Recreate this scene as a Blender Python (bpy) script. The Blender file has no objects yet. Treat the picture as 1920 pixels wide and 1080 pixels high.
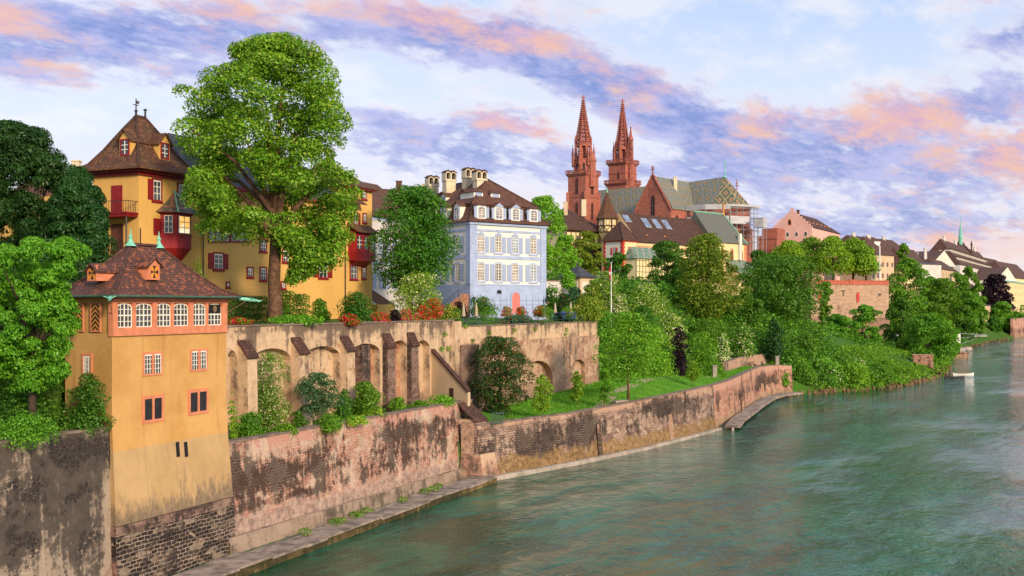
import bpy, math, random
import numpy as np
from mathutils import Vector, Matrix

# ------------------------------------------------------------------ camera, world, sun, exposure
F, HZ, CH = 2000.0, 574.0, 16.0          # focal length in photo pixels, horizon row, camera height over the water
sc = bpy.context.scene
C = sc.collection
cd = bpy.data.cameras.new('camera')
cam = bpy.data.objects.new('camera', cd)
C.objects.link(cam)
cam.location = (0, 0, CH)
cam.rotation_euler = (math.pi / 2, 0, 0)
cd.sensor_width = 36
cd.lens = F / 1920 * 36
cd.shift_y = (HZ - 540) / 1920
cd.clip_start = 0.5
cd.clip_end = 6000
sc.camera = cam
sc.view_settings.view_transform = 'Standard'
sc.view_settings.look = 'None'
sc.view_settings.exposure = 0.40
sc.view_settings.gamma = 1.0
sc.cycles.max_bounces = 6
sc.cycles.diffuse_bounces = 3
sc.cycles.transmission_bounces = 3
sc.cycles.glossy_bounces = 3
sc.cycles.transparent_max_bounces = 8

SUN_AZ, SUN_EL = math.radians(148), math.radians(20)     # azimuth from +Y towards +X
sd = bpy.data.lights.new('sun', 'SUN')
sun = bpy.data.objects.new('sun', sd)
C.objects.link(sun)
sd.energy = 3.2
sd.angle = math.radians(9)
sd.color = (1.0, 0.81, 0.57)
sdir = Vector((math.sin(SUN_AZ) * math.cos(SUN_EL), math.cos(SUN_AZ) * math.cos(SUN_EL), math.sin(SUN_EL)))
sun.rotation_euler = (-sdir).to_track_quat('-Z', 'Y').to_euler()

class NT:
    """small helper to write node trees as expressions"""
    def __init__(s, tree):
        s.t = tree
        tree.nodes.clear()
    def n(s, typ, ins=None, **props):
        nd = s.t.nodes.new(typ)
        for k, v in props.items():
            setattr(nd, k, v)
        for k, v in (ins or {}).items():
            s.put(nd.inputs[k], v)
        return nd
    def put(s, sock, v):
        if isinstance(v, bpy.types.NodeSocket):
            s.t.links.new(v, sock)
        elif isinstance(v, (tuple, list)):
            v = tuple(v)
            if len(sock.default_value) == 4 and len(v) == 3:
                v = v + (1,)
            sock.default_value = v
        else:
            sock.default_value = v
    def m(s, op, a, b=0.0, c=0.0, clamp=False):
        nd = s.n('ShaderNodeMath', operation=op, use_clamp=clamp)
        s.put(nd.inputs[0], a); s.put(nd.inputs[1], b)
        if op in ('MULTIPLY_ADD', 'SMOOTH_MIN', 'SMOOTH_MAX'): s.put(nd.inputs[2], c)
        return nd.outputs[0]
    def mix(s, f, a, b, mode='MIX'):
        nd = s.n('ShaderNodeMix', data_type='RGBA', blend_type=mode)
        s.put(nd.inputs[0], f); s.put(nd.inputs[6], a); s.put(nd.inputs[7], b)
        return nd.outputs[2]
    def ramp(s, f, stops, interp='LINEAR'):
        nd = s.n('ShaderNodeValToRGB', {0: f})
        cr = nd.color_ramp
        cr.interpolation = interp
        while len(cr.elements) < len(stops): cr.elements.new(0.5)
        for e, (p, c) in zip(cr.elements, stops):
            e.position = p
            e.color = (c, c, c, 1) if isinstance(c, (int, float)) else (*c, 1)
        return nd.outputs[0]
    def ss(s, x, lo, hi):
        nd = s.n('ShaderNodeMapRange', {0: x, 1: lo, 2: hi, 3: 0.0, 4: 1.0}, interpolation_type='SMOOTHSTEP')
        return nd.outputs[0]
    def noise(s, vec, scale, detail=3, rough=0.55, dist=0.0):
        nd = s.n('ShaderNodeTexNoise', {'Scale': scale, 'Detail': detail, 'Roughness': rough, 'Distortion': dist})
        if vec is not None: s.put(nd.inputs['Vector'], vec)
        return nd.outputs[0]
    def scale(s, vec, xyz, loc=(0, 0, 0), rot=(0, 0, 0)):
        nd = s.n('ShaderNodeMapping', {'Vector': vec, 'Scale': xyz, 'Location': loc, 'Rotation': rot})
        return nd.outputs[0]
    def xyz(s, vec):
        return s.n('ShaderNodeSeparateXYZ', {0: vec}).outputs
    def comb(s, x, y, z=0.0):
        return s.n('ShaderNodeCombineXYZ', {0: x, 1: y, 2: z}).outputs[0]

def make_world():
    w = bpy.data.worlds.new('World')
    sc.world = w
    w.use_nodes = True
    t = NT(w.node_tree)
    sky = t.n('ShaderNodeTexSky', sky_type='NISHITA', sun_disc=False, sun_elevation=SUN_EL, sun_rotation=SUN_AZ,
              altitude=200, air_density=1.0, dust_density=1.5, ozone_density=1.5)
    d = t.n('ShaderNodeTexCoord').outputs['Generated']
    x, y, z = t.xyz(d)
    zc = t.m('MAXIMUM', z, 0.0)
    # clouds lie on a high flat layer: perspective of the layer comes from dividing by the height of the ray
    den = t.m('MULTIPLY', t.m('ADD', zc, 0.26), 0.68)
    u = t.m('DIVIDE', x, den); v = t.m('DIVIDE', y, den)
    p = t.comb(u, v, 0.0)
    pr = t.scale(p, (1.0, 0.72, 1.0), rot=(0, 0, math.radians(-24)))
    warp = t.n('ShaderNodeTexNoise', {'Vector': pr, 'Scale': 1.3, 'Detail': 3.0}).outputs[1]
    pw = t.mix(0.14, pr, warp, 'ADD')
    big = t.noise(t.scale(pw, (0.72, 1.15, 1), loc=(5.3, 1.2, 0)), 0.95, 2, 0.5)
    fine = t.noise(t.scale(pw, (1.0, 1.35, 1), loc=(2.3, 4.2, 0)), 3.0, 10, 0.62)
    puff = t.noise(t.scale(pw, (1.0, 1.7, 1), loc=(7.3, 2.2, 0)), 8.5, 7, 0.62)
    wisp = t.noise(t.scale(pw, (0.8, 1.5, 1), loc=(1.7, 9.2, 0), rot=(0, 0, 0.35)), 6.0, 9, 0.7)
    dens = t.m('ADD', t.m('MULTIPLY', big, 0.44), t.m('ADD', t.m('MULTIPLY', fine, 0.36), t.m('MULTIPLY', puff, 0.24)))
    # where this evening's cloud banks stand, as soft regions of the dome (azimuth = x/y, height = z/y)
    az = t.m('DIVIDE', x, t.m('MAXIMUM', y, 0.05)); el = t.m('DIVIDE', z, t.m('MAXIMUM', y, 0.05))
    front = t.ss(y, 0.05, 0.3)
    def blob(a, e, ra, re, slope=0.0):
        da = t.m('DIVIDE', t.m('SUBTRACT', az, a), ra)
        de = t.m('DIVIDE', t.m('SUBTRACT', t.m('SUBTRACT', el, e), t.m('MULTIPLY', t.m('SUBTRACT', az, a), slope)), re)
        q = t.m('ADD', t.m('MULTIPLY', da, da), t.m('MULTIPLY', de, de))
        return t.m('EXPONENT', t.m('MULTIPLY', q, -1.0))
    def total(*bs):
        r = None
        for k, b in bs:
            b = t.m('MULTIPLY', b, k)
            r = b if r is None else t.m('ADD', r, b)
        return t.m('MULTIPLY', r, front)
    bias = total((0.24, blob(-0.38, 0.245, 0.24, 0.045, 0.02)), (0.20, blob(-0.10, 0.262, 0.16, 0.026, -0.05)), (0.17, blob(0.03, 0.222, 0.17, 0.034, -0.28)), (0.13, blob(0.14, 0.178, 0.07, 0.022, -0.2)),
                 (0.25, blob(-0.06, 0.155, 0.14, 0.036, -0.15)), (0.20, blob(0.30, 0.130, 0.20, 0.050, -0.08)), (0.10, blob(0.12, 0.125, 0.08, 0.02, -0.1)), (0.16, blob(0.36, 0.072, 0.20, 0.026)),
                 (0.16, blob(0.47, 0.255, 0.05, 0.012, 0.25)), (0.10, blob(0.44, 0.19, 0.09, 0.025, 0.1)), (-0.17, blob(-0.43, 0.165, 0.12, 0.040)), (-0.20, blob(0.27, 0.255, 0.13, 0.040, 0.0)), (-0.12, blob(-0.14, 0.205, 0.06, 0.022, -0.3)),
                 (-0.15, blob(0.085, 0.165, 0.05, 0.018, -0.3)), (-0.08, blob(-0.03, 0.10, 0.14, 0.02)))
    dens = t.m('ADD', dens, bias)
    mask = t.ss(dens, 0.505, 0.635)
    thick = t.ss(t.m('ADD', dens, t.m('MULTIPLY', t.m('SUBTRACT', puff, 0.5), 0.25)), 0.56, 0.72)
    # clear air behind: thin white veil, bluer higher up
    hgt = t.ss(el, 0.0, 0.34)
    veil = t.ramp(hgt, [(0.0, (1.0, 0.62, 0.54)), (0.10, (0.96, 0.77, 0.76)), (0.28, (0.88, 0.86, 0.93)), (0.6, (0.80, 0.89, 1.0)), (1.0, (0.55, 0.72, 1.0))])
    veil = t.mix(t.m('MULTIPLY', t.ss(fine, 0.42, 0.62), 0.75), veil, (1.0, 0.985, 0.97))
    lav = t.mix(t.ss(t.m('ADD', t.m('MULTIPLY', wisp, .5), t.m('MULTIPLY', puff, .5)), 0.40, 0.60), (0.23, 0.30, 0.66), (0.54, 0.54, 0.85))
    pinkb = total((0.20, blob(0.17, 0.205, 0.10, 0.018, -0.28)), (0.26, blob(0.34, 0.175, 0.16, 0.022, 0.05)), (0.22, blob(0.44, 0.15, 0.08, 0.03)), (0.30, blob(-0.47, 0.262, 0.05, 0.02, -0.4)), (0.16, blob(-0.43, 0.228, 0.05, 0.008, -0.2)), (0.10, blob(-0.30, 0.275, 0.10, 0.015)),
                  (0.26, blob(-0.10, 0.275, 0.16, 0.022, -0.10)), (0.32, blob(0.00, 0.170, 0.09, 0.012, -0.2)), (0.30, blob(0.46, 0.055, 0.16, 0.014)), (0.12, blob(0.06, 0.235, 0.08, 0.014, -0.3)))
    pk = t.ss(t.m('ADD', t.m('ADD', t.m('MULTIPLY', wisp, 0.50), t.m('MULTIPLY', fine, 0.55)), t.m('MULTIPLY', pinkb, 0.58)), 0.545, 0.74)
    pink = t.mix(t.ss(wisp, 0.40, 0.62), (0.85, 0.46, 0.52), (1.0, 0.55, 0.36))
    cl = t.mix(thick, (0.86, 0.86, 0.97), lav)
    cl = t.mix(t.m('MULTIPLY', pk, 0.88), cl, pink)
    seen = t.mix(mask, veil, cl)
    seen = t.mix(1.0, seen, (6.1, 6.0, 6.3), 'MULTIPLY')
    base = sky.outputs[0]
    up = t.ss(z, -0.02, 0.02)
    colr = t.mix(t.m('MULTIPLY', up, 0.86), base, seen)
    bg = t.n('ShaderNodeBackground', {'Color': colr, 'Strength': 0.125})
    out = t.n('ShaderNodeOutputWorld', {0: bg.outputs[0]})
make_world()

# ------------------------------------------------------------------ mesh helpers
def X(px, Y): return (px - 960) / F * Y
def Z(py, Y): return CH + (HZ - py) / F * Y

class MB:
    """collects faces (world metres) and links them as ONE mesh object"""
    def __init__(s): s.f = []; s.fm = []; s.fuv = []
    def face(s, pts, m=0, uv=None):
        s.f.append([tuple(p) for p in pts]); s.fm.append(m); s.fuv.append(uv)
    def box(s, x0, x1, y0, y1, z0, z1, m=0, T=None):
        c = [Vector((x, y, z)) for z in (z0, z1) for y in (y0, y1) for x in (x0, x1)]
        if T is not None: c = [T @ q for q in c]
        for q in ((0, 2, 3, 1), (4, 5, 7, 6), (0, 1, 5, 4), (2, 6, 7, 3), (0, 4, 6, 2), (1, 3, 7, 5)):
            s.face([c[i] for i in q], m)
    def prism(s, poly, z0, z1, m=0, taper=None, top=True, bottom=False):
        """plan polygon, counter-clockwise, between two heights; taper = second polygon at the top"""
        b = taper or poly
        n = len(poly)
        for i in range(n):
            j = (i + 1) % n
            s.face([(*poly[i], z0), (*poly[j], z0), (*b[j], z1), (*b[i], z1)], m)
        if top: s.face([(*p, z1) for p in b], m)
        if bottom: s.face([(*p, z0) for p in reversed(poly)], m)
    def ext(s, pts, vec, m=0):
        """extrude a flat 3-D outline along vec, closed"""
        pts = [Vector(p) for p in pts]; v = Vector(vec)
        n = len(pts); q = [p + v for p in pts]
        s.face(list(reversed(pts)), m); s.face(q, m)
        for i in range(n):
            j = (i + 1) % n
            s.face([pts[i], pts[j], q[j], q[i]], m)
    def tube(s, path, r, n=6, m=0, cap=True):
        path = [Vector(p) for p in path]
        rs = r if isinstance(r, (list, tuple)) else [r] * len(path)
        rings = []; a = None
        for i, p in enumerate(path):
            d = (path[min(i + 1, len(path) - 1)] - path[max(i - 1, 0)]).normalized()
            if a is None: a = d.cross(Vector((0, 0, 1)) if abs(d.z) < .7 else Vector((1, 0, 0)))
            else:
                q = a - d * a.dot(d)
                a = q if q.length > 1e-3 else d.cross(Vector((1, 0, 0)))
            a = a.normalized(); b = d.cross(a)
            rings.append([p + (a * math.cos(k * 2 * math.pi / n) + b * math.sin(k * 2 * math.pi / n)) * rs[i] for k in range(n)])
        for i in range(len(rings) - 1):
            for k in range(n):
                l = (k + 1) % n
                s.face([rings[i][k], rings[i][l], rings[i + 1][l], rings[i + 1][k]], m)
        if cap:
            s.face(list(reversed(rings[0])), m); s.face(rings[-1], m)
    def lathe(s, prof, c, n=10, m=0, a0=0.0):
        """prof: (radius, z) from bottom to top round the upright axis at c=(x, y)"""
        rg = [[(c[0] + r * math.cos(a0 + k * 2 * math.pi / n), c[1] + r * math.sin(a0 + k * 2 * math.pi / n), z) for k in range(n)] for r, z in prof]
        for i in range(len(rg) - 1):
            for k in range(n):
                l = (k + 1) % n
                lo, hi = prof[i][0] < 1e-4, prof[i + 1][0] < 1e-4
                if lo and hi: continue
                if hi: s.face([rg[i][k], rg[i][l], rg[i + 1][k]], m)
                elif lo: s.face([rg[i][k], rg[i + 1][l], rg[i + 1][k]], m)
                else: s.face([rg[i][k], rg[i][l], rg[i + 1][l], rg[i + 1][k]], m)
        if prof[-1][0] > 1e-4: s.face(rg[-1], m)
    def mesh(s, name, mats, off=(0, 0, 0), smooth=False):
        key = {}; vs = []; faces = []; uvs = []; ms = []
        ox, oy, oz = off
        for f, m, uv in zip(s.f, s.fm, s.fuv):
            idx = []; u2 = []
            nx = ny = nz = 0.0
            k = len(f)
            for i in range(k):
                a, b = f[i], f[(i + 1) % k]
                nx += (a[1] - b[1]) * (a[2] + b[2]); ny += (a[2] - b[2]) * (a[0] + b[0]); nz += (a[0] - b[0]) * (a[1] + b[1])
            L = math.sqrt(nx * nx + ny * ny + nz * nz)
            if L < 1e-9: continue
            nx /= L; ny /= L; nz /= L
            h = math.hypot(nx, ny)
            if h > 0.03: tx, ty = -ny / h, nx / h
            else: tx, ty = 1.0, 0.0
            bx, by, bz = -nz * ty, nz * tx, nx * ty - ny * tx
            for i, p in enumerate(f):
                q = (round(p[0], 4), round(p[1], 4), round(p[2], 4))
                j = key.get(q)
                if j is None:
                    j = key[q] = len(vs); vs.append((p[0] - ox, p[1] - oy, p[2] - oz))
                if j in idx: continue
                idx.append(j)
                u2.append(uv[i] if uv else (p[0] * tx + p[1] * ty, p[0] * bx + p[1] * by + p[2] * bz))
            if len(idx) < 3: continue
            faces.append(idx); uvs.extend(u2); ms.append(m)
        me = bpy.data.meshes.new(name)
        me.from_pydata(vs, [], faces)
        ul = me.uv_layers.new(name='UVMap')
        ul.data.foreach_set('uv', np.array(uvs, dtype=np.float32).ravel())
        me.polygons.foreach_set('material_index', np.array(ms, dtype=np.int32))
        if smooth: me.polygons.foreach_set('use_smooth', np.ones(len(faces), dtype=bool))
        for mm in (mats if isinstance(mats, (list, tuple)) else [mats]): me.materials.append(mm)
        me.update()
        return me

ROOT = {}
def link(name, me, parent=None):
    o = bpy.data.objects.new(name, me); C.objects.link(o)
    if parent is not None:
        o.parent = parent
    return o
def rootloc(o):
    while o.parent is not None: o = o.parent
    return o.location
def part(name, mb, mats, parent, smooth=False, local=False, label=None):
    off = (0, 0, 0) if local else tuple(rootloc(parent))
    o = link(name, mb.mesh(name, mats, off, smooth), parent)
    if label: o['label'] = label
    return o
def tag(o, label, cat, group=None):
    o['label'] = label; o['category'] = cat; o['kind'] = 'thing'
    if group: o['group'] = group
    return o
def thing(name, label, cat, loc=(0, 0, 0), group=None):
    o = bpy.data.objects.new(name, None); C.objects.link(o)
    o.empty_display_size = 0.3
    o.location = loc
    return tag(o, label, cat, group)
def solo(name, mb, mats, label, cat, loc=(0, 0, 0), group=None, smooth=False):
    o = link(name, mb.mesh(name, mats, loc, smooth)); o.location = loc
    return tag(o, label, cat, group)
def struct(name, mb, mats, smooth=False, kind='structure'):
    o = link(name, mb.mesh(name, mats, (0, 0, 0), smooth)); o['kind'] = kind
    return o
def copy_tree(o, parent=None):
    c = o.copy(); C.objects.link(c)
    c.parent = parent
    for ch in o.children: copy_tree(ch, c)
    return c
def face_frame(a, b, z=0.0):
    """frame of a facade running from plan point a to b; outward is on the right of a->b; local x along, -y outward, z up"""
    th = math.atan2(b[1] - a[1], b[0] - a[0])
    return Matrix.Translation((a[0], a[1], z)) @ Matrix.Rotation(th, 4, 'Z')
# ------------------------------------------------------------------ materials
MATS = {}
def newmat(name):
    m = bpy.data.materials.new(name); m.use_nodes = True
    MATS[name] = m
    return m, NT(m.node_tree)
def finish(t, col, rough=0.8, bump=None, bstr=0.3, bdist=0.05, metal=0.0, spec=0.3):
    b = t.n('ShaderNodeBsdfPrincipled', {'Base Color': col, 'Roughness': rough, 'Metallic': metal, 'Specular IOR Level': spec})
    if bump is not None:
        bn = t.n('ShaderNodeBump', {'Height': bump, 'Strength': bstr, 'Distance': bdist})
        t.put(b.inputs['Normal'], bn.outputs[0])
    t.n('ShaderNodeOutputMaterial', {0: b.outputs[0]})
    return b
def mul(c, k): return tuple(x * k for x in c)
def plain(name, c, rough=0.6, var=0.18, scale=1.5, metal=0.0, spec=0.3):
    m, t = newmat(name)
    o = t.n('ShaderNodeTexCoord').outputs['Object']
    n = t.noise(o, scale, 4)
    col = t.mix(t.ss(n, 0.3, 0.7), mul(c, 1 - var), mul(c, 1 + var))
    finish(t, col, rough, n, 0.15, 0.02, metal, spec)
    return m
def plaster(name, c, stain=(0.2, 0.15, 0.1), amount=0.35, c2=None, foot=None):
    """limewash: blotches, faint rain streaks and a rough grain"""
    m, t = newmat(name)
    uv = t.n('ShaderNodeTexCoord').outputs['UV']
    g = t.n('ShaderNodeNewGeometry').outputs['Position']
    n1 = t.noise(g, 0.35, 5, 0.6)
    n2 = t.noise(g, 3.5, 5, 0.65)
    st = t.noise(t.scale(uv, (1.6, 0.12, 1)), 1.0, 5, 0.6)
    col = t.mix(t.ss(n1, 0.35, 0.68), c, c2 or mul(c, 0.86))
    col = t.mix(t.m('MULTIPLY', t.ss(n2, 0.45, 0.75), 0.28), col, mul(c, 1.16))
    col = t.mix(t.m('MULTIPLY', t.ss(st, 0.52, 0.78), amount), col, stain)
    if foot is not None:
        n3 = t.noise(t.scale(g, (1, 1, .35)), 1.1, 6, 0.7)
        k = t.ss(t.m('ADD', t.xyz(g)[2], t.m('MULTIPLY', t.m('SUBTRACT', n3, .5), -5.5)), foot + .9, foot - .5)
        col = t.mix(t.m('MULTIPLY', k, .8), col, t.mix(t.ss(n2, .3, .7), (.09, .07, .06), (.2, .15, .11)))
    finish(t, col, 0.9, t.m('ADD', t.noise(g, 9, 4), t.m('MULTIPLY', t.noise(g, 1.2, 3), 2.5)), 0.3, 0.04, spec=0.15)
    return m
def tiles(name, c1, c2, c3, w=0.24, h=0.20, moss=0.25, mossc=(0.10, 0.075, 0.035)):
    """plain clay tiles laid in courses (UV in metres, v runs up the slope)"""
    m, t = newmat(name)
    uv = t.n('ShaderNodeTexCoord').outputs['UV']
    g = t.n('ShaderNodeNewGeometry').outputs['Position']
    wob = t.n('ShaderNodeTexNoise', {'Vector': uv, 'Scale': 0.9, 'Detail': 2.0}).outputs[1]
    uw = t.mix(0.05, uv, wob, 'ADD')
    br = t.n('ShaderNodeTexBrick', {'Vector': uw, 'Color1': c1, 'Color2': c2, 'Mortar': mul(c1, 0.25), 'Scale': 1.0, 'Mortar Size': 0.018, 'Mortar Smooth': 0.3,
                                    'Bias': -0.1, 'Brick Width': w, 'Row Height': h}, offset=0.5)
    wn = t.n('ShaderNodeTexWhiteNoise', {0: t.n('ShaderNodeVectorMath', {0: uw, 1: (w, h, 1)}, operation='SNAP').outputs[0]}, noise_dimensions='2D').outputs[0]
    col = t.mix(t.m('MULTIPLY', t.ss(wn, 0.66, 0.97), 0.8), br.outputs[0], c3)
    n1 = t.noise(g, 0.55, 5, 0.65)
    col = t.mix(t.m('MULTIPLY', t.ss(n1, 0.42, 0.7), moss * 2.2, clamp=True), col, mossc)
    v = t.m('FRACT', t.m('DIVIDE', t.xyz(uw)[1], h))
    hgt = t.m('ADD', t.m('MULTIPLY', t.m('SUBTRACT', 1.0, v), 0.8), t.m('MULTIPLY', wn, 0.5))
    hgt = t.m('SUBTRACT', hgt, br.outputs[1])
    finish(t, col, 0.8, hgt, 0.7, 0.05, spec=0.2)
    return m
def masonry(name, c1, c2, mort, w=0.45, h=0.2, dark=0.5, darkc=(0.018, 0.014, 0.013), plasterc=None, plaster_amt=0.0, lo=None, lo_z=2.0, hi=None, hi_z=6.0, rubble=False, seed=0.0, streak=0.5, blobs=(), pblobs=(), vs=(1.6, 2.4), wobble=.16):
    """weathered stonework; u along the wall, v = height over the water. Black crust, old render, tide band are patches with shapes of their own"""
    m, t = newmat(name)
    uv = t.n('ShaderNodeTexCoord').outputs['UV']
    u, v, _ = t.xyz(uv)
    sv = t.scale(uv, (1, 1, 1), loc=(seed, seed * 0.37, seed))
    wob = t.n('ShaderNodeTexNoise', {'Vector': sv, 'Scale': 1.1, 'Detail': 3.0}).outputs[1]
    uw = t.mix(wobble, uv, wob, 'ADD')
    if rubble:
        vo = t.n('ShaderNodeTexVoronoi', {'Vector': t.scale(uw, (vs[0], vs[1], 1)), 'Scale': 1.0, 'Randomness': 0.9}, feature='DISTANCE_TO_EDGE')
        vc = t.n('ShaderNodeTexVoronoi', {'Vector': t.scale(uw, (vs[0], vs[1], 1)), 'Scale': 1.0, 'Randomness': 0.9})
        edge = t.ss(t.m('ADD', vo.outputs[0], t.m('MULTIPLY', t.m('SUBTRACT', t.noise(sv, 3.0, 5, .7), .5), .22)), 0.02, 0.14)
        rnd = t.xyz(vc.outputs['Color'])[0]
        col = t.mix(edge, mort, t.mix(rnd, c1, c2))
        hgt = edge
    else:
        br = t.n('ShaderNodeTexBrick', {'Vector': uw, 'Color1': c1, 'Color2': c2, 'Mortar': mort, 'Scale': 1.0, 'Mortar Size': 0.026, 'Mortar Smooth': 0.3,
                                        'Bias': 0.0, 'Brick Width': w, 'Row Height': h}, offset=0.5, squash=1.0)
        col = br.outputs[0]
        cell = t.n('ShaderNodeTexVoronoi', {'Vector': t.scale(uw, (1.1, 2.6, 1)), 'Scale': 1.0})
        cr_ = t.xyz(cell.outputs['Color'])
        col = t.mix(t.m('MULTIPLY', t.ss(cr_[0], .35, .8), .55), col, mul(c1, .6))
        col = t.mix(t.m('MULTIPLY', t.ss(cr_[1], .55, .9), .55), col, mul(mort, 1.02))
        hgt = t.m('SUBTRACT', 1.0, br.outputs[1])
    n1 = t.noise(sv, 0.16, 6, 0.62, 0.6)
    n2 = t.noise(t.scale(sv, (1.5, 0.16, 1)), 1.0, 6, 0.68)
    n3 = t.noise(sv, 2.2, 7, 0.72)
    n4 = t.noise(sv, 0.5, 5, 0.6, 0.4)
    col = t.mix(t.m('MULTIPLY', t.ss(n3, 0.35, 0.75), 0.45), col, mul(c1, 0.55))
    if hi is not None:
        hm = t.ss(t.m('ADD', v, t.m('MULTIPLY', t.m('SUBTRACT', n3, 0.5), 1.5)), hi_z, hi_z + 0.25)
        col = t.mix(t.m('MULTIPLY', hm, 0.75), col, hi)
    if plasterc is not None:
        pm = t.ss(t.m('ADD', t.m('MULTIPLY', n4, 0.75), t.m('MULTIPLY', n3, 0.25)), 0.62 - plaster_amt * 0.35, 0.66 - plaster_amt * 0.35)
        pc = t.mix(t.ss(n3, 0.3, 0.7), mul(plasterc, 0.8), mul(plasterc, 1.1))
        pc = t.mix(t.m('MULTIPLY', t.ss(t.noise(sv, 0.33, 6, .7), .48, .62), .55), pc, mul(plasterc, .52))
        col = t.mix(t.m('MULTIPLY', pm, 0.92), col, pc)
        hgt = t.m('ADD', t.m('MULTIPLY', hgt, t.m('SUBTRACT', 1.0, pm)), t.m('MULTIPLY', pm, 0.9))
    dk = t.m('ADD', t.m('MULTIPLY', n1, 0.62), t.m('ADD', t.m('MULTIPLY', n2, 0.38 * streak * 2), t.m('MULTIPLY', t.m('SUBTRACT', n3, .2), 0.42)))
    def patch(bl, base):
        for (bu, bv, ru, rv, k) in bl:
            a = t.m('DIVIDE', t.m('SUBTRACT', u, bu), ru); b = t.m('DIVIDE', t.m('SUBTRACT', v, bv), rv)
            base = t.m('ADD', base, t.m('MULTIPLY', t.m('EXPONENT', t.m('MULTIPLY', t.m('ADD', t.m('MULTIPLY', a, a), t.m('MULTIPLY', b, b)), -1.0)), k))
        return base
    dk = patch(blobs, dk)
    c0 = 0.62 + 0.38 * (streak - 0.5) - (dark - 0.5) * 0.28
    dm = t.ss(dk, c0, c0 + 0.10)
    crust = t.mix(t.m('MULTIPLY', t.m('SUBTRACT', 1.0, hgt, clamp=True), t.m('MULTIPLY', t.ss(n4, .46, .62), .5)), t.mix(t.ss(n3, 0.3, 0.7), darkc, mul(darkc, 2.2)), mort)
    col = t.mix(t.m('MULTIPLY', dm, 0.86), col, crust)
    if lo is not None:
        lm = t.ss(t.m('ADD', v, t.m('MULTIPLY', t.m('SUBTRACT', n4, 0.5), 3.0)), lo_z + 0.35, lo_z - 0.25)
        lc = t.mix(t.ss(n3, 0.35, 0.7), lo, mul(lo, 0.35))
        col = t.mix(t.m('MULTIPLY', lm, 0.85), col, lc)
    finish(t, col, 0.92, t.m('ADD', hgt, t.m('MULTIPLY', n3, 1.1)), 0.6, 0.07, spec=0.15)
    return m
def leafmat(name, dark, lit, tip=None, trans=0.26):
    """leaves: each leaf its own natural green; light passes through"""
    m, t = newmat(name)
    r = t.n('ShaderNodeNewGeometry').outputs['Random Per Island']
    o = t.n('ShaderNodeTexCoord').outputs['Object']
    n = t.noise(o, 0.45, 3)
    f = t.m('ADD', t.m('MULTIPLY', r, 0.65), t.m('MULTIPLY', t.m('SUBTRACT', n, 0.5), 0.9), clamp=True)
    col = t.mix(f, dark, lit)
    if tip is not None:
        col = t.mix(t.m('MULTIPLY', t.ss(r, 0.86, 0.92), 0.8), col, tip)
    oi = t.n('ShaderNodeObjectInfo').outputs['Random']
    hs = t.n('ShaderNodeHueSaturation', {'Hue': t.m('ADD', 0.488, t.m('MULTIPLY', oi, 0.022)), 'Saturation': 1.0, 'Value': t.m('ADD', 0.85, t.m('MULTIPLY', t.m('FRACT', t.m('MULTIPLY', oi, 7.3)), 0.4)), 'Color': col})
    col = hs.outputs[0]
    d = t.n('ShaderNodeBsdfDiffuse', {0: col})
    tr = t.n('ShaderNodeBsdfTranslucent', {0: t.mix(0.5, col, (lit[0] * 1.3, lit[1] * 1.2, lit[2] * 0.5))})
    g = t.n('ShaderNodeBsdfGlossy', {0: (0.5, 0.5, 0.5), 'Roughness': 0.45})
    mx = t.n('ShaderNodeMixShader', {0: trans, 1: d.outputs[0], 2: tr.outputs[0]})
    m2 = t.n('ShaderNodeMixShader', {0: 0.035, 1: mx.outputs[0], 2: g.outputs[0]})
    t.n('ShaderNodeOutputMaterial', {0: m2.outputs[0]})
    return m
def glassmat(name, c=(0.03, 0.035, 0.045), rough=0.08, warm=None):
    m, t = newmat(name)
    g = t.n('ShaderNodeNewGeometry').outputs['Position']
    n = t.noise(g, 0.9, 2)
    col = t.mix(t.ss(n, 0.4, 0.6), c, warm or mul(c, 2.0))
    finish(t, col, rough, t.noise(g, 1.7, 2), 0.08, 0.05, spec=0.6)
    return m

M = {}
M['ochre'] = plaster('ochre_limewash', (0.61, 0.35, 0.125), (0.38, 0.2, 0.07), 0.7, (0.52, 0.275, 0.085))
M['ochre_pale'] = plaster('pale_ochre_render', (0.53, 0.345, 0.165), (0.24, 0.165, 0.11), 0.65, (0.44, 0.28, 0.13), 4.5)
M['ochre_house'] = plaster('ochre_house_wall', (0.72, 0.42, 0.125), (0.5, 0.27, 0.07), 0.25, (0.66, 0.38, 0.11))
M['pinkstone'] = plain('painted_pink_sandstone', (0.62, 0.22, 0.115), 0.8, 0.14, 2.0)
M['redwood'] = plain('oxblood_painted_wood', (0.24, 0.012, 0.016), 0.55, 0.2, 3.0)
M['redoriel'] = plain('crimson_painted_oriel', (0.30, 0.014, 0.020), 0.5, 0.15, 2.0)
M['whitewood'] = plain('white_painted_wood', (0.80, 0.76, 0.66), 0.5, 0.06, 3.0)
M['glass'] = glassmat('window_glass')
M['glass_blue'] = glassmat('window_glass_bluish', (0.10, 0.14, 0.22), 0.04)  # paler, bluer glass tint
M['curtain'] = glassmat('curtained_glass', (0.17, 0.13, 0.14), 0.15, (0.36, 0.29, 0.26))
M['curtain_dim'] = glassmat('half_curtained_glass', (0.07, 0.06, 0.07), 0.1, (0.26, 0.21, 0.19))
M['lead'] = plain('dark_lead', (0.05, 0.05, 0.055), 0.5)
M['iron'] = plain('wrought_iron', (0.03, 0.03, 0.033), 0.5)
M['copper'] = plain('verdigris_copper', (0.20, 0.52, 0.38), 0.6, 0.2, 3.0)
M['copper_dark'] = plain('dull_green_copper', (0.05, 0.12, 0.085), 0.6, 0.2, 3.0)
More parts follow.
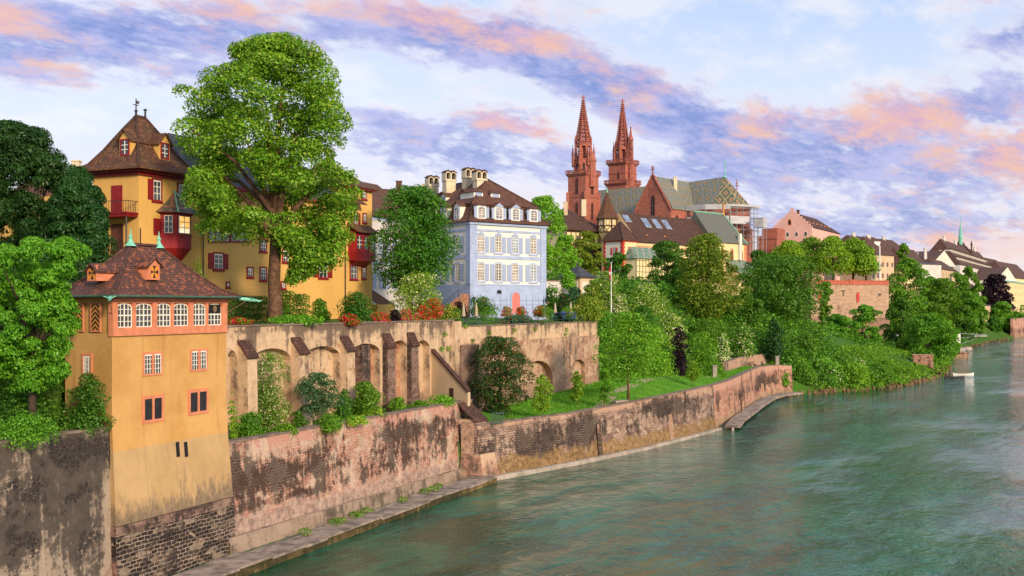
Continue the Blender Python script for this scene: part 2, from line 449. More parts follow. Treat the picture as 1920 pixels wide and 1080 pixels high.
M['tile_red'] = tiles('old_red_tiles', (0.115, 0.058, 0.048), (0.175, 0.072, 0.052), (0.38, 0.12, 0.055), 0.19, 0.17, 0.12, (0.10, 0.06, 0.045))
M['tile_brown'] = tiles('mossy_brown_tiles', (0.105, 0.052, 0.034), (0.17, 0.072, 0.042), (0.25, 0.105, 0.05), 0.24, 0.22, 0.25)
M['tile_mansard'] = tiles('red_brown_mansard_tiles', (0.115, 0.055, 0.04), (0.165, 0.072, 0.05), (0.21, 0.09, 0.06), 0.26, 0.24, 0.15)
M['tile_dark'] = tiles('dark_brown_tiles', (0.075, 0.040, 0.031), (0.12, 0.055, 0.040), (0.16, 0.075, 0.055), 0.3, 0.3, 0.2, (0.05, 0.035, 0.025))
M['tile_far'] = tiles('weathered_far_tiles', (0.085, 0.045, 0.038), (0.125, 0.06, 0.05), (0.15, 0.08, 0.06), 0.5, 0.5, 0.15)
M['slate'] = tiles('blue_grey_slates', (0.055, 0.06, 0.075), (0.08, 0.085, 0.10), (0.11, 0.115, 0.13), 0.3, 0.22, 0.05)
M['palace_white'] = plaster('cream_white_stucco', (0.80, 0.76, 0.66), (0.62, 0.56, 0.46), 0.18, (0.78, 0.73, 0.62))
M['palace_blue'] = plain('grey_blue_stonework', (0.36, 0.43, 0.62), 0.75, 0.10, 1.2)
M['palace_shutter'] = plain('grey_blue_shutters', (0.33, 0.39, 0.55), 0.6, 0.06, 2.0)
M['pinkdoor'] = plain('salmon_pink_door', (0.66, 0.19, 0.17), 0.6, 0.08, 3.0)
M['chimney'] = plaster('cream_chimney_render', (0.72, 0.60, 0.42), (0.3, 0.2, 0.13), 0.4)
M['sandstone'] = masonry('red_sandstone', (0.47, 0.15, 0.105), (0.54, 0.19, 0.13), (0.34, 0.12, 0.09), 0.9, 0.45, 0.36, (0.14, 0.05, 0.04), seed=3.1, streak=0.5)
M['sandstone_dark'] = plain('weathered_sandstone_tracery', (0.33, 0.105, 0.078), 0.85, 0.25, 0.8)
M['wall_river'] = masonry('pink_river_wall', (0.50, 0.22, 0.15), (0.42, 0.235, 0.175), (0.60, 0.45, 0.34), 0.46, 0.21, 0.5, (0.013, 0.010, 0.009), plasterc=(0.57, 0.41, 0.31), plaster_amt=0.26,
                          lo=(0.48, 0.34, 0.275), lo_z=1.9, hi=(0.52, 0.26, 0.20), hi_z=6.2, seed=1.7, streak=0.55, wobble=.3,
                          blobs=((6, 4.4, 5.5, 1.1, .17), (9, 2.6, 5, .4, .12), (2.5, 2.4, 3, .6, .09), (14, 3.6, 4, .9, .04), (25, 5.5, 7, .9, .14), (22, 3.4, 3.5, 1.6, .09), (30, 4, 5, 2.0, .07), (17, 5.6, 2.5, 1.2, -.14), (20, 1.6, 30, .7, -.08)))
M['wall_left'] = masonry('grey_peeling_rubble', (0.085, 0.068, 0.062), (0.16, 0.125, 0.11), (0.46, 0.35, 0.26), 0.5, 0.25, 0.44, (0.018, 0.015, 0.015), plasterc=(0.42, 0.32, 0.24), plaster_amt=0.5,
                         lo=(0.44, 0.29, 0.24), lo_z=1.2, rubble=True, seed=7.7, streak=0.5, vs=(3.0, 4.6), wobble=.6,
                         blobs=((33, 5.2, 6, 2.6, .20), (42, 8, 4, 1.6, .16), (30, 8.4, 8, 1.0, .18)))
M['wall_base'] = masonry('dark_tower_plinth', (0.030, 0.024, 0.023), (0.075, 0.055, 0.05), (0.46, 0.34, 0.25), 0.5, 0.24, 0.40, lo=(0.44, 0.24, 0.19), lo_z=1.2, seed=2.2, streak=0.4, wobble=.28)
M['wall_quay'] = masonry('dark_brick_quay_wall', (0.20, 0.12, 0.10), (0.31, 0.185, 0.145), (0.56, 0.41, 0.30), 0.5, 0.23, 0.5, plasterc=(0.40, 0.27, 0.19), plaster_amt=0.18,
                         lo=(0.36, 0.22, 0.095), lo_z=1.5, hi=(0.52, 0.32, 0.22), hi_z=4.6, seed=4.4, streak=0.5, wobble=.28,
                         blobs=((8, 3, 8, 1.1, .13), (20, 3.2, 7, 1.2, .09), (33, 4.2, 7, 1.0, .18), (44, 4, 4, 1, .10)))
M['wall_pink'] = masonry('pink_brick_quay_wall', (0.52, 0.24, 0.16), (0.42, 0.20, 0.14), (0.58, 0.40, 0.28), 0.62, 0.27, 0.47, lo=(0.46, 0.31, 0.18), lo_z=1.0, hi=(0.56, 0.31, 0.23), hi_z=4.6, seed=9.4, streak=0.6, wobble=.25,
                         blobs=((6, 3.6, 6, 1.0, .10), (44, 3.2, 7, 1.2, .28), (24, 3.0, 8, .9, .08)))
M['terrace'] = masonry('ochre_terrace_wall', (0.46, 0.27, 0.17), (0.40, 0.18, 0.12), (0.52, 0.37, 0.24), 0.5, 0.22, 0.41, (0.06, 0.042, 0.035), plasterc=(0.64, 0.45, 0.29), plaster_amt=0.7, seed=5.2, streak=0.62, wobble=.25,
                       blobs=((16, 14.3, 30, .35, .10), (26, 13.9, 6, .8, .13), (8, 13.6, 1.2, 1, .12), (20, 7, 30, 1.1, .07)))
M['terrace_back'] = masonry('arched_terrace_wall', (0.42, 0.22, 0.15), (0.36, 0.16, 0.12), (0.52, 0.35, 0.23), 0.5, 0.22, 0.44, (0.05, 0.04, 0.035), plasterc=(0.56, 0.37, 0.25), plaster_amt=0.45, lo=(0.44, 0.27, 0.19), lo_z=7.0, seed=6.3, streak=0.5)
M['niche_brick'] = masonry('red_niche_brick', (0.46, 0.16, 0.10), (0.50, 0.24, 0.14), (0.55, 0.34, 0.2), 0.45, 0.2, 0.33, plasterc=(0.5, 0.32, 0.18), plaster_amt=0.25, seed=8.2)
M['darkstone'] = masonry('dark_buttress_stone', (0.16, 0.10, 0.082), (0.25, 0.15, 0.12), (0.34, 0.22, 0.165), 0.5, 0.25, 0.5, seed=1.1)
M['pfalz'] = masonry('pale_pink_ashlar', (0.62, 0.41, 0.28), (0.56, 0.35, 0.24), (0.44, 0.28, 0.19), 0.8, 0.42, 0.33, (0.12, 0.07, 0.05), seed=2.9)
M['pfalz_low'] = masonry('grey_pink_ashlar', (0.44, 0.26, 0.185), (0.37, 0.21, 0.15), (0.28, 0.17, 0.13), 0.8, 0.42, 0.46, (0.07, 0.045, 0.04), seed=6.9)
M['redcoping'] = plain('red_brick_parapet', (0.46, 0.12, 0.075), 0.85, 0.2, 1.5)
M['coping'] = plain('grey_stone_coping', (0.20, 0.145, 0.115), 0.9, 0.3, 1.3)
M['slab'] = plain('worn_ledge_stone', (0.27, 0.21, 0.17), 0.85, 0.45, 1.1)
M['concrete'] = plain('pale_concrete', (0.36, 0.30, 0.25), 0.9, 0.25, 0.8)
M['ledge_side'] = masonry('mossy_ledge_side', (0.20, 0.14, 0.06), (0.11, 0.075, 0.035), (0.08, 0.055, 0.025), 0.9, 0.5, 0.62, (0.02, 0.02, 0.01), plasterc=(0.30, 0.20, 0.09), plaster_amt=0.2, seed=3.3)
M['footing'] = masonry('stained_footing', (0.36, 0.25, 0.19), (0.30, 0.21, 0.16), (0.28, 0.2, 0.14), 1.4, 0.7, 0.5, (0.05, 0.04, 0.03), plasterc=(0.40, 0.29, 0.22), plaster_amt=0.6, lo=(0.16, 0.12, 0.05), lo_z=0.75, seed=8.8)
M['bark'] = plain('brown_bark', (0.13, 0.068, 0.040), 0.95, 0.45, 2.5)
M['bark_dark'] = plain('dark_bark', (0.055, 0.035, 0.025), 0.95, 0.4, 2.5)
M['wood'] = plain('grey_wood', (0.20, 0.12, 0.075), 0.8, 0.3, 3.0)
M['cream'] = plaster('cream_plaster', (0.78, 0.62, 0.34), (0.5, 0.36, 0.18), 0.25, (0.72, 0.56, 0.30))
M['white'] = plaster('white_plaster', (0.74, 0.69, 0.58), (0.5, 0.43, 0.33), 0.22)
M['pink'] = plaster('rose_pink_plaster', (0.78, 0.45, 0.385), (0.62, 0.32, 0.26), 0.2)
M['beige'] = plaster('beige_plaster', (0.62, 0.46, 0.30), (0.45, 0.32, 0.2), 0.25)
M['grey_white'] = plaster('grey_white_plaster', (0.66, 0.60, 0.56), (0.45, 0.4, 0.36), 0.22)
M['redtrim'] = plain('red_painted_stone', (0.52, 0.045, 0.03), 0.7, 0.15, 2.0)
M['timber'] = plain('dark_timber', (0.07, 0.028, 0.018), 0.8, 0.3, 3.0)
M['brownpanel'] = plain('brown_timber_panel', (0.12, 0.045, 0.03), 0.8, 0.25, 2.0)
M['steel'] = plain('galvanised_steel', (0.46, 0.45, 0.44), 0.45, 0.15, 2.0, 0.5)
M['sheet'] = plain('grey_sheeting', (0.46, 0.45, 0.46), 0.6, 0.15, 0.7)
M['canvas'] = plain('beige_canvas', (0.42, 0.34, 0.24), 0.9, 0.12, 2.0)
M['bluepaint'] = plain('blue_painted_metal', (0.02, 0.06, 0.25), 0.45, 0.1)
M['flagred'] = plain('red_cloth', (0.62, 0.015, 0.03), 0.8, 0.08)
M['flagwhite'] = plain('white_cloth', (0.75, 0.72, 0.70), 0.8, 0.05)
M['black'] = plain('black_paint_and_opening_shade', (0.012, 0.011, 0.011), 0.6)  # panel paint, and painted shade inside slits, drain, flues and lancets
M['yellow'] = plain('golden_yellow_paint', (0.70, 0.28, 0.03), 0.6, 0.1)
M['orange'] = plain('orange_paint', (0.60, 0.22, 0.03), 0.6, 0.1)

def glow_window():
    m, t = newmat('window_glow_as_sunset_reflection')  # sunset reflection put into the pane as emission, no lamp behind it
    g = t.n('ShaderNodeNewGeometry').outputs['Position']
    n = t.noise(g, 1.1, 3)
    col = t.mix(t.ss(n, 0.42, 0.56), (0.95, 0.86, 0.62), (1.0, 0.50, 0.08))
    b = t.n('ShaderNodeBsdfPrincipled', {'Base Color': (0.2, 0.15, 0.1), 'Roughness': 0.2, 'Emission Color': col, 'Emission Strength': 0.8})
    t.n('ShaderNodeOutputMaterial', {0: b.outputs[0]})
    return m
M['glowwindow'] = glow_window()

def chevron():
    m, t = newmat('black_yellow_chevron')
    u, v, _ = t.xyz(t.n('ShaderNodeTexCoord').outputs['UV'])
    a = t.m('ABSOLUTE', t.m('SUBTRACT', u, 0.5))
    f = t.m('FRACT', t.m('ADD', t.m('MULTIPLY', v, 5.5), t.m('MULTIPLY', a, 2.2)))
    col = t.mix(t.m('GREATER_THAN', f, 0.5), (0.60, 0.235, 0.03), (0.012, 0.011, 0.011))
    finish(t, col, 0.6)
    return m
M['chevron'] = chevron()

def crossmat():
    m, t = newmat('black_cross_on_yellow')
    u, v, _ = t.xyz(t.n('ShaderNodeTexCoord').outputs['UV'])
    a = t.m('ABSOLUTE', t.m('SUBTRACT', u, 0.5)); b = t.m('ABSOLUTE', t.m('SUBTRACT', v, 0.5))
    lo = t.m('MINIMUM', a, b); hi = t.m('MAXIMUM', a, b)
    f = t.m('LESS_THAN', lo, t.m('ADD', 0.035, t.m('MULTIPLY', t.m('MULTIPLY', hi, hi), 0.75)))
    col = t.mix(f, (0.72, 0.27, 0.03), (0.012, 0.011, 0.011))
    finish(t, col, 0.6)
    return m
M['crosspaint'] = crossmat()

def diamond_roof(name, a, b, stops, warm=0.0):
    """glazed tiles laid in a lozenge pattern"""
    m, t = newmat(name)
    uv = t.n('ShaderNodeTexCoord').outputs['UV']
    sn = t.n('ShaderNodeVectorMath', {0: uv, 1: (0.3, 0.3, 1)}, operation='SNAP').outputs[0]
    u, v, _ = t.xyz(sn)
    p = t.m('ADD', t.m('DIVIDE', u, a), t.m('DIVIDE', v, b)); q = t.m('SUBTRACT', t.m('DIVIDE', u, a), t.m('DIVIDE', v, b))
    fp = t.m('ABSOLUTE', t.m('SUBTRACT', t.m('FRACT', p), 0.5)); fq = t.m('ABSOLUTE', t.m('SUBTRACT', t.m('FRACT', q), 0.5))
    e = t.m('MULTIPLY', t.m('MAXIMUM', fp, fq), 2.0)
    col = t.ramp(e, stops, 'CONSTANT')
    wn = t.n('ShaderNodeTexWhiteNoise', {0: sn}, noise_dimensions='2D').outputs[0]
    col = t.mix(t.m('ADD', 0.15, t.m('MULTIPLY', wn, 0.5)), col, (0.15, 0.135, 0.105))
    finish(t, col, 0.5, t.m('FRACT', t.m('DIVIDE', v, 0.3)), 0.3, 0.03, spec=0.4)
    return m
G_, B_, Y_, R_, K_ = (0.06, 0.15, 0.09), (0.15, 0.17, 0.19), (0.50, 0.30, 0.08), (0.26, 0.085, 0.045), (0.03, 0.05, 0.04)
M['roof_nave'] = diamond_roof('glazed_lozenge_tiles', 3.4, 7.4, [(0, R_), (0.2, Y_), (0.36, G_), (0.62, B_), (0.82, (0.32, 0.26, 0.15)), (0.93, B_)])
M['roof_choir'] = diamond_roof('green_lozenge_tiles', 4.0, 6.4, [(0, R_), (0.25, Y_), (0.42, K_), (0.75, G_), (0.88, Y_)])
M['roof_chapel'] = diamond_roof('green_brown_chapel_tiles', 1.6, 3.4, [(0, (0.09, 0.07, 0.06)), (0.4, (0.10, 0.12, 0.09)), (0.7, (0.12, 0.08, 0.065)), (0.9, (0.06, 0.16, 0.11))])
M['roof_glass'] = diamond_roof('green_roof_with_pale_lattice', 2.6, 3.4, [(0, (0.05, 0.20, 0.12)), (0.5, (0.07, 0.26, 0.16)), (0.86, (0.5, 0.36, 0.27))])
M['roof_oriel'] = diamond_roof('oriel_lozenge_tiles', 0.9, 1.4, [(0, (0.30, 0.10, 0.04)), (0.3, (0.05, 0.035, 0.03)), (0.55, (0.24, 0.10, 0.05)), (0.75, (0.07, 0.055, 0.035))])

# foliage
M['leaf_plane'] = leafmat('plane_leaves', (0.10, 0.24, 0.012), (0.32, 0.54, 0.035), (0.42, 0.46, 0.07))
M['leaf_fresh'] = leafmat('fresh_green_leaves', (0.10, 0.28, 0.015), (0.30, 0.56, 0.035))
M['leaf_mid'] = leafmat('mid_green_leaves', (0.065, 0.20, 0.012), (0.22, 0.46, 0.03))
M['leaf_deep'] = leafmat('deep_green_leaves', (0.036, 0.125, 0.011), (0.135, 0.32, 0.024))
M['leaf_yew'] = leafmat('dark_yew_needles', (0.014, 0.058, 0.014), (0.055, 0.165, 0.026), None, 0.2)
M['leaf_lime'] = leafmat('lime_green_leaves', (0.15, 0.30, 0.015), (0.30, 0.48, 0.03))
M['leaf_locust'] = leafmat('locust_leaves', (0.06, 0.22, 0.012), (0.22, 0.47, 0.03))
M['leaf_olive'] = leafmat('olive_green_leaves', (0.11, 0.20, 0.014), (0.31, 0.43, 0.03), (0.40, 0.32, 0.05))
M['leaf_rust'] = leafmat('rusty_flowering_leaves', (0.02, 0.065, 0.015), (0.055, 0.14, 0.022), (0.32, 0.11, 0.03))
M['leaf_purple'] = leafmat('copper_beech_leaves', (0.012, 0.006, 0.012), (0.045, 0.018, 0.028), None, 0.2)
M['leaf_grey'] = leafmat('grey_green_leaves', (0.05, 0.13, 0.05), (0.12, 0.24, 0.09))
M['bloom_white'] = leafmat('cream_blossom', (0.60, 0.58, 0.30), (0.75, 0.72, 0.45), None, 0.2)
M['bloom_yellow'] = leafmat('yellow_blossom', (0.60, 0.50, 0.06), (0.72, 0.62, 0.15), None, 0.2)
M['bloom_red'] = leafmat('red_roses', (0.75, 0.004, 0.025), (0.85, 0.02, 0.06), None, 0.2)
M['bloom_pink'] = leafmat('pink_roses', (0.80, 0.06, 0.10), (0.85, 0.25, 0.28), None, 0.2)
M['grass'] = leafmat('grass_blades', (0.07, 0.22, 0.012), (0.17, 0.40, 0.025), None, 0.3)

def groundmat():
    m, t = newmat('garden_earth_and_grass')
    g = t.n('ShaderNodeNewGeometry').outputs['Position']
    n = t.noise(g, 0.25, 5); n2 = t.noise(g, 2.5, 5)
    col = t.mix(t.ss(n, 0.38, 0.6), (0.045, 0.13, 0.014), (0.06, 0.10, 0.02))
    col = t.mix(t.ss(n2, 0.4, 0.7), col, (0.06, 0.15, 0.015))
    finish(t, col, 0.95, n2, 0.5, 0.1, spec=0.1)
    return m
M['ground'] = groundmat()
def lawnmat():
    m, t = newmat('lawn_turf')
    g = t.n('ShaderNodeNewGeometry').outputs['Position']
    n = t.noise(g, 0.5, 5); n2 = t.noise(g, 6, 4)
    col = t.mix(t.ss(n, 0.35, 0.65), (0.085, 0.24, 0.014), (0.14, 0.32, 0.02))
    col = t.mix(t.m('MULTIPLY', t.ss(n2, 0.4, 0.7), 0.5), col, (0.05, 0.15, 0.01))
    finish(t, col, 0.95, n2, 0.6, 0.1, spec=0.1)
    return m
M['lawn'] = lawnmat()
M['path'] = plain('pale_gravel_path', (0.40, 0.30, 0.20), 0.95, 0.2, 1.5)
M['rock'] = masonry('bank_rubble', (0.22, 0.13, 0.065), (0.30, 0.19, 0.10), (0.08, 0.06, 0.03), rubble=True, dark=0.45, seed=1.3)

def watermat():
    m, t = newmat('green_river_water')
    g = t.n('ShaderNodeNewGeometry').outputs['Position']
    # the current runs along the quay: long swirls drawn out downstream
    fl = t.scale(g, (1, 1, 1), rot=(0, 0, math.radians(28)))
    wp = t.n('ShaderNodeTexNoise', {'Vector': t.scale(fl, (0.045, 0.025, 1)), 'Scale': 1.0, 'Detail': 2.0}).outputs[1]
    fw = t.mix(6.0, fl, wp, 'ADD')
    a = t.noise(t.scale(fw, (0.17, 0.085, 1)), 1.0, 3, 0.5, 0.7)
    b = t.noise(t.scale(fw, (0.75, 0.42, 1)), 1.0, 3, 0.55, 0.6)
    c = t.noise(t.scale(fw, (2.4, 1.3, 1)), 1.0, 4, 0.6, 0.5)
    e = t.noise(t.scale(fw, (7.0, 4.4, 1)), 1.0, 3, 0.6)
    patch = t.ss(t.noise(t.scale(fw, (0.055, 0.022, 1), loc=(3, 8, 0)), 1.0, 4), 0.36, 0.62)
    h = t.m('ADD', t.m('ADD', t.m('MULTIPLY', a, 0.9), t.m('MULTIPLY', e, 0.12)), t.m('ADD', t.m('MULTIPLY', b, 0.95), t.m('MULTIPLY', c, 0.62)))
    h = t.m('MULTIPLY', h, t.m('ADD', 0.2, t.m('MULTIPLY', patch, 1.4)))
    bn = t.n('ShaderNodeBump', {'Height': h, 'Strength': 1.0, 'Distance': 0.46})
    deep = t.mix(t.ss(t.m('ADD', t.m('MULTIPLY', a, .6), t.m('MULTIPLY', b, .4)), 0.40, 0.60), (0.002, 0.050, 0.021), (0.007, 0.115, 0.057))
    bs = t.n('ShaderNodeBsdfPrincipled', {'Base Color': deep, 'Roughness': 0.04, 'IOR': 1.36, 'Specular IOR Level': 0.55, 'Normal': bn.outputs[0]})
    t.n('ShaderNodeOutputMaterial', {0: bs.outputs[0]})
    return m
M['water'] = watermat()
# ------------------------------------------------------------------ ground plan: river edge, terrain, water, walls
def lerp_tab(tab, y):
    if y <= tab[0][0]: return tab[0][1:]
    for a, b in zip(tab, tab[1:]):
        if y <= b[0]:
            k = (y - a[0]) / (b[0] - a[0])
            return tuple(p + (q - p) * k for p, q in zip(a[1:], b[1:]))
    return tab[-1][1:]
SHORE = [(10, -42.6), (60.3, -21.9), (68.7, -18.2), (98.0, -4.85), (98.6, -2.2), (108, 6.2), (119, 14.3), (130, 21.3), (139.7, 26.8), (150, 31.2), (167.5, 37.6), (180, 42.2), (190.5, 47.6), (195, 55.6),
         (201, 66.4), (214, 80), (232, 92), (250, 102), (276, 114), (310, 127), (340, 138), (400, 171), (450, 200), (561, 269), (680, 345), (800, 430), (1000, 620), (1400, 1100)]
def shore(y): return lerp_tab(SHORE, y)[0]
# Y, (d,z) columns counted leftwards from the shore: front edge, d3 z3 (foot of terrace wall), z4 just behind it, then +25, +60, far
PROF = [(10, 1.0, 8.6, 5.6, 8.8, 8.9, 12, 14, 16), (58, 1.0, 8.6, 5.6, 8.8, 8.9, 12, 14, 16), (60, 1.2, 6.4, 5.9, 6.7, 14.35, 14.6, 15.5, 18), (98, 1.2, 6.4, 6.4, 6.7, 14.35, 14.6, 16, 18),
        (98.3, 4.3, 6.4, 6.6, 6.7, 14.35, 14.6, 16, 18), (101.5, 5.4, 6.4, 8.8, 6.6, 14.1, 14.6, 16, 18), (104.5, 1.0, 4.6, 10.5, 4.6, 13.8, 14.8, 16, 18), (110, 1.0, 4.6, 13.6, 4.6, 13.7, 15.0, 16.5, 19), (145, 1.0, 5.1, 18.0, 5.6, 13.7, 15.2, 18, 21),
        (147, 1.0, 5.1, 18.0, 5.6, 6.5, 15.2, 18, 22), (165, 1.0, 5.1, 15, 6.4, 7.5, 17, 20, 24), (190, 1.0, 5.0, 13, 5.8, 6.6, 18, 22, 26), (195, 1.5, 1.2, 10, 5.4, 5.8, 18, 22, 26),
        (201, 2, .7, 12, 5.2, 5.6, 18, 23, 26), (232, 2.0, .8, 10, 4.2, 4.6, 14, 22, 26), (276, 1.6, .6, 9, 3.6, 4, 6, 18, 25), (318, 1.6, .6, 9, 3.6, 4, 5, 20, 25), (345, 1.6, .6, 9, 3.6, 4, 9, 20, 25), (400, 2, .6, 9, 4, 4.5, 18, 23, 27), (600, 2, .6, 9, 4, 4.5, 17, 21, 26), (1400, 2, .6, 9, 4, 4.5, 16, 20, 28)]
T0 = Vector((-22.75, 70.8)); TD = (Vector((-3.8, 100.3)) - Vector((-18.25, 68.6))).normalized(); TN = Vector((TD.y, -TD.x))
U0 = Vector((-6.25, 108.2)); U1 = Vector((11.6, 145.0)); UD = (U1 - U0).normalized(); UN = Vector((UD.y, -UD.x))
def prof(y):
    p = list(lerp_tab(PROF, y))
    if 60 <= y <= 102: p[2] = shore(y) - (T0.x + (y - T0.y) * TD.x / TD.y) + .15
    if 107 <= y <= 145.5: p[2] = shore(y) - (U0.x + (y - U0.y) * UD.x / UD.y) + .15
    return p
mb = MB(); rows = []
ys = sorted(set([10, 30, 50, 58, 60] + [60 + 2 * k for k in range(1, 100)] + [101.5, 104.5, 98.6, 145, 147, 195, 201] + [260 + 10 * k for k in range(34)] + [650, 700, 800, 900, 1000, 1200, 1400]))
rg = random.Random(4)
for y in ys:
    d1, z1, d3, z3, z4, z5, z6, z7 = prof(y)
    x = shore(y)
    cols = [(0.25, -1.5), (d1, z1), ((d1 + d3) / 2, (z1 + z3) / 2 + rg.uniform(-.1, .1)), (d3, z3), (d3 + .9, z3), (d3 + .95, z4), (d3 + 12, (z4 + z5) / 2 + rg.uniform(-.1, .1)), (d3 + 25, z5), (d3 + 60, z6), (d3 + 140, z7), (d3 + 900, z7 + 6)]
    rows.append([(x - d, y, z) for d, z in cols])
for a, b in zip(rows, rows[1:]):
    for k in range(len(a) - 1):
        mb.face([a[k + 1], a[k], b[k], b[k + 1]])
struct('ground', mb, M['ground'], smooth=False)
def ground_z(x, y):
    d1, z1, d3, z3, z4, z5, z6, z7 = prof(y)
    cols = [(0.25, -1.5), (d1, z1), (d3, z3), (d3 + .9, z3), (d3 + .95, z4), (d3 + 25, z5), (d3 + 60, z6), (d3 + 140, z7), (d3 + 900, z7 + 6)]
    return lerp_tab(cols, shore(y) - x)[0]
mb = MB()
mb.face([(-300, -400, 0), (2500, -400, 0), (2500, 1600, 0), (-300, 1600, 0)])
struct('water', mb, M['water'])
mb = MB()
mb.face([(-3000, -1500, -2), (5000, -1500, -2), (5000, 5000, -2), (-3000, 5000, -2)])
struct('riverbed', mb, M['ground'])
# far wooded hills that close the horizon
mb = MB(); rg = random.Random(8); pts = []
for k in range(61):
    x = -800 + k * 60
    pts.append((x, 1750 + 300 * math.sin(k * .13), 26 + 14 * math.sin(k * .21) + 8 * math.sin(k * .57 + 1) + rg.uniform(-2, 2)))
for a, b in zip(pts, pts[1:]):
    mb.face([(a[0], a[1] - 400, 0), (b[0], b[1] - 400, 0), b, a])
    mb.face([a, b, (b[0], b[1] + 300, 0), (a[0], a[1] + 300, 0)])
struct('hills', mb, M['ground'])

def ribbon_wall(mb, path, tops, batter, thick, m=0, z0=-1.2, step=2.0):
    """wall along a plan path (water side on the right); returns top centre line for the coping"""
    pts = []; s = 0.0
    dens = []
    for i in range(len(path) - 1):
        a, b = Vector(path[i]), Vector(path[i + 1]); n = max(1, int((b - a).length / step))
        for k in range(n): dens.append((a.lerp(b, k / n), tops[i] + (tops[i + 1] - tops[i]) * k / n))
    dens.append((Vector(path[-1]), tops[-1]))
    out = []
    for i, (p, zt) in enumerate(dens):
        d = (dens[min(i + 1, len(dens) - 1)][0] - dens[max(i - 1, 0)][0]).normalized()
        n = Vector((d.y, -d.x))
        if i: s += (p - dens[i - 1][0]).length
        f = p; ft = p - n * batter; bk = p - n * (batter + thick)
        out.append((s, f, ft, bk, zt))
    for a, b in zip(out, out[1:]):
        nz = 4
        for k in range(nz):
            ka, kb = k / nz, (k + 1) / nz
            def q(r, kk): 
                xy = r[1].lerp(r[2], kk); return (xy.x, xy.y, z0 + (r[4] - z0) * kk)
            pa, pb, pc, pd = q(a, ka), q(b, ka), q(b, kb), q(a, kb)
            mb.face([pa, pb, pc, pd], m, [(a[0], pa[2]), (b[0], pb[2]), (b[0], pc[2]), (a[0], pd[2])])
        mb.face([(*a[2], a[4]), (*b[2], b[4]), (*b[3], b[4]), (*a[3], a[4])], m)
        mb.face([(*b[3], z0), (*a[3], z0), (*a[3], a[4]), (*b[3], b[4])], m, [(b[0], z0), (a[0], z0), (a[0], a[4]), (b[0], b[4])])
    for r, fl in ((out[0], 1), (out[-1], 0)):
        c = [(*r[1], z0), (*r[2], r[4]), (*r[3], r[4]), (*r[3], z0)]
        mb.face(c if fl else list(reversed(c)), m)
    return out
def coping_on(out, h, over, mats, parent, name='coping', gap=0.0):
    mb = MB()
    rg = random.Random(len(out))
    for a, b in zip(out, out[1:]):
        d = (b[2] - a[2]).normalized(); n = Vector((d.y, -d.x)) * over
        hz = rg.uniform(-.015, .02)
        q = [a[2] + n, b[2] + n, b[3] - n, a[3] - n]
        zz = [a[4], b[4], b[4], a[4]]
        lo = [(*p, z + .005) for p, z in zip(q, zz)]; hi = [(*p, z + h + hz) for p, z in zip(q, zz)]
        mb.face(list(reversed(lo))); mb.face(hi)
        for i in range(4):
            j = (i + 1) % 4
            mb.face([lo[i], lo[j], hi[j], hi[i]])
    part(name, mb, mats, parent)

# left quay wall (grey, peeling), beside the pavilion, running towards the viewer
w = thing('quay_wall', 'dark grey quay wall with peeling render and black rubble left of the yellow tower', 'wall', (-26, 52, 0))
mb = MB(); out = ribbon_wall(mb, [(-38.5, 20), (-25.6, 51.5), (-22.15, 59.9)], [9.2, 9.15, 9.1], .55, .7)
part('wall_body', mb, M['wall_left'], w); coping_on(out, .14, .06, M['coping'], w)
mb = MB(); mb.box(-.22, .22, -.35, .1, -.3, 2.0, 0, face_frame((-25.6, 51.5), (-22.15, 59.9)) @ Matrix.Translation((1.1, .1, 0)))
part('drain_opening', mb, M['black'], w)  # black block standing in for the shade in the opening
# first pink river wall
w = thing('quay_wall', 'tall pink sandstone quay wall with black crusts below the buttressed terrace', 'wall', (-11, 84, 0))
mb = MB(); out = ribbon_wall(mb, [(-18.25, 68.6), (-3.2, 101.6)], [7.0, 7.0], .7, .7)
part('wall_body', mb, M['wall_river'], w); coping_on(out, .13, .07, M['coping'], w)
# rubble footing where it meets the ledge
mb = MB()
a, b = Vector((-18.25, 68.6)), Vector((-3.8, 100.3)); d = (b - a).normalized(); n = Vector((d.y, -d.x))
q = [a - n * .2, a + n * .28, b + n * .28, b - n * .2]
mb.prism([tuple(p) for p in [q[0], q[1], q[2], q[3]]], -.5, 1.05, 0, [tuple(p) for p in [q[0], a + n * .12, b + n * .12, q[3]]])
part('footing', mb, M['footing'], w)
# second quay wall, curving away
w = thing('quay_wall', 'long curving quay wall, dark brick then pink, below the lawn', 'wall', (26, 139, 0))
P2 = [(-2.9, 97.7), (6.2, 108), (14.3, 119), (21.3, 130), (26.8, 139.7)]
mb = MB(); out = ribbon_wall(mb, P2, [5.0, 5.05, 5.3, 5.5, 5.6], .45, .6)
part('wall_body', mb, M['wall_quay'], w); coping_on(out, .12, .05, M['coping'], w)
P3 = [(26.8, 139.7), (29.2, 145), (31.2, 150), (37.6, 167.5), (42.2, 180), (45.2, 186), (48.4, 190.5), (50.5, 191.5)]
mb = MB(); out = ribbon_wall(mb, P3, [5.6, 5.6, 5.6, 5.7, 5.7, 5.6, 5.4, 5.2], .45, .6, step=1.5)
part('wall_body', mb, M['wall_pink'], w); coping_on(out, .12, .05, M['coping'], w)
for (x, y, h, r) in ((9.4, 112.0, 3.6, .22), (19.0, 126.2, 3.2, .25), (42.6, 180.5, 2.9, .3), (45.9, 186.6, 2.6, .25), (34.2, 157.5, 3.0, .22)):
    mb = MB(); mb.prism([(x - r, y - r), (x + r, y - r), (x + r, y + r), (x - r, y + r)], -.5, h, 0, [(x - r * 2.2, y), (x - r * .3, y - r * .4), (x + r * .1, y + r), (x - r * 2, y + r)])
    part('buttress', mb, M['wall_quay'], w)

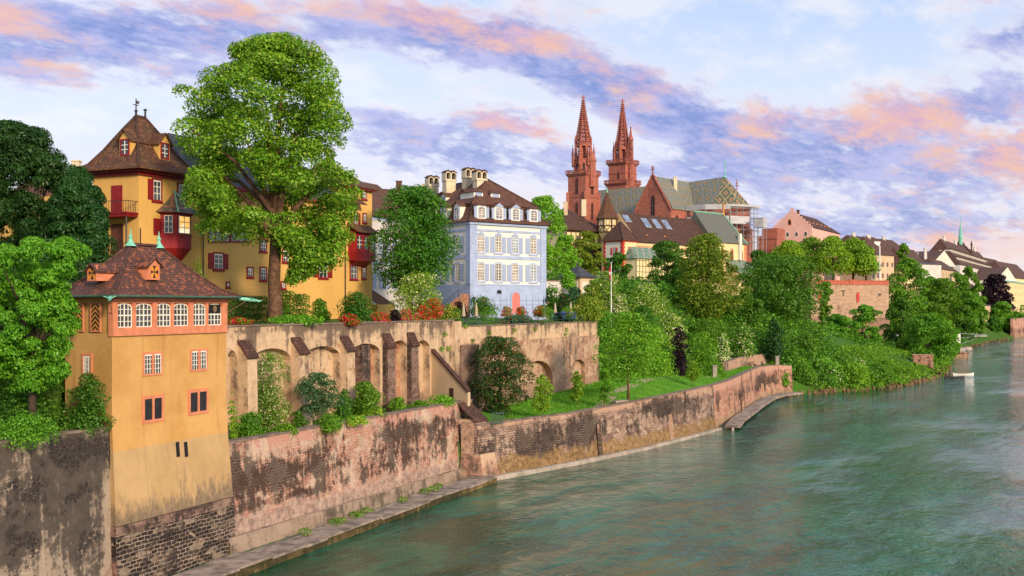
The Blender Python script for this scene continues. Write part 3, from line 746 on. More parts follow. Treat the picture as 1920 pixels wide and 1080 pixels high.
# walking ledge at the foot of the first wall, in stepped slabs
mb = MB(); ms = MB()
L0, L1 = Vector((-17.4, 60.0)), Vector((-1.6, 97.2)); d = (L1 - L0).normalized(); n = Vector((d.y, -d.x)); Ln = (L1 - L0).length
s = 0.0; rg = random.Random(3); k = 0
while s < Ln - .1:
    e = min(Ln, s + rg.uniform(2.6, 4.2)); h = .62 + .08 * math.sin(k * 1.7) - .002 * s; k += 1
    p, q = L0 + d * s, L0 + d * (e - .04); wd = 1.9 if s > 4 else 2.2
    o1, o2 = n * (.25 + rg.uniform(-.05, .05)), -n * wd
    poly = [tuple(p + o2), tuple(p + o1), tuple(q + o1), tuple(q + o2)]
    ms.prism(poly, -.8, h - .14, 1)
    o1 = n * .32
    poly = [tuple(p + o2), tuple(p + o1), tuple(q + o1), tuple(q + o2)]
    ms.prism(poly, h - .138, h, 0)
    s = e
struct('river_path', ms, [M['slab'], M['ledge_side']])
# low concrete kerb along the second wall, then the curved landing walk
ms = MB()
K = [(-1.5, 97.6), (6.9, 107.6), (15.1, 118.6), (22.0, 129.4), (27.2, 138.0)]
outk = ribbon_wall(ms, K, [.42, .40, .36, .32, .3], .02, .5, z0=-.8)
struct('river_kerb', ms, M['concrete'])
ms = MB()
K = [(29.3, 136.9), (31.6, 144.5), (33.6, 150), (39.8, 167.3), (44.2, 178.8), (47.8, 185.6), (51.5, 189.0)]
outk = ribbon_wall(ms, K, [.7, .75, .8, .8, .8, .75, .7], .0, 1.9, z0=.38, step=1.5)
w = solo('landing_walk', ms, M['slab'], 'narrow curved stone walkway just above the water under the pink quay wall', 'walkway', (38, 165, .4))
for a in outk[::6]:
    c = a[2].lerp(a[3], .5); mb = MB(); mb.box(c.x - .15, c.x + .15, c.y - .15, c.y + .15, -1, .37); part('pier', mb, M['concrete'], w)

# ---- arched terrace wall with buttresses
T0 = Vector((-22.75, 70.8)); TD = (Vector((-3.8, 100.3)) - Vector((-18.25, 68.6))).normalized(); TN = Vector((TD.y, -TD.x))
def s_of(a, d, px):
    """distance along a plan line a + d*s at which it is seen in column px"""
    r = (px - 960) / F
    return (r * a[1] - a[0]) / (d[0] - r * d[1])
def arched_wall(mb, a, d, L, ztop, zbot, thick, arches, nseg=10, m=0, mn=1):
    """front in plane a+d*s; arches: (s0, s1, spring z, crown z, depth, material of niche back)"""
    d = Vector(d); n = Vector((d.y, -d.x)); a = Vector(a)
    def q(s, o, z): 
        p = a + d * s - n * o; return (p.x, p.y, z)
    def fq(s0, s1, z00, z01, z10, z11):
        mb.face([q(s0, 0, z00), q(s1, 0, z10), q(s1, 0, z11), q(s0, 0, z01)], m, [(s0, z00), (s1, z10), (s1, z11), (s0, z01)])
    cur = 0.0
    for (s0, s1, zs, zc, dep, mi) in arches:
        if s0 > cur: fq(cur, s0, zbot, ztop, zbot, ztop)
        pts = []
        for k in range(nseg + 1):
            an = math.pi * (1 - k / nseg)
            pts.append(((s0 + s1) / 2 + (s1 - s0) / 2 * math.cos(an), zs + (zc - zs) * math.sin(an)))
        for (sa, za), (sb, zb) in zip(pts, pts[1:]):
            fq(sa, sb, za, ztop, zb, ztop)
            mb.face([q(sa, 0, za), q(sa, dep, za), q(sb, dep, zb), q(sb, 0, zb)], m)
            mb.face([q(sa, dep, zbot), q(sb, dep, zbot), q(sb, dep, zb), q(sa, dep, za)], mi, [(sa, zbot), (sb, zbot), (sb, zb), (sa, za)])
        mb.face([q(s0, 0, zbot), q(s0, dep, zbot), q(s0, dep, zs), q(s0, 0, zs)], m)
        mb.face([q(s1, dep, zbot), q(s1, 0, zbot), q(s1, 0, zs), q(s1, dep, zs)], m)
        cur = s1
    if cur < L: fq(cur, L, zbot, ztop, zbot, ztop)
    mb.face([q(0, 0, ztop), q(L, 0, ztop), q(L, thick, ztop), q(0, thick, ztop)], m)
    mb.face([q(L, thick, zbot), q(0, thick, zbot), q(0, thick, ztop), q(L, thick, ztop)], m)
    mb.face([q(L, 0, zbot), q(L, thick, zbot), q(L, thick, ztop), q(L, 0, ztop)], m)
    mb.face([q(0, thick, zbot), q(0, 0, zbot), q(0, 0, ztop), q(0, thick, ztop)], m)
tw = thing('terrace_wall', 'high ochre terrace wall with blind arches and buttresses under the rose garden', 'wall', (-14, 90, 6.5))
S = lambda px: s_of(T0, TD, px)
LT = S(850)
mb = MB()
ar = []
for (p0, p1, ys_, yc, mi) in ((424, 446, 688, 657, 0), (470, 546, 678, 653, 0), (568, 638, 672, 649, 0), (657, 713, 664, 644, 1), (735, 763, 654, 638, 1), (779, 806, 655, 638, 0)):
    s0, s1 = S(p0), S(p1); Ym = T0.y + TD.y * (s0 + s1) / 2
    ar.append((s0, s1, Z(ys_, Ym), Z(yc, Ym), .75, mi))
arched_wall(mb, T0, TD, LT, 14.5, 5.6, .94, ar)
part('wall_body', mb, [M['terrace'], M['niche_brick']], tw)
mb = MB()
p = T0; q = T0 + TD * LT
e = [(p + TN * .1), (q + TN * .1), (q - TN * .9), (p - TN * .9)]
mb.prism([tuple(v) for v in e], 14.505, 14.63, 0)
part('coping', mb, M['coping'], tw)
def buttress(p0, p1, ycap, ybot, out, dark=False, z_low=None):
    s0, s1 = S(p0), S(p1); s1 = max(s1 - .35, s0 + .5); Ym = T0.y + TD.y * (s0 + s1) / 2
    zc = Z(ycap, Ym); zb = 5.7
    mbb = MB(); mc = MB()
    def q(s, o, z): 
        v = T0 + TD * s + TN * o; return (v.x, v.y, z)
    ze = zc - 1.15
    mbb.ext([q(s0, .0, zb), q(s0, out, zb), q(s0, out, zb + 1.6), q(s0, out * .75, zb + 1.9), q(s0, out * .68, ze), q(s0, .0, zc - .1)], tuple(q(s1, 0, 0)[i] - q(s0, 0, 0)[i] for i in range(3)))
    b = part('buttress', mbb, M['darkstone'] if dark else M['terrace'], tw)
    mc.ext([q(s0 - .08, .0, zc - .05), q(s0 - .08, out * .68 + .14, ze - .1), q(s0 - .08, out * .68 + .14, ze + .06), q(s0 - .08, .0, zc + .12)], tuple(q(s1 + .08, 0, 0)[i] - q(s0 - .08, 0, 0)[i] for i in range(3)))
    part('buttress_cap', mc, M['tile_dark'], b)
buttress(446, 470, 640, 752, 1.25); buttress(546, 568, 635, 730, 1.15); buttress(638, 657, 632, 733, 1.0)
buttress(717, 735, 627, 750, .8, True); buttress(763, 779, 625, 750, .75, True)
s0, s1 = S(679), S(695)
mb = MB()
def q3(s, o, z):
    v = T0 + TD * s + TN * o; return (v.x, v.y, z)
mb.ext([q3(s0, -.74, 5.7), q3(s0, .12, 5.7), q3(s0, -.05, 12.6), q3(s0, -.74, 12.6)], tuple(q3(s1, 0, 0)[i] - q3(s0, 0, 0)[i] for i in range(3)))
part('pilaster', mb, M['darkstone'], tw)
# sloping wing wall closing the lower garden
sw = S(809)
A = T0 + TD * sw; B = Vector((-4.15, 100.0))
wd = thing('wing_wall', 'sloping ochre wing wall with dark tiled coping and a little door', 'wall', (*((A + B) / 2), 6.5))
mb = MB(); th = TD * .55
mb.ext([(*A, 5), (*B, 5), (*B, 7.9), (*A, 11.6)], (th.x, th.y, 0))
part('wall_body', mb, M['beige'], wd)
mb = MB(); th2 = TD * .75
A2, B2 = A - TD * .1, B - TD * .1
mb.ext([(*A2, 11.6), (*B2, 7.9), (*B2, 8.12), (*A2, 11.85)], (th2.x, th2.y, 0))
part('coping', mb, M['tile_dark'], wd)
FMw = face_frame(tuple(A), tuple(B))
mb = MB(); mb.box(2.6, 3.15, -.03, .02, 6.75, 8.2, 0, FMw)
part('door', mb, M['timber'], wd)
# little tiled watch hut on the river wall
hut = thing('watch_hut', 'tiny stone hut with a steep mossy roof built onto the quay wall corner', 'hut', (-3.2, 99.5, 3))
mb = MB(); FMh = face_frame((-4.3, 98.9), (-3.0, 101.6))
mb.box(0, 2.4, -.9, .8, 2.2, 5.5, 0, FMh); part('wall', mb, M['terrace'], hut)
mb = MB(); mb.ext([FMh @ Vector(v) for v in ((-.15, -1.1, 5.2), (-.15, .8, 6.9), (-.15, .8, 7.02), (-.15, -1.15, 5.32))], FMh.to_3x3() @ Vector((2.5, 0, 0)))
part('roof', mb, M['tile_dark'], hut)
mb = MB(); mb.box(.8, 1.5, -.93, -.85, 2.9, 4.8, 0, FMh); part('shutter', mb, M['wood'], hut)
mb = MB()
mb.prism([(-4.9, 98.0), (-2.5, 97.0), (-1.0, 99.4), (-4.2, 103.0)], -1, 2.4, 0, [(-4.7, 98.4), (-2.9, 97.7), (-1.6, 99.4), (-4.2, 102.6)]); mb.prism([(-4.7, 98.4), (-3.3, 98.2), (-2.4, 99.8), (-4.2, 102.4)], 2.4, 5.2, 0)
part('plinth', mb, M['terrace_back'], hut)

# ---- second terrace wall below the palace garden
U0 = Vector((-6.25, 108.2)); U1 = Vector((11.6, 145.0)); UD = (U1 - U0).normalized(); UN = Vector((UD.y, -UD.x))
SU = lambda px: s_of(U0, UD, px)
tw2 = thing('terrace_wall', 'brown brick terrace wall with one large and one small arch below the blue palace', 'wall', (2.6, 126, 4.5))
mb = MB(); LU = (U1 - U0).length
ar = []
for (p0, p1, ys_, yc, dep) in ((975, 1033, 715, 676, .8), (1068, 1094, 690, 674, .6)):
    s0, s1 = SU(p0), SU(p1); Ym = U0.y + UD.y * (s0 + s1) / 2
    ar.append((s0, s1, Z(ys_, Ym), Z(yc, Ym), dep, 1))
arched_wall(mb, U0 + UN * .25, UD, LU, 12.1, 3.8, .9, ar)
arched_wall(mb, U0, UD, LU, 13.85, 11.9, .85, [], m=2)
part('wall_body', mb, [M['terrace_back'], M['terrace_back'], M['terrace']], tw2)
mb = MB()
for (sa, sb, z0_, z1_) in ((SU(850), SU(884), 4.0, 12.0),):
    p, q = U0 + UD * sa, U0 + UD * sb
    e = [p + UN * .3, p + UN * .9, q + UN * .9, q + UN * .3]
    mb.prism([tuple(v) for v in (e[0], e[1], e[2], e[3])], z0_, z1_, 0)
part('buttress', mb, M['darkstone'], tw2)
mb = MB()
e = [U0 + UN * .08, U1 + UN * .08, U1 - UN * .9, U0 - UN * .9]
mb.prism([tuple(v) for v in e], 13.855, 13.97, 0)
part('coping', mb, M['coping'], tw2)
# brick corner pier where the two terraces meet
mb = MB()
c = T0 + TD * LT
e = [c - TD * .2 + TN * .25, c + TD * 1.3 + TN * .25, c + TD * 5.2 - TN * 2.6, c - TD * .2 - TN * 2.6]
mb.prism([tuple(v) for v in e], 4, 14.45, 0)
o = solo('corner_pier', mb, M['terrace'], 'brick corner pier where the two terrace walls meet, with moss tufts', 'wall', (*c, 4.5))

# lawn between the second quay wall and the terrace, gravel paths
mb = MB()
lr = []
for k in range(0, 30):
    y = 104.8 + k * 2.9
    d1, z1, d3, z3, z4, z5, z6, z7 = prof(y)
    row = []
    for j in range(9):
        d = d1 + .05 + (d3 - .6 - d1) * j / 8
        bulge = (1.1 * math.exp(-((y - 140) / 14) ** 2)) * math.sin(math.pi * j / 8) + .06 * math.sin(k * 1.3 + j)
        row.append((shore(y) - d, y, z1 + (z3 - z1) * j / 8 + .03 + max(0, bulge)))
    lr.append(row)
for a, b in zip(lr, lr[1:]):
    for j in range(8): mb.face([a[j + 1], a[j], b[j], b[j + 1]])
struct('lawn', mb, M['lawn'], smooth=True)
def lawn_z(x, y):
    k = (y - 104.8) / 2.9; k = min(max(k, 0), 28.999); i = int(k)
    r = lr[i]; t_ = (r[0][0] - x) / (r[0][0] - r[8][0])
    t_ = min(max(t_, 0), 1) * 8; j = min(int(t_), 7); f = t_ - j
    za = r[j][2] * (1 - f) + r[j + 1][2] * f; r2 = lr[i + 1]; zb = r2[j][2] * (1 - f) + r2[j + 1][2] * f
    return za + (zb - za) * (k - i)
# ------------------------------------------------------------------ windows, roofs, dormers
def outline(w, h, arch, b=0.0, n=8, rise=None):
    """closed outline of an opening in facade coordinates (x along, z up), foot at z=0, grown by b"""
    x = w / 2 + b
    if arch == 'flat': return [(-x, -b), (x, -b), (x, h + b), (-x, h + b)]
    if arch == 'seg':
        r = rise or w * .16; pts = [(-x, -b), (x, -b)]
        for k in range(n + 1):
            a = 1 - 2 * k / n; pts.append((x * a, h - r + (r + b) * math.sqrt(max(0, 1 - a * a)) ** 1.0 if abs(a) < 1 else h - r))
        return pts
    if arch == 'round':
        pts = [(-x, -b), (x, -b)]
        for k in range(n + 1):
            an = math.pi * k / n; pts.append((x * math.cos(an), h - w / 2 + x * math.sin(an)))
        return pts
    if arch == 'pointed':
        pts = [(-x, -b), (x, -b)]; zs = h - w * .95; R = 2 * x
        m_ = max(3, n // 2)
        for k in range(m_ + 1):
            an = (math.pi / 3) * k / m_; pts.append((-x + R * math.cos(an), zs + R * math.sin(an)))
        for k in range(m_ - 1, -1, -1):
            an = (math.pi / 3) * k / m_; pts.append((x - R * math.cos(an), zs + R * math.sin(an)))
        return pts
def ring(mb, inn, out, y0, y1, m=0):
    """flat surround between two outlines, from the wall (y=y0) out to y=y1 (negative is outward)"""
    n = len(inn)
    for i in range(n):
        j = (i + 1) % n
        a, b, c, d = inn[i], inn[j], out[j], out[i]
        mb.face([(a[0], y1, a[1]), (d[0], y1, d[1]), (c[0], y1, c[1]), (b[0], y1, b[1])], m)
        mb.face([(d[0], y1, d[1]), (d[0], y0, d[1]), (c[0], y0, c[1]), (c[0], y1, c[1])], m)
        mb.face([(a[0], y0, a[1]), (a[0], y1, a[1]), (b[0], y1, b[1]), (b[0], y0, b[1])], m)
def top_at(inn, x):
    zt = None
    n = len(inn)
    for i in range(n):
        a, b = inn[i], inn[(i + 1) % n]
        if abs(a[0] - b[0]) < 1e-6: continue
        lo, hi = (a, b) if a[0] < b[0] else (b, a)
        if lo[0] - 1e-6 <= x <= hi[0] + 1e-6:
            z = lo[1] + (hi[1] - lo[1]) * (x - lo[0]) / (hi[0] - lo[0])
            zt = z if zt is None else max(zt, z)
    return zt if zt is not None else inn[2][1]
class Win:
    """a window style: surround, pane, glazing bars, shutters"""
    def __init__(s, frame, pane, bars=None, nx=2, nz=3, bt=.12, arch='flat', shutters='', sm=None, sill=None, bar=.045, sash=.07, proud=.07, mull=None, rise=None):
        s.__dict__.update(locals()); s.cache = {}
    def meshes(s, w, h):
        k = (round(w, 2), round(h, 2))
        if k in s.cache: return s.cache[k]
        inn = outline(w, h, s.arch, rise=s.rise); out = outline(w, h, s.arch, s.bt, rise=s.rise)
        f = MB(); ring(f, inn, out, 0.02, -s.proud)
        if s.sill: f.box(-w / 2 - s.bt - .06, w / 2 + s.bt + .06, -s.proud - .09, 0.02, -s.bt - .08, -s.bt + .02)
        p = MB(); p.face([(x, -.014, z) for x, z in inn], 0)
        b = MB()
        if s.bars:
            ring(b, outline(w - 2 * s.sash, h - 2 * s.sash, s.arch, 0, rise=s.rise) if s.arch == 'flat' else [(x * (1 - 2 * s.sash / w), z * (1 - 1.6 * s.sash / h) + s.sash * .8) for x, z in inn], inn, -.014, -.045)
            if s.arch == 'flat': b.f = [[(x, y, z + (s.sash if False else 0)) for x, y, z in f_] for f_ in b.f]
            for i in range(1, s.nx):
                x = -w / 2 + w * i / s.nx; bw = s.bar * (2.0 if (s.mull and i * 2 == s.nx) else 1.0)
                b.box(x - bw / 2, x + bw / 2, -.05, -.014, 0, top_at(inn, x) - .01)
            for j in range(1, s.nz):
                z = h * j / s.nz; bw = s.bar * (1.9 if (s.mull and j == s.mull) else 1.0)
                b.box(-w / 2, w / 2, -.047, -.015, z - bw / 2, z + bw / 2)
        sh = MB()
        if s.shutters:
            sw = w * .52 if 'w' not in s.shutters else w * .6
            hh = h - (w * .16 if s.arch == 'seg' else 0)
            for i in range(9): pass
            sh.box(-sw / 2, sw / 2, -.05, 0.0, -.04, hh + .04)
            sh.box(-sw / 2 + .06, sw / 2 - .06, -.065, -.05, .06, hh * .48); sh.box(-sw / 2 + .06, sw / 2 - .06, -.065, -.05, hh * .54, hh - .06)
        r = (f.mesh('window', [s.frame]), p.mesh('pane', [s.pane]), b.mesh('glazing_bars', [s.bars]) if s.bars else None, sh.mesh('shutter', [s.sm or s.frame]) if s.shutters else None,
             (w * .52 if 'w' not in s.shutters else w * .6))
        s.cache[k] = r
        return r
    def put(s, parent, FM, x, z, w, h, name='window', pane=None, y=0.0, shutters=None):
        f, p, b, sh, sw = s.meshes(w, h)
        o = link(name, f, parent)
        o.matrix_local = Matrix.Translation(-Vector(rootloc(parent))) @ FM @ Matrix.Translation((x, y, z))
        c = link('pane', p, o)
        if pane:
            c.data = p.copy(); c.data.materials[0] = pane
        if b: link('glazing_bars', b, o)
        st = s.shutters if shutters is None else shutters
        if sh:
            for side, ch in ((-1, 'l'), (1, 'r')):
                if ch in st:
                    q = link('shutter', sh, o); q.location = (side * (w / 2 + s.bt + sw / 2 + .02), -.012, 0)
        return o
def flatwin(frame, pane, w, h, bt=.1, arch='flat', bars=None, nx=2, nz=2):
    """a whole window as one small mesh, for far facades"""
    mb = MB(); inn = outline(w, h, arch); ring(mb, inn, outline(w, h, arch, bt), .02, -.06, 0)
    mb.face([(x, -.014, z) for x, z in inn], 1)
    mats = [frame, pane]
    if bars:
        mats.append(bars)
        for i in range(1, nx):
            x = -w / 2 + w * i / nx; mb.box(x - .035, x + .035, -.045, -.013, 0, top_at(inn, x), 2)
        for j in range(1, nz):
            mb.box(-w / 2, w / 2, -.043, -.014, h * j / nz - .03, h * j / nz + .03, 2)
    return mb.mesh('window', mats)
def put(parent, me, FM, x, z, name='window', y=0.0):
    o = link(name, me, parent)
    o.matrix_local = Matrix.Translation(-Vector(rootloc(parent))) @ FM @ Matrix.Translation((x, y, z))
    return o
def lerp2(a, b, k): return (a[0] + (b[0] - a[0]) * k, a[1] + (b[1] - a[1]) * k)
def grow(poly, o):
    """grow a convex counter-clockwise plan outline by o"""
    n = len(poly); r = []
    for i in range(n):
        a, b, c = Vector(poly[i - 1]), Vector(poly[i]), Vector(poly[(i + 1) % n])
        d1, d2 = (b - a).normalized(), (c - b).normalized()
        n1, n2 = Vector((d1.y, -d1.x)), Vector((d2.y, -d2.x))
        k = (n1 + n2); k = k / max(.2, k.dot(n1))
        r.append(tuple(b + k * o))
    return r
def roof4(mb, poly, r0, r1, prof, m=0, gable=None, th=.14, hips=None, hip_r=.11):
    """roof over four corners (0-1 is the front eave) up to the ridge r0-r1; prof = [(k, z)] from eave to ridge; gable = material of upright ends"""
    tgt = [r0, r1, r1, r0]
    rings = [[(*lerp2(poly[i], tgt[i], k), z) for i in range(4)] for k, z in prof]
    for a, b in zip(rings, rings[1:]):
        for i in range(4):
            j = (i + 1) % 4
            mb.face([a[i], a[j], b[j], b[i]], m if (gable is None or i in (0, 2)) else gable)
    lo = [(p[0], p[1], p[2] - th) for p in rings[0]]
    for i in range(4):
        j = (i + 1) % 4; mb.face([lo[i], lo[j], rings[0][j], rings[0][i]], m)
    mb.face(list(reversed(lo)), m)
    if hips is not None:
        for i in range(4): hips.tube([(p[0], p[1], p[2] + .03) for p in [r[i] for r in rings]], hip_r, 5)
        hips.tube([(*r0, prof[-1][1] + .03), (*r1, prof[-1][1] + .03)], hip_r, 5)
def walls4(mb, poly, z0, z1, m=0): mb.prism(poly, z0, z1, m, top=False)
def dormer(parent, FM, x, z, w, h, depth, roofm, bodym, facem, winm, style='gable', roofh=.6, over=.18, y=0.0, body_label=None):
    """dormer: face at local y, body runs back into the roof"""
    G = FM @ Matrix.Translation((x, y, z))
    mb = MB()
    if style == 'gable':
        mb.ext([G @ Vector(v) for v in ((-w / 2, 0, 0), (w / 2, 0, 0), (w / 2, 0, h), (0, 0, h + roofh), (-w / 2, 0, h))], G.to_3x3() @ Vector((0, depth, 0)), 0)
    else:
        mb.box(-w / 2, w / 2, 0, depth, 0, h, 0, G)
    d = part('dormer', mb, [bodym], parent)
    mr = MB(); W = w / 2 + over
    if style == 'gable':
        sl = roofh / (w / 2)
        e = h + .02 - over * sl
        for sg in (-1, 1):
            mr.ext([G @ Vector(v) for v in ((sg * W, -over, e), (0, -over, h + roofh + .02), (0, -over, h + roofh + .12), (sg * W, -over, e + .10))], G.to_3x3() @ Vector((0, depth + over, 0)))
    elif style == 'hip':
        b = [(-W, -over), (W, -over), (W, depth), (-W, depth)]
        P4 = [G @ Vector((*p, h + .01)) for p in b]; T = [G @ Vector((*p, h + roofh)) for p in ((-W * .25, W * .8), (W * .25, W * .8), (W * .25, depth), (-W * .25, depth))]
        for i in range(4):
            j = (i + 1) % 4; mr.face([P4[i], P4[j], T[j], T[i]])
        mr.face(T); mr.face(list(reversed(P4)))
    part('dormer_roof', mr, [roofm], d)
    if winm is not None: put(d, winm, G, 0, h * .14, 'dormer_window')
    return d
def sface(a, b, px):
    d = (Vector(b) - Vector(a)).normalized(); return s_of(a, d, px)
def span(a, b, p0, p1, y0, y1):
    """centre along the facade, foot height, width, height of a feature measured between columns p0-p1 and rows y0(top)-y1(bottom)"""
    d = (Vector(b) - Vector(a)).normalized()
    s0, s1 = s_of(a, d, p0), s_of(a, d, p1); Y = a[1] + d.y * (s0 + s1) / 2
    return (s0 + s1) / 2, Z(y1, Y), s1 - s0, Z(y0, Y) - Z(y1, Y)

# ------------------------------------------------------------------ the river pavilion (yellow tower in front)
c0, c1, c2, c3 = (-22.5, 60.0), (-18.63, 69.5), (-22.2, 71.73), (-26.07, 62.23)
pv = thing('river_pavilion', 'tall yellow tower pavilion rising from the river with a hipped red tile roof', 'tower', (-22.7, 66, 3))
plan = [c0, c1, c2, c3]
fr = face_frame(c0, c1); lf = face_frame(c3, c0)
bt = Vector((.926, -.377)) * .55; bl = Vector((-.53, -.85)) * .25
flare = [tuple(Vector(c0) + bt + bl), tuple(Vector(c1) + bt), c2, tuple(Vector(c3) + bl)]
mb = MB()
mb.prism(plan, 9.4, 14.45, 0, top=False)
mb.prism([tuple(Vector(c0) + bt * .25 + bl * .2), tuple(Vector(c1) + bt * .25), c2, c3], 7.8, 9.4, 0, plan, top=False)
mb.prism(flare, 3.66, 7.8, 1, [tuple(Vector(c0) + bt * .25 + bl * .2), tuple(Vector(c1) + bt * .25), c2, c3], top=False)
part('wall', mb, [M['ochre'], M['ochre_pale']], pv)
mb = MB(); f2 = grow(flare, .06)
f3 = [tuple(Vector(f2[0]) + bt * .35), tuple(Vector(f2[1]) + bt * .35), f2[2], f2[3]]
mb.prism(f3, -1.2, 3.1, 0, f2, top=True)
mb.prism(grow(f2, .05), 3.1, 3.62, 1, grow(f2, -.03))
part('plinth', mb, [M['wall_base'], M['darkstone']], pv)
mb = MB()
mb.prism(grow(plan, -.10), 14.45, 16.42, 1, top=False)
LF = 10.258
sp = []
pxs = [(219, 248), (254.4, 285), (293, 320), (325.5, 353), (361, 385.5), (390, 415)]
edges = [(sface(c0, c1, a), sface(c0, c1, b)) for a, b in pxs]
# pink stone frame of the window storey: posts, sill, lintel, built round the six openings
zs0, zs1 = 14.78, 16.1
mb.box(-.02, LF + .02, -.10, .25, 14.42, zs0, 0, fr)
mb.box(-.06, LF + .06, -.15, .2, 14.30, 14.42, 0, fr)
mb.box(-.02, LF + .02, -.06, .25, zs1 + .08, 16.42, 0, fr)
cur = -.02
for i, (a, b) in enumerate(edges + [(LF + .02, 0)]):
    if a - cur > .02: mb.box(cur, a, -.06 - (.03 if i % 2 == 0 else -.02), .25, zs0, zs1 + .08, 0, fr)
    cur = b
part('window_band', mb, [M['pinkstone'], M['ochre']], pv)
mb = MB()
mb.box(-.35, LF + .35, -.42, .1, 16.42, 16.56, 0, fr); mb.box(-.12, LF + .12, -.2, .1, 16.3, 16.42, 0, fr)
mb.box(-.3, 4.4, -.35, .1, 16.42, 16.555, 0, lf)
part('cornice', mb, M['pinkstone'], pv)
W_pav = Win(M['pinkstone'], M['glass'], M['whitewood'], nx=4, nz=4, bt=.02, arch='seg', bar=.038, sash=.06, proud=.03, mull=2, rise=.22)
for i, (a, b) in enumerate(edges):
    o = W_pav.put(pv, fr, (a + b) / 2, zs0, b - a - .02, zs1 - zs0 + .06, y=.06)
    if i == 5:
        mb = MB(); mb.box(-(b - a) / 2 + .08, (b - a) / 2 - .08, -.07, -.05, .78, 1.32, 0)
        mb.lathe([(0.0, -.01), (.17, 0.0), (.2, .01), (0, .02)], (0, 0), 12, 1)
        mb.f[-36:] = [[(x, -.075 - z * .3, 1.05 + y * 1.1) for x, y, z in f] for f in mb.f[-36:]]
        q = link('heraldic_panel', mb.mesh('heraldic_panel', [M['black'], M['wood']]), o)
M['oldglass'] = glassmat('leaded_dark_glass', (0.02, 0.022, 0.03), 0.2)
W_twin = Win(M['pinkstone'], M['glass'], M['whitewood'], nx=6, nz=4, bt=.13, arch='flat', bar=.03, sash=.04, proud=.06)
W_grill = Win(M['pinkstone'], M['oldglass'], M['iron'], nx=12, nz=9, bt=.2, arch='flat', bar=.03, sash=.03, proud=.07)
for (p0, p1, y0, y1, st) in ((270, 301, 664, 700, W_twin), (358.5, 386, 658, 692, W_twin), (270, 302, 747, 786, W_grill), (356, 386, 735, 771, W_grill)):
    x, z, w_, h_ = span(c0, c1, p0, p1, y0, y1)
    o = st.put(pv, fr, x, z, w_, h_)
    mb = MB(); mb.box(-.09, .09, -.075, .0, 0, h_); q = link('mullion', mb.mesh('mullion', [M['pinkstone']]), o)
for (p0, p1) in ((325.5, 331.5), (340.5, 347)):
    x, z, w_, h_ = span(c0, c1, p0, p1, 827, 856)
    mb = MB(); of = lambda zz: .14 + max(0, 7.8 - zz) * .1; zt = z + h_ * .95; mb.ext([fr @ Vector(v) for v in ((x - .14, -of(z) - .03, z), (x + .14, -of(z) - .03, z), (x + .14, -of(zt) - .03, zt), (x - .14, -of(zt) - .03, zt))], fr.to_3x3() @ Vector((0, .1, 0))); part('arrow_slit', mb, M['black'], pv)  # black slab on the wall paints the shade of the slit
x, z, w_, h_ = span(c3, c0, 159, 169, 667, 700)
Win(M['pinkstone'], M['glass'], M['whitewood'], nx=3, nz=4, bt=.14, bar=.035).put(pv, lf, x, z, w_ + .15, h_)
mb0 = MB()
mb0.face([(-.37, -.07, 0), (.37, -.07, 0), (.37, -.07, 1.5), (-.37, -.07, 1.5)], 0, [(0, 0), (1, 0), (1, 1), (0, 1)])
ring(mb0, outline(.74, 1.5, 'flat'), outline(.74, 1.5, 'flat', .09), 0, -.085, 1)
sh = mb0.mesh('shutter', [M['chevron'], M['pinkstone']])
for (p0, p1) in ((139, 158), (171, 190)):
    x, z, w_, h_ = span(c3, c0, p0, p1, 571, 620)
    o = put(pv, sh, lf, x, 14.62, 'shutter'); o.scale = (w_ / .9, 1, 1); o['label'] = 'shutter painted with black and yellow chevrons'
rp = grow(plan, .66)
R0, R1 = (-22.36 + .377 * -1.7, 65.9 + .926 * -1.7), (-22.36 + .377 * .8, 65.9 + .926 * .8)
mb, hp = MB(), MB()
roof4(mb, rp, R0, R1, [(0, 16.62), (.22, 17.0), (.5, 17.85), (.8, 18.95), (1, 19.72)], hips=hp, hip_r=.1)
rf = part('roof', mb, M['tile_red'], pv)
part('ridge_tiles', hp, M['tile_dark'], rf, smooth=True)
mb = MB(); e = [(*p, 16.57) for p in grow(plan, .70)]; mb.tube([e[3], e[0], e[1], e[2]], .07, 6)
part('gutter', mb, M['copper_dark'], pv)
for r in (R0, R1):
    mb = MB(); mb.lathe([(.36, 19.62), (.24, 19.78), (.12, 19.95), (.09, 20.13), (.16, 20.18), (.1, 20.26), (.045, 20.3), (.025, 20.62), (0, 20.7)], r, 10)
    part('finial', mb, M['copper'], pv, smooth=True)
wm = MB(); wm.face([(-.32, -.03, 0), (.32, -.03, 0), (.32, -.03, .72), (-.32, -.03, .72)], 0, [(0, 0), (1, 0), (1, 1), (0, 1)])
ring(wm, outline(.64, .72, 'flat'), outline(.64, .72, 'flat', .1), .02, -.06, 1)
cw = wm.mesh('dormer_window', [M['crosspaint'], M['pinkstone']])
x = sface(c0, c1, 306); dormer(pv, fr, x - .55, 17.55, 1.0, .85, 1.9, M['tile_red'], M['pinkstone'], None, cw, roofh=.42, y=.22)
x = sface(c3, c0, 183); dormer(pv, lf, 2.3, 17.45, .75, .6, 1.9, M['tile_red'], M['pinkstone'], None, cw, roofh=.3, y=.15)
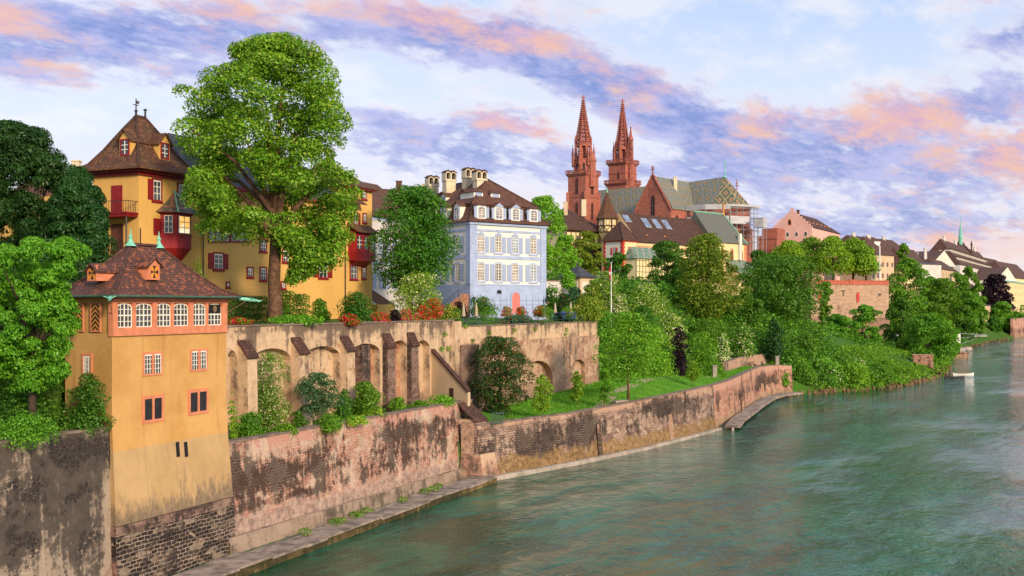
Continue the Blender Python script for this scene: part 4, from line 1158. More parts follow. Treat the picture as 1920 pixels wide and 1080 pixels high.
for cpt, dr in ((c0, (.28, -.96)), (c1, (.9, .43))):
    base = Vector((*cpt, 16.5)) + Vector((dr[0], dr[1], 0)) * .85
    mb = MB(); D = Vector((dr[0], dr[1], -.12)).normalized()
    mb.tube([base, base + D * .5, base + D * 1.05, base + D * 1.35], [.10, .12, .10, .05], 7)
    sd_ = Vector((-D.y, D.x, 0))
    for sg in (-1, 1): mb.ext([base + D * .55, base + D * .85, base + D * .8 + sd_ * sg * .32 + Vector((0, 0, .12))], (0, 0, .04))
    mb.tube([base + D * 1.25 - Vector((0, 0, .05)), base + D * 1.55 + Vector((0, 0, .08))], [.06, .01], 5)
    sp_ = part('waterspout', mb, M['copper'], pv)
    mb = MB(); mb.tube([base + D * .6, Vector((*cpt, 15.6)) + Vector((dr[0], dr[1], 0)) * .1], .022, 5); part('stay', mb, M['wood'], sp_)

# ------------------------------------------------------------------ the ochre mansion with the red oriels
MA = Vector((-31.5, 90.0)); MD = Vector((.4148, .9099)); MN = Vector((MD.y, -MD.x)); MI = -MN
def mp(s, o=0.0): v = MA + MD * s + MI * o; return (v.x, v.y)
mn = thing('ochre_mansion', 'long ochre yellow mansion with oxblood shutters, red oriels and a steep brown tower roof', 'house', (-26, 105, 14))
sM = lambda px: s_of(MA, MD, px)
MF = face_frame(mp(0), mp(37)); ML = face_frame(mp(0, 5.2), mp(0))
Ym = lambda s: MA.y + MD.y * s
mb = MB()
walls4(mb, [mp(0), mp(5.9), mp(5.9, 5.2), mp(0, 5.2)], 13, 27.55)
mb.prism([mp(5.9), mp(31.0), mp(31.0, 10), mp(5.9, 10)], 13, 27.2, 0)
mb.prism([mp(31.0, .02), mp(36.9, .02), mp(36.9, 8), mp(31.0, 8)], 13, 29.4, 0)
mb.prism([mp(-.8, 5.19), mp(5.9, 5.19), mp(5.9, 12), mp(-.8, 12)], 13, 25.6, 0)
part('wall', mb, M['ochre_house'], mn)
mb = MB(); walls_e = grow([mp(0), mp(5.9), mp(5.9, 5.2), mp(0, 5.2)], .55)
mb.prism(walls_e, 27.35, 27.62, 0); mb.prism(grow([mp(0), mp(5.9), mp(5.9, 5.2), mp(0, 5.2)], .22), 27.1, 27.348, 0, bottom=True)
mb.box(5.95, 31, -.5, .1, 27.0, 27.26, 0, MF); mb.box(31, 37, -.45, .1, 29.2, 29.44, 0, MF)
part('eaves_moulding', mb, M['redwood'], mn)
mb, hp = MB(), MB()
roof4(mb, grow([mp(0), mp(5.9), mp(5.9, 5.2), mp(0, 5.2)], .95), mp(2.4, 2.6), mp(3.5, 2.6), [(0, 27.68), (.2, 28.15), (.45, 29.4), (.75, 31.2), (1, 32.6)], hips=hp, hip_r=.13)
rf = part('tower_roof', mb, M['tile_brown'], mn); part('ridge_tiles', hp, M['tile_dark'], rf, smooth=True)
mb, hp = MB(), MB()
roof4(mb, grow([mp(6.3), mp(31.0), mp(31.0, 10), mp(6.3, 10)], .45), mp(9, 5), mp(29, 5), [(0, 27.28), (1, 32.3)], hips=hp)
rf = part('main_roof', mb, M['slate'], mn)
mb, hp = MB(), MB()
roof4(mb, grow([mp(31.2, 0), mp(36.9, 0), mp(36.9, 8), mp(31.2, 8)], .6), mp(33.6, 3.2), mp(34.2, 4.6), [(0, 29.5), (.3, 30.3), (1, 33.1)], hips=hp)
rf = part('corner_roof', mb, M['tile_brown'], mn)
for (s_, t_, zz) in ((2.4, 2.6, 32.5), (3.5, 2.6, 32.5)):
    mb = MB(); p = mp(s_, t_)
    if s_ < 3:
        mb.lathe([(.12, zz), (.1, zz + .5), (.2, zz + .55), (.06, zz + .7), (.05, zz + 1.6), (.0, zz + 1.7)], p, 6)
        mb.box(-.35, .3, -.02, .02, zz + 1.05, zz + 1.12, 0, face_frame(p, mp(5, 2.6))); mb.ext([Vector((p[0], p[1], zz + 1.2)) + MD.to_3d() * a + Vector((0, 0, b)) for a, b in ((.05, 0), (.4, .05), (.3, .2), (.45, .3), (.05, .25))], MN.to_3d() * .03)
    else: mb.lathe([(.14, zz), (.09, zz + .4), (.09, zz + .75), (.2, zz + .8), (.15, zz + .9), (0, zz + .95)], p, 6)
    part('roof_spike', mb, M['lead'], mn)
dwm = flatwin(M['redwood'], M['glass'], .75, 1.15, .14, bars=M['whitewood'], nx=2, nz=3)
G = dormer(mn, MF, sface(mp(0), mp(37), 312), 28.75, 1.25, 1.5, 2.4, M['tile_brown'], M['ochre_house'], None, dwm, roofh=.75, y=.2, over=.22)
G = dormer(mn, ML, sface(mp(0, 5.2), mp(0), 231), 28.75, 1.25, 1.5, 2.4, M['tile_brown'], M['ochre_house'], None, dwm, roofh=.75, y=.2, over=.22)
W_m = Win(M['redwood'], M['glass'], M['whitewood'], nx=2, nz=3, bt=.16, shutters='lr', sm=M['redwood'], sill=True, bar=.06)
W_m1 = Win(M['redwood'], M['glass'], M['whitewood'], nx=2, nz=3, bt=.16, sill=True, bar=.055)
def mw(p0, p1, y0, y1, st=W_m1, sh=None, pane=None):
    x, z, w_, h_ = span(mp(0), mp(37), p0, p1, y0, y1)
    return st.put(mn, MF, x, z, w_, h_, pane=pane, shutters=sh)
mw(287, 301, 338, 375, W_m, 'l'); mw(334, 348, 346, 381, W_m, 'r'); mw(401, 417, 476, 504, W_m)
W_strip = Win(M['redwood'], M['glass_blue'], M['whitewood'], nx=2, nz=2, bt=.14, bar=.06)
for p0 in (392, 405, 418, 433, 446, 458): mw(p0, p0 + 10, 425, 452, W_strip)
for a in ((488, 498, 451, 470), (488, 498, 503, 524), (464, 473, 503, 518), (530, 540, 470, 490), (551, 562, 490, 508), (528, 534, 530, 540), (425, 429, 531, 537), (560, 570, 448, 468), (590, 599, 455, 472)): mw(*a)
mw(598, 613, 494, 520, W_m); mw(575, 584, 405, 425)
mw(657, 669, 496, 522); mw(679, 685, 503, 521); mw(663, 670, 400, 420, W_m, 'lr'); mw(681, 686, 402, 416, W_m1); mw(679, 686, 360, 372, W_m1); mw(655, 663, 363, 375, W_m1)
x, z, w_, h_ = span(mp(0), mp(37), 520, 538, 569, 605)
mb = MB(); mb.box(x - .7, x + .7, -.12, .02, 13.6, z + h_, 0, MF); part('door', mb, M['redwood'], mn)
# drain pipes
for px in (379, 646):
    s_ = sM(px); mb = MB(); mb.tube([MF @ Vector((s_, -.12, 14)), MF @ Vector((s_, -.12, 27.0 if px < 600 else 24))], .06, 5); part('drain_pipe', mb, M['lead'], mn)
s_ = .05; mb = MB(); mb.tube([MF @ Vector((.1, -.1, 14)), MF @ Vector((.1, -.1, 22.6))], .05, 5); part('drain_pipe', mb, M['lead'], mn)
# faceted oriel with its pointed cap
def oriel(s_c, wd, dp, z0, zb, z1, zr, glowp):
    h2 = wd / 2; pl = [(-h2, 0), (-h2 * .52, -dp), (h2 * .52, -dp), (h2, 0)]
    O = MF @ Matrix.Translation((s_c, 0, 0)); wp = lambda p, z: O @ Vector((p[0], p[1], z))
    mb = MB()
    def band(za, zb_, ka, kb, m=0):
        for i in range(3):
            a, b = pl[i], pl[i + 1]
            mb.face([wp((a[0] * ka, a[1] * ka), za), wp((b[0] * ka, b[1] * ka), za), wp((b[0] * kb, b[1] * kb), zb_), wp((a[0] * kb, a[1] * kb), zb_)], m)
    band(z0 - 1.2, z0, .35, .97); band(z0, zb, 1, 1); band(zb, zb + .12, 1.06, 1.06); band(zb + .12, z1, .98, .98); band(z1, z1 + .2, 1.06, 1.1)
    mb.face([wp((p[0] * 1.06, p[1] * 1.06), zb + .12) for p in pl]); mb.face([wp((p[0] * 1.06, p[1] * 1.06), zb) for p in reversed(pl)])
    mb.face([wp((p[0] * .97, p[1] * .97), z0) for p in reversed(pl)])
    o = part('oriel', mb, M['redoriel'], mn)
    mr = MB(); tip = wp((0, -.05), zr)
    prof_ = [(1.32, z1 + .15), (1.0, z1 + .55), (.52, z1 + (zr - z1) * .55), (.0, zr)]
    ex = [(-h2 * 1.0, .0)] + pl[1:3] + [(h2, 0)]
    for (ka, za), (kb, zb2) in zip(prof_, prof_[1:]):
        for i in range(3):
            a, b = ex[i], ex[i + 1]
            mr.face([wp((a[0] * ka, a[1] * ka - .02), za), wp((b[0] * ka, b[1] * ka - .02), za), wp((b[0] * kb, b[1] * kb - .02), zb2), wp((a[0] * kb, a[1] * kb - .02), zb2)], 0)
    mr.face([wp((p[0] * 1.32, p[1] * 1.32 - .02), z1 + .15) for p in reversed(ex)], 0)
    for i in (1, 2): mr.tube([wp((ex[i][0] * k, ex[i][1] * k - .04), z + .03) for k, z in prof_], .06, 5, 1)
    part('oriel_roof', mr, [M['roof_oriel'], M['copper']], o)
    for i in range(3):
        a, b = wp(pl[i], 0), wp(pl[i + 1], 0)
        f_ = face_frame((a.x, a.y), (b.x, b.y)); L = (b - a).length
        ww = L * (.72 if i == 1 else .42)
        me = flatwin(M['whitewood'], M['glowwindow'] if (i == 1 and glowp) else M['glass'], ww, z1 - zb - .4, .05, bars=M['whitewood'], nx=2, nz=3)
        q = put(o, me, f_, L / 2, zb + .25, 'oriel_window', y=.02)
x, z, w_, h_ = span(mp(0), mp(37), 300, 352, 405, 475)
oriel(x, w_, 1.15, Z(467, Ym(x)), Z(443, Ym(x)), Z(404, Ym(x)), Z(358, Ym(x)), True)
x, z, w_, h_ = span(mp(0), mp(37), 303, 322, 410, 443)
mb = MB(); xs = sM(296); mb.box(xs - .55, xs + .35, -.07, -.01, Z(441, Ym(xs)), Z(410, Ym(xs)), 0, MF); part('shutter', mb, M['redwood'], mn)
# box oriel on the right end, with its lean-to roof
x0_, x1_ = sM(653), sM(690); Yb = Ym((x0_ + x1_) / 2)
mb = MB(); mb.box(x0_, x1_, -1.0, .05, Z(490, Yb), Z(436, Yb), 0, MF)
mb.ext([MF @ Vector(v) for v in ((x0_ + .5, .0, Z(500, Yb)), (x0_ + .5, -.95, Z(490, Yb) - .003), (x0_ + .5, 0, Z(490, Yb) - .003))], MF.to_3x3() @ Vector((x1_ - x0_ - 1, 0, 0)))
ob = part('oriel', mb, M['redoriel'], mn)
mb = MB(); mb.ext([MF @ Vector(v) for v in ((x0_ - .3, .0, Z(424, Yb)), (x0_ - .3, -1.5, Z(438, Yb)), (x0_ - .3, -1.5, Z(436.5, Yb)), (x0_ - .3, 0, Z(421, Yb)))], MF.to_3x3() @ Vector((x1_ - x0_ + .6, 0, 0)))
part('oriel_roof', mb, M['tile_brown'], ob)
for k in range(3):
    me = flatwin(M['redoriel'], M['glass'], (x1_ - x0_) / 3 - .35, Z(444, Yb) - Z(468, Yb), .06, 'seg', M['whitewood'], 2, 3)
    put(ob, me, MF, x0_ + (x1_ - x0_) * (k + .5) / 3, Z(468, Yb), 'oriel_window', y=-1.0)
mb = MB(); mb.ext([MF @ Vector(v) for v in ((sM(632), .0, Z(378, Yb)), (sM(632), -1.2, Z(386, Yb)), (sM(632), -1.2, Z(384.5, Yb)), (sM(632), 0, Z(372, Yb)))], MF.to_3x3() @ Vector((sM(672) - sM(632), 0, 0)))
part('pent_roof', mb, M['tile_brown'], mn)
# balconies on the shaded side
for zb, dp in ((23.85, 1.35), (20.3, 1.35)):
    mb = MB(); mb.box(.2, 5.1, -dp, 0, zb - .35, zb, 0, ML); mb.box(.1, 5.2, -dp - .08, -.02, zb - .12, zb + .03, 0, ML)
    bal = part('balcony', mb, M['redwood'] if zb > 22 else M['wood'], mn)
    mr = MB()
    mr.box(.2, 5.1, -dp, -dp + .05, zb + .95, zb + 1.0, 0, ML)
    for k in range(19): mr.box(.2 + k * .27, .225 + k * .27, -dp + .01, -dp + .035, zb, zb + .96, 0, ML)
    for k in range(5): mr.box(5.07, 5.1, -dp + k * .27, -dp + .03 + k * .27, zb, zb + .96, 0, ML)
    mr.box(5.06, 5.11, -dp, 0, zb + .95, zb + 1.0, 0, ML)
    part('railing', mr, M['iron'], bal)
for x in (1.6, 2.9, 5.0):
    mb = MB(); mb.tube([ML @ Vector((x, -1.2, 14.2)), ML @ Vector((x, -1.2, 23.5))], .07, 6); part('balcony_post', mb, M['lead'], mn)
mb = MB(); mb.box(2.2, 3.4, -.08, -.01, 23.9, 26.3, 0, ML); mb.box(2.27, 2.77, -.1, -.08, 24.0, 26.2, 0, ML); mb.box(2.83, 3.33, -.1, -.08, 24.0, 26.2, 0, ML); part('shutter', mb, M['redwood'], mn)
mb = MB(); mb.box(2.2, 3.5, -.08, -.01, 20.4, 23.0, 0, ML); part('door', mb, M['brownpanel'], mn)

# ------------------------------------------------------------------ pale house between mansion and palace
A = (-18.2, 128.5); B = (-12.4, 141.5)
hs = thing('pale_house', 'white house with grey blue shutters half hidden behind the round bushy tree', 'house', (-17, 136, 14))
d_ = (Vector(B) - Vector(A)).normalized(); n_ = Vector((-d_.y, d_.x)); pl = [A, B, tuple(Vector(B) + n_ * 9), tuple(Vector(A) + n_ * 9)]
mb = MB(); mb.prism(pl, 13, 27.2, 0); part('wall', mb, M['grey_white'], hs)
mb = MB(); roof4(mb, grow(pl, .5), tuple(Vector(A) + d_ * 3 + n_ * 4.5), tuple(Vector(B) - d_ * 3 + n_ * 4.5), [(0, 27.2), (1, 32)]); part('roof', mb, M['tile_mansard'], hs)
fh = face_frame(A, B)
Wp = Win(M['palace_blue'], M['glass'], M['whitewood'], nx=2, nz=3, bt=.15, shutters='lr', sm=M['palace_shutter'], bar=.06)
for z in (18.2, 22.2):
    for x in (2.2, 5.4, 8.6, 11.8): Wp.put(hs, fh, x, z, 1.1, 2.2)
mb = MB(); mb.box(0, 14.2, -.06, .05, 21.2, 21.5, 0, fh); mb.box(0, 14.2, -.06, .05, 26.6, 26.9, 0, fh); part('string_course', mb, M['palace_blue'], hs)
mb = MB(); lt = [tuple(Vector(A) + Vector((d_.y, -d_.x)) * 3.2 - d_ * 1.5), tuple(Vector(A) + Vector((d_.y, -d_.x)) * 3.2 + d_ * 2.6), tuple(Vector(A) + d_ * 2.6 + Vector((d_.y, -d_.x)) * .05), tuple(Vector(A) - d_ * 1.5 + Vector((d_.y, -d_.x)) * .05)]
mb.prism(lt, 14, 16.2, 0, top=False); mb.face([(*lt[0], 16.2), (*lt[1], 16.2), (*lt[2], 18.0), (*lt[3], 18.0)], 1)
part('lean_to', mb, [M['ochre_house'], M['tile_brown']], hs)

# ------------------------------------------------------------------ the blue and white palace
PA, PB = Vector((-5.46, 140.0)), Vector((4.58, 147.6)); PD = (PB - PA).normalized(); PL = (PB - PA).length; PI = Vector((-PD.y, PD.x))
def pp(s, o=0.0): v = PA + PD * s + PI * o; return (v.x, v.y)
DEP = 17.0
pc = thing('palace', 'baroque palace in cream and grey blue with mansard roof, dormers and four chimneys', 'house', (-4, 150, 15))
pf = face_frame(pp(0), pp(PL)); pl_ = face_frame(pp(0, DEP), pp(0)); plan = [pp(0), pp(PL), pp(PL, DEP), pp(0, DEP)]
mb = MB(); walls4(mb, plan, 13, 27.1); part('wall', mb, M['palace_white'], pc)
mb = MB(); mb.box(-.08, PL + .08, -.09, .02, 13, 18.9, 0, pf); mb.box(-.05, DEP, -.09, .02, 13, 18.9, 0, pl_)
mb.box(-.12, PL + .12, -.13, .02, 18.75, 18.95, 0, pf)
part('plinth', mb, M['palace_blue'], pc)
mb = MB()
for z0_, z1_, o in ((22.3, 22.75, .1), (25.9, 26.2, .1), (26.75, 27.15, .28)):
    mb.box(-o, PL + o, -o, .02, z0_, z1_, 0, pf); mb.box(-.02, DEP, -o, .02, z0_, z1_, 0, pl_)
part('string_course', mb, M['palace_blue'], pc)
for (fm, x0_, x1_) in ((pf, -.16, 1.05), (pf, PL - .9, PL + .12), (pl_, DEP - .95, DEP + .03), (pl_, 0, .9)):
    mb = MB(); z = 18.95; k = 0
    while z < 26.7:
        zt = min(z + .44, 26.74); mb.box(x0_, x1_ - (.0 if k % 2 else .0), -.15 if fm is pf else -.13, .02, z, zt - .05, 0, fm); mb.box(x0_ + .02, x1_ - .02, -.11, .02, zt - .05, zt, 0, fm); z = zt; k += 1
    part('quoins', mb, M['palace_blue'], pc)
W_p = Win(M['palace_blue'], M['curtain'], M['whitewood'], nx=4, nz=6, bt=.17, arch='seg', shutters='lr', sm=M['palace_shutter'], sill=True, bar=.05, sash=.07, mull=4, rise=.2)
W_pd = Win(M['palace_blue'], M['glass'], M['whitewood'], nx=4, nz=6, bt=.17, arch='seg', shutters='lr', sm=M['palace_shutter'], sill=True, bar=.05, sash=.07, mull=4, rise=.2)
xs = [sface(pp(0), pp(PL), p) for p in (901.5, 934, 965.5, 999.5)]
for x in xs:
    for z_, h_ in ((23.15, 2.25), (19.35, 2.4)): W_p.put(pc, pf, x, z_, 1.12, h_, pane=M[random.Random(int(x * 97 + z_)).choice(('curtain', 'glass', 'curtain_dim', 'glass_blue'))])
    mb = MB(); mb.ext([pf @ Vector(v) for v in ((x - .6, -.05, 25.5), (x + .6, -.05, 25.5), (x + .12, -.05, 25.82), (x - .12, -.05, 25.82))], pf.to_3x3() @ Vector((0, -.1, 0))); part('keystone', mb, M['palace_blue'], pc)
for x in (DEP - 2.9, DEP - 6.2, DEP - 9.5, DEP - 12.8):
    W_pd.put(pc, pl_, x, 23.15, 1.12, 2.25); W_pd.put(pc, pl_, x, 19.35, 1.12, 2.4)
x = sface(pp(0), pp(PL), 966); mb = MB(); ol = outline(1.35, 2.9, 'round')
mb.ext([pf @ Vector((x + a, -.11, 15.0 + b)) for a, b in ol], pf.to_3x3() @ Vector((0, -.05, 0)))
for k in range(6):
    for sg in (-1, 1): mb.ext([pf @ Vector((x + sg * a, -.165, 15.1 + k * .38 + b)) for a, b in ((.04, 0), (.6, .32), (.6, .38), (.04, .06))], pf.to_3x3() @ Vector((0, -.012, 0)))
dr_ = part('door', mb, M['pinkdoor'], pc)
mb = MB(); inn = [(x + a, 15.0 + b) for a, b in ol]; out = [(x + a, 15.0 + b) for a, b in outline(1.35, 2.9, 'round', .17)]
r_ = MB(); ring(r_, inn, out, -.09, -.2); mb.f = [[tuple(pf @ Vector(p)) for p in f] for f in r_.f]; mb.fm = r_.fm; mb.fuv = r_.fuv
part('door_surround', mb, M['palace_blue'], dr_)
xg = sface(pp(0), pp(PL), 935); put(pc, flatwin(M['palace_blue'], M['black'], .75, .5, .08, 'seg'), pf, xg, 17.65, 'cellar_grille', y=-.09)
# mansard: steep lower slope, flatter upper slope
e1 = grow(plan, .55); e2 = grow(plan, -1.0); rA, rB = pp(PL / 2, 5.4), pp(PL / 2, DEP - 5.0)
rA, rB = pp(PL * .5, 5.0), pp(PL * .5, DEP - 4.5)
mb = MB(); hips_q = []
for i in range(4):
    j = (i + 1) % 4
    mid = [lerp2(e1[q], e2[q], .55) for q in (i, j)]
    mb.face([(*e1[i], 27.12), (*e1[j], 27.12), (*mid[1], 28.0), (*mid[0], 28.0)]); mb.face([(*mid[0], 28.0), (*mid[1], 28.0), (*e2[j], 29.75), (*e2[i], 29.75)])
    hq = MB(); hq.tube([(*e1[i], 27.14), (*mid[0], 28.02), (*e2[i], 29.77)], .12, 5); hips_q.append(hq)
mb.face([(*p, 27.1) for p in reversed(e1)])
lowr = part('mansard_slope', mb, M['tile_mansard'], pc)
for hq in hips_q: part('ridge_tiles', hq, M['tile_dark'], lowr, smooth=True)
e3 = grow(plan, -.72)
mb, hp = MB(), MB()
# the ridge runs back from the river front
fl = [e3[1], e3[2], e3[3], e3[0]]
roof4(mb, fl, rA, rB, [(0, 29.72), (1, 33.6)], hips=hp)
upr = part('roof', mb, M['tile_mansard'], pc); part('ridge_tiles', hp, M['tile_dark'], upr, smooth=True)
dwin = flatwin(M['palace_shutter'], M['curtain'], .85, 1.25, .1, 'seg', M['whitewood'], 2, 4)
dlou = flatwin(M['palace_shutter'], M['palace_shutter'], .9, .8, .08, 'flat')
for i, x in enumerate(xs):
    dm_ = dormer(pc, pf, x, 27.55, 1.5, 1.75, 2.6, M['tile_mansard'], M['palace_white'], None, dwin, 'hip' if i in (0, 3) else 'gable', .5, .2, y=-.18)
    G = pf @ Matrix.Translation((x, -.18, 27.55))
    for sg in (-1, 1): mb = MB(); mb.box(sg * .98 - .22, sg * .98 + .22, -.05, .05, .1, 1.55, 0, G); part('dormer_shutter', mb, M['palace_shutter'], dm_)
    if i in (1, 2):
        mb = MB(); mb.ext([G @ Vector(v) for v in ((-.85, -.02, 1.7), (.85, -.02, 1.7), (0, -.02, 2.32))], G.to_3x3() @ Vector((0, -.12, 0))); part('pediment', mb, M['palace_shutter'], dm_)
for px in (915, 947):
    x = sface(pp(0), pp(PL), px); dormer(pc, pf, x - .2, 30.25, 1.5, 1.05, 3.2, M['tile_mansard'], M['palace_white'], None, dlou, 'hip', .6, .22, y=1.9)
for k, x in enumerate((DEP - 2.9, DEP - 6.2, DEP - 9.5, DEP - 12.8)):
    dm_ = dormer(pc, pl_, x, 27.5, 1.4, 1.9, 2.6, M['tile_mansard'], M['palace_white'], None, dwin, 'gable', .45, .2, y=-.18)
for x in (DEP - 4.5, DEP - 9.5):
    dormer(pc, pl_, x, 30.2, 1.4, 1.1, 3.0, M['tile_mansard'], M['palace_white'], None, dlou, 'gable', .45, .2, y=2.0)
def chimney(parent, c, z0, z1, w, l, fm):
    mb = MB(); G = fm @ Matrix.Translation((c[0], c[1], 0))
    mb.box(-w / 2, w / 2, -l / 2, l / 2, z0, z1, 0, G); mb.box(-w / 2 - .1, w / 2 + .1, -l / 2 - .1, l / 2 + .1, z1, z1 + .16, 0, G)
    ch = part('chimney', mb, M['chimney'], parent)
    mb = MB()
    for k in (-.5, .5):
        c_ = k * w * .56
        pts = outline(w * .42, .95, 'round', 0, 6); ou = outline(w * .42, .95, 'round', .12, 6)
        r_ = MB(); ring(r_, pts, ou, l / 2, -l / 2)
        mb.f += [[tuple(G @ Vector((p[0] + c_, p[1], p[2] + z1 + .16 + .12))) for p in f] for f in r_.f]; mb.fm += [0] * len(r_.f); mb.fuv += [None] * len(r_.f)
        mb.face([G @ Vector((p[0] + c_, 0.05, p[1] + z1 + .28)) for p in pts], 1)
        for sg in (-1, 1): mb.ext([G @ Vector(v) for v in ((c_ + sg * w * .34, -l / 2 - .08, z1 + 1.18), (c_, -l / 2 - .08, z1 + 1.5), (c_, -l / 2 - .08, z1 + 1.58), (c_ + sg * w * .34, -l / 2 - .08, z1 + 1.26))], G.to_3x3() @ Vector((0, l + .16, 0)), 2)
    part('chimney_cap', mb, [M['chimney'], M['black'], M['tile_mansard']], ch)
# four stacks: the photograph shows two close together at the front of the ridge and two further back
for (px, o) in ((899.5, 5.2), (879, 8.2), (842, 10.8), (810, 15.0)):
    base = Vector(pp(0, o)); s_ = s_of(tuple(base), PD, px)
    chimney(pc, (s_, o), 30.0, Z({899.5: 344, 879: 340, 842: 345, 810: 354}[px], pp(s_, o)[1]) + .35, 1.6, 1.05, pf)
for px in (882, 1018):
    x = sface(pp(0), pp(PL), px); mb = MB()
    mb.tube([pf @ Vector((x, -.1, 17.3)), pf @ Vector((x, -.7, 17.5)), pf @ Vector((x, -.75, 17.2))], .03, 5); G = pf @ Vector((x, -.75, 0))
    mb.lathe([(.05, 16.4), (.14, 16.5), (.2, 17.0), (.22, 17.05), (.06, 17.25), (0, 17.3)], (G.x, G.y), 6); part('wall_lantern', mb, M['iron'], pc)
mb = MB()
for z in (15.6, 16.2, 16.8): mb.box(.3, PL - .2, -.16, -.12, z, z + .03, 0, pf)
for k in range(12):
    if abs(k * 1.1 + .4 - x) < .1 or abs(k * 1.1 + .4 - sface(pp(0), pp(PL), 966)) < .9: continue
    mb.box(k * 1.1 + .4, k * 1.1 + .43, -.19, -.16, 15, 17.2, 0, pf)
part('trellis', mb, M['palace_shutter'], pc)
# outside stair and terrace wall on the left of the palace
st = thing('garden_stair', 'brick garden stair climbing to the left side of the palace', 'stair', (-7.6, 139, 15))
mb = MB(); SF = face_frame((-9.6, 140.6), (-6.2, 139.5))
for k in range(9): mb.box(.0 + k * .34, 3.4, -1.1, .5, 14.4 + k * .3, 14.7 + k * .3 - .004, 0, SF)
mb.box(3.4, 3.9, -1.2, .6, 14.2, 17.6, 0, SF); mb.box(-2.8, 0, .3, .7, 14.2, 16.7, 0, SF)
part('steps', mb, M['niche_brick'], st)
mb = MB(); mb.tube([SF @ Vector((.0, -1.05, 15.5)), SF @ Vector((3.2, -1.05, 18.2))], .03, 5)
for k in range(6): mb.tube([SF @ Vector((.1 + k * .6, -1.05, 14.7 + k * .5)), SF @ Vector((.1 + k * .6, -1.05, 15.55 + k * .51))], .02, 4)
part('handrail', mb, M['iron'], st)

# ------------------------------------------------------------------ roofs of the old town behind
def house(name, label, a, b, depth, z0, ze, zr, wallm, roofm, group=None, over=.5, hipk=None, wins=None, cat='house', gable_m=None, ridge_axis='along'):
    """plain gabled or hipped block; front from a to b; wins = (mesh, [x], [z])"""
    a, b = Vector(a), Vector(b); d = (b - a).normalized(); n = Vector((-d.y, d.x)); pl = [tuple(a), tuple(b), tuple(b + n * depth), tuple(a + n * depth)]
    t = thing(name, label, cat, (*((a + b) / 2 + n * depth / 2), z0), group)
    mb = MB(); mb.prism(pl, z0 - 2, ze, 0)
    k = hipk if hipk is not None else 0.0
    L = (b - a).length
    if ridge_axis == 'along': r0, r1 = tuple(a + n * depth / 2 + d * k), tuple(b + n * depth / 2 - d * k); P4 = grow(pl, over)
    else: r0, r1 = tuple(b + n * k - d * L / 2), tuple(a + n * (depth - k) + d * L / 2); P4 = grow(pl, over); P4 = [P4[1], P4[2], P4[3], P4[0]]
    if hipk is None:
        if ridge_axis == 'along': 
            r0, r1 = lerp2(P4[0], P4[3], .5), lerp2(P4[1], P4[2], .5)
        else: r0, r1 = lerp2(P4[0], P4[3], .5), lerp2(P4[1], P4[2], .5)
    part('wall', mb, wallm, t)
    mr = MB(); roof4(mr, P4, r0, r1, [(0, ze + .05), (1, zr)], gable=1 if hipk is None else None)
    part('roof', mr, [roofm, gable_m or wallm], t)
    FM_ = face_frame(tuple(a), tuple(b))
    if wins:
        for me, xs_, zs_ in wins:
            for z in zs_:
                for x in xs_: put(t, me, FM_, x, z)
    return t, FM_, L
def stack(t, x, y, z0, z1, w=.8, m=None):
    mb = MB(); mb.box(x - w / 2, x + w / 2, y - w / 2, y + w / 2, z0, z1); mb.box(x - w / 2 - .08, x + w / 2 + .08, y - w / 2 - .08, y + w / 2 + .08, z1, z1 + .15)
    part('chimney', mb, m or M['chimney'], t)
bw = flatwin(M['redwood'], M['glass'], 1.0, 1.5, .12, bars=M['whitewood'])
t, f_, L = house('townhouse', 'brown roofed house behind the dark yew, left of the mansion tower', (X(90, 112), 112), (X(200, 118), 118), 9, 14, 27.2, 31.2, M['ochre_house'], M['tile_brown'], wins=[(bw, (1.5, 4, 6), (21, 24.3))], hipk=3)
stack(t, X(140, 117), 117.5, 29, 31.9); stack(t, X(188, 120), 121, 29, 31.9)
dormer(t, f_, 4.4, 28.0, 1.1, .8, 3, M['tile_brown'], M['white'], None, flatwin(M['white'], M['glass'], .6, .6, .05), 'gable', .4, .1, y=1.0)
t, f_, L = house('townhouse', 'low brown roof between the mansion and the palace chimneys', (X(696, 175), 175), (X(815, 183), 183), 12, 16, 31.5, 36.2, M['beige'], M['tile_mansard'], hipk=2)
stack(t, X(748, 182), 182, 34, 37.2, .9, M['tile_mansard']); stack(t, X(797, 188), 188, 34, 37.4, 1.0, M['beige'])
# ------------------------------------------------------------------ the red sandstone cathedral
KU = Vector((.766, -.643))
K = face_frame((48.2, 365), (48.2 + .766, 365 - .643))
def kp(x, y): v = K @ Vector((x, y, 0)); return (v.x, v.y)
ct = thing('cathedral', 'red sandstone cathedral with two pierced spires and a lozenge patterned tile roof', 'cathedral', (*kp(0, 24), 26))
def kpoly(x0, x1, y0, y1): return [kp(x0, y0), kp(x1, y0), kp(x1, y1), kp(x0, y1)]
mb = MB()
mb.prism(kpoly(-7.1, 7.1, 0, 47), 22, 49.0, 0)
mb.prism(kpoly(-40, -7.1, 16.5, 31.5), 22, 49.0, 0); mb.prism(kpoly(7.1, 15, 16.5, 31.5), 22, 49.8, 0)
mb.prism(kpoly(-40, -7.1, 11, 16.5), 22, 40.0, 0)
mb.prism([kp(15, 16.5), kp(21.5, 19.2), kp(24, 24), kp(21.5, 28.8), kp(15, 31.5)], 22, 49.8, 0)
mb.prism([kp(7.2, 13.5), kp(15, 13.0), kp(21.5, 17), kp(24, 24), kp(21.5, 31), kp(7.2, 33)], 22, 43.0, 0)
g = [kp(-7.1, -.02), kp(7.1, -.02)]
mb.ext([(*g[0], 48.6), (*g[1], 48.6), (*kp(0, -.02), 61.2)], (kp(0, .9)[0] - kp(0, 0)[0], kp(0, .9)[1] - kp(0, 0)[1], 0))
part('wall', mb, M['sandstone'], ct)
mb = MB()
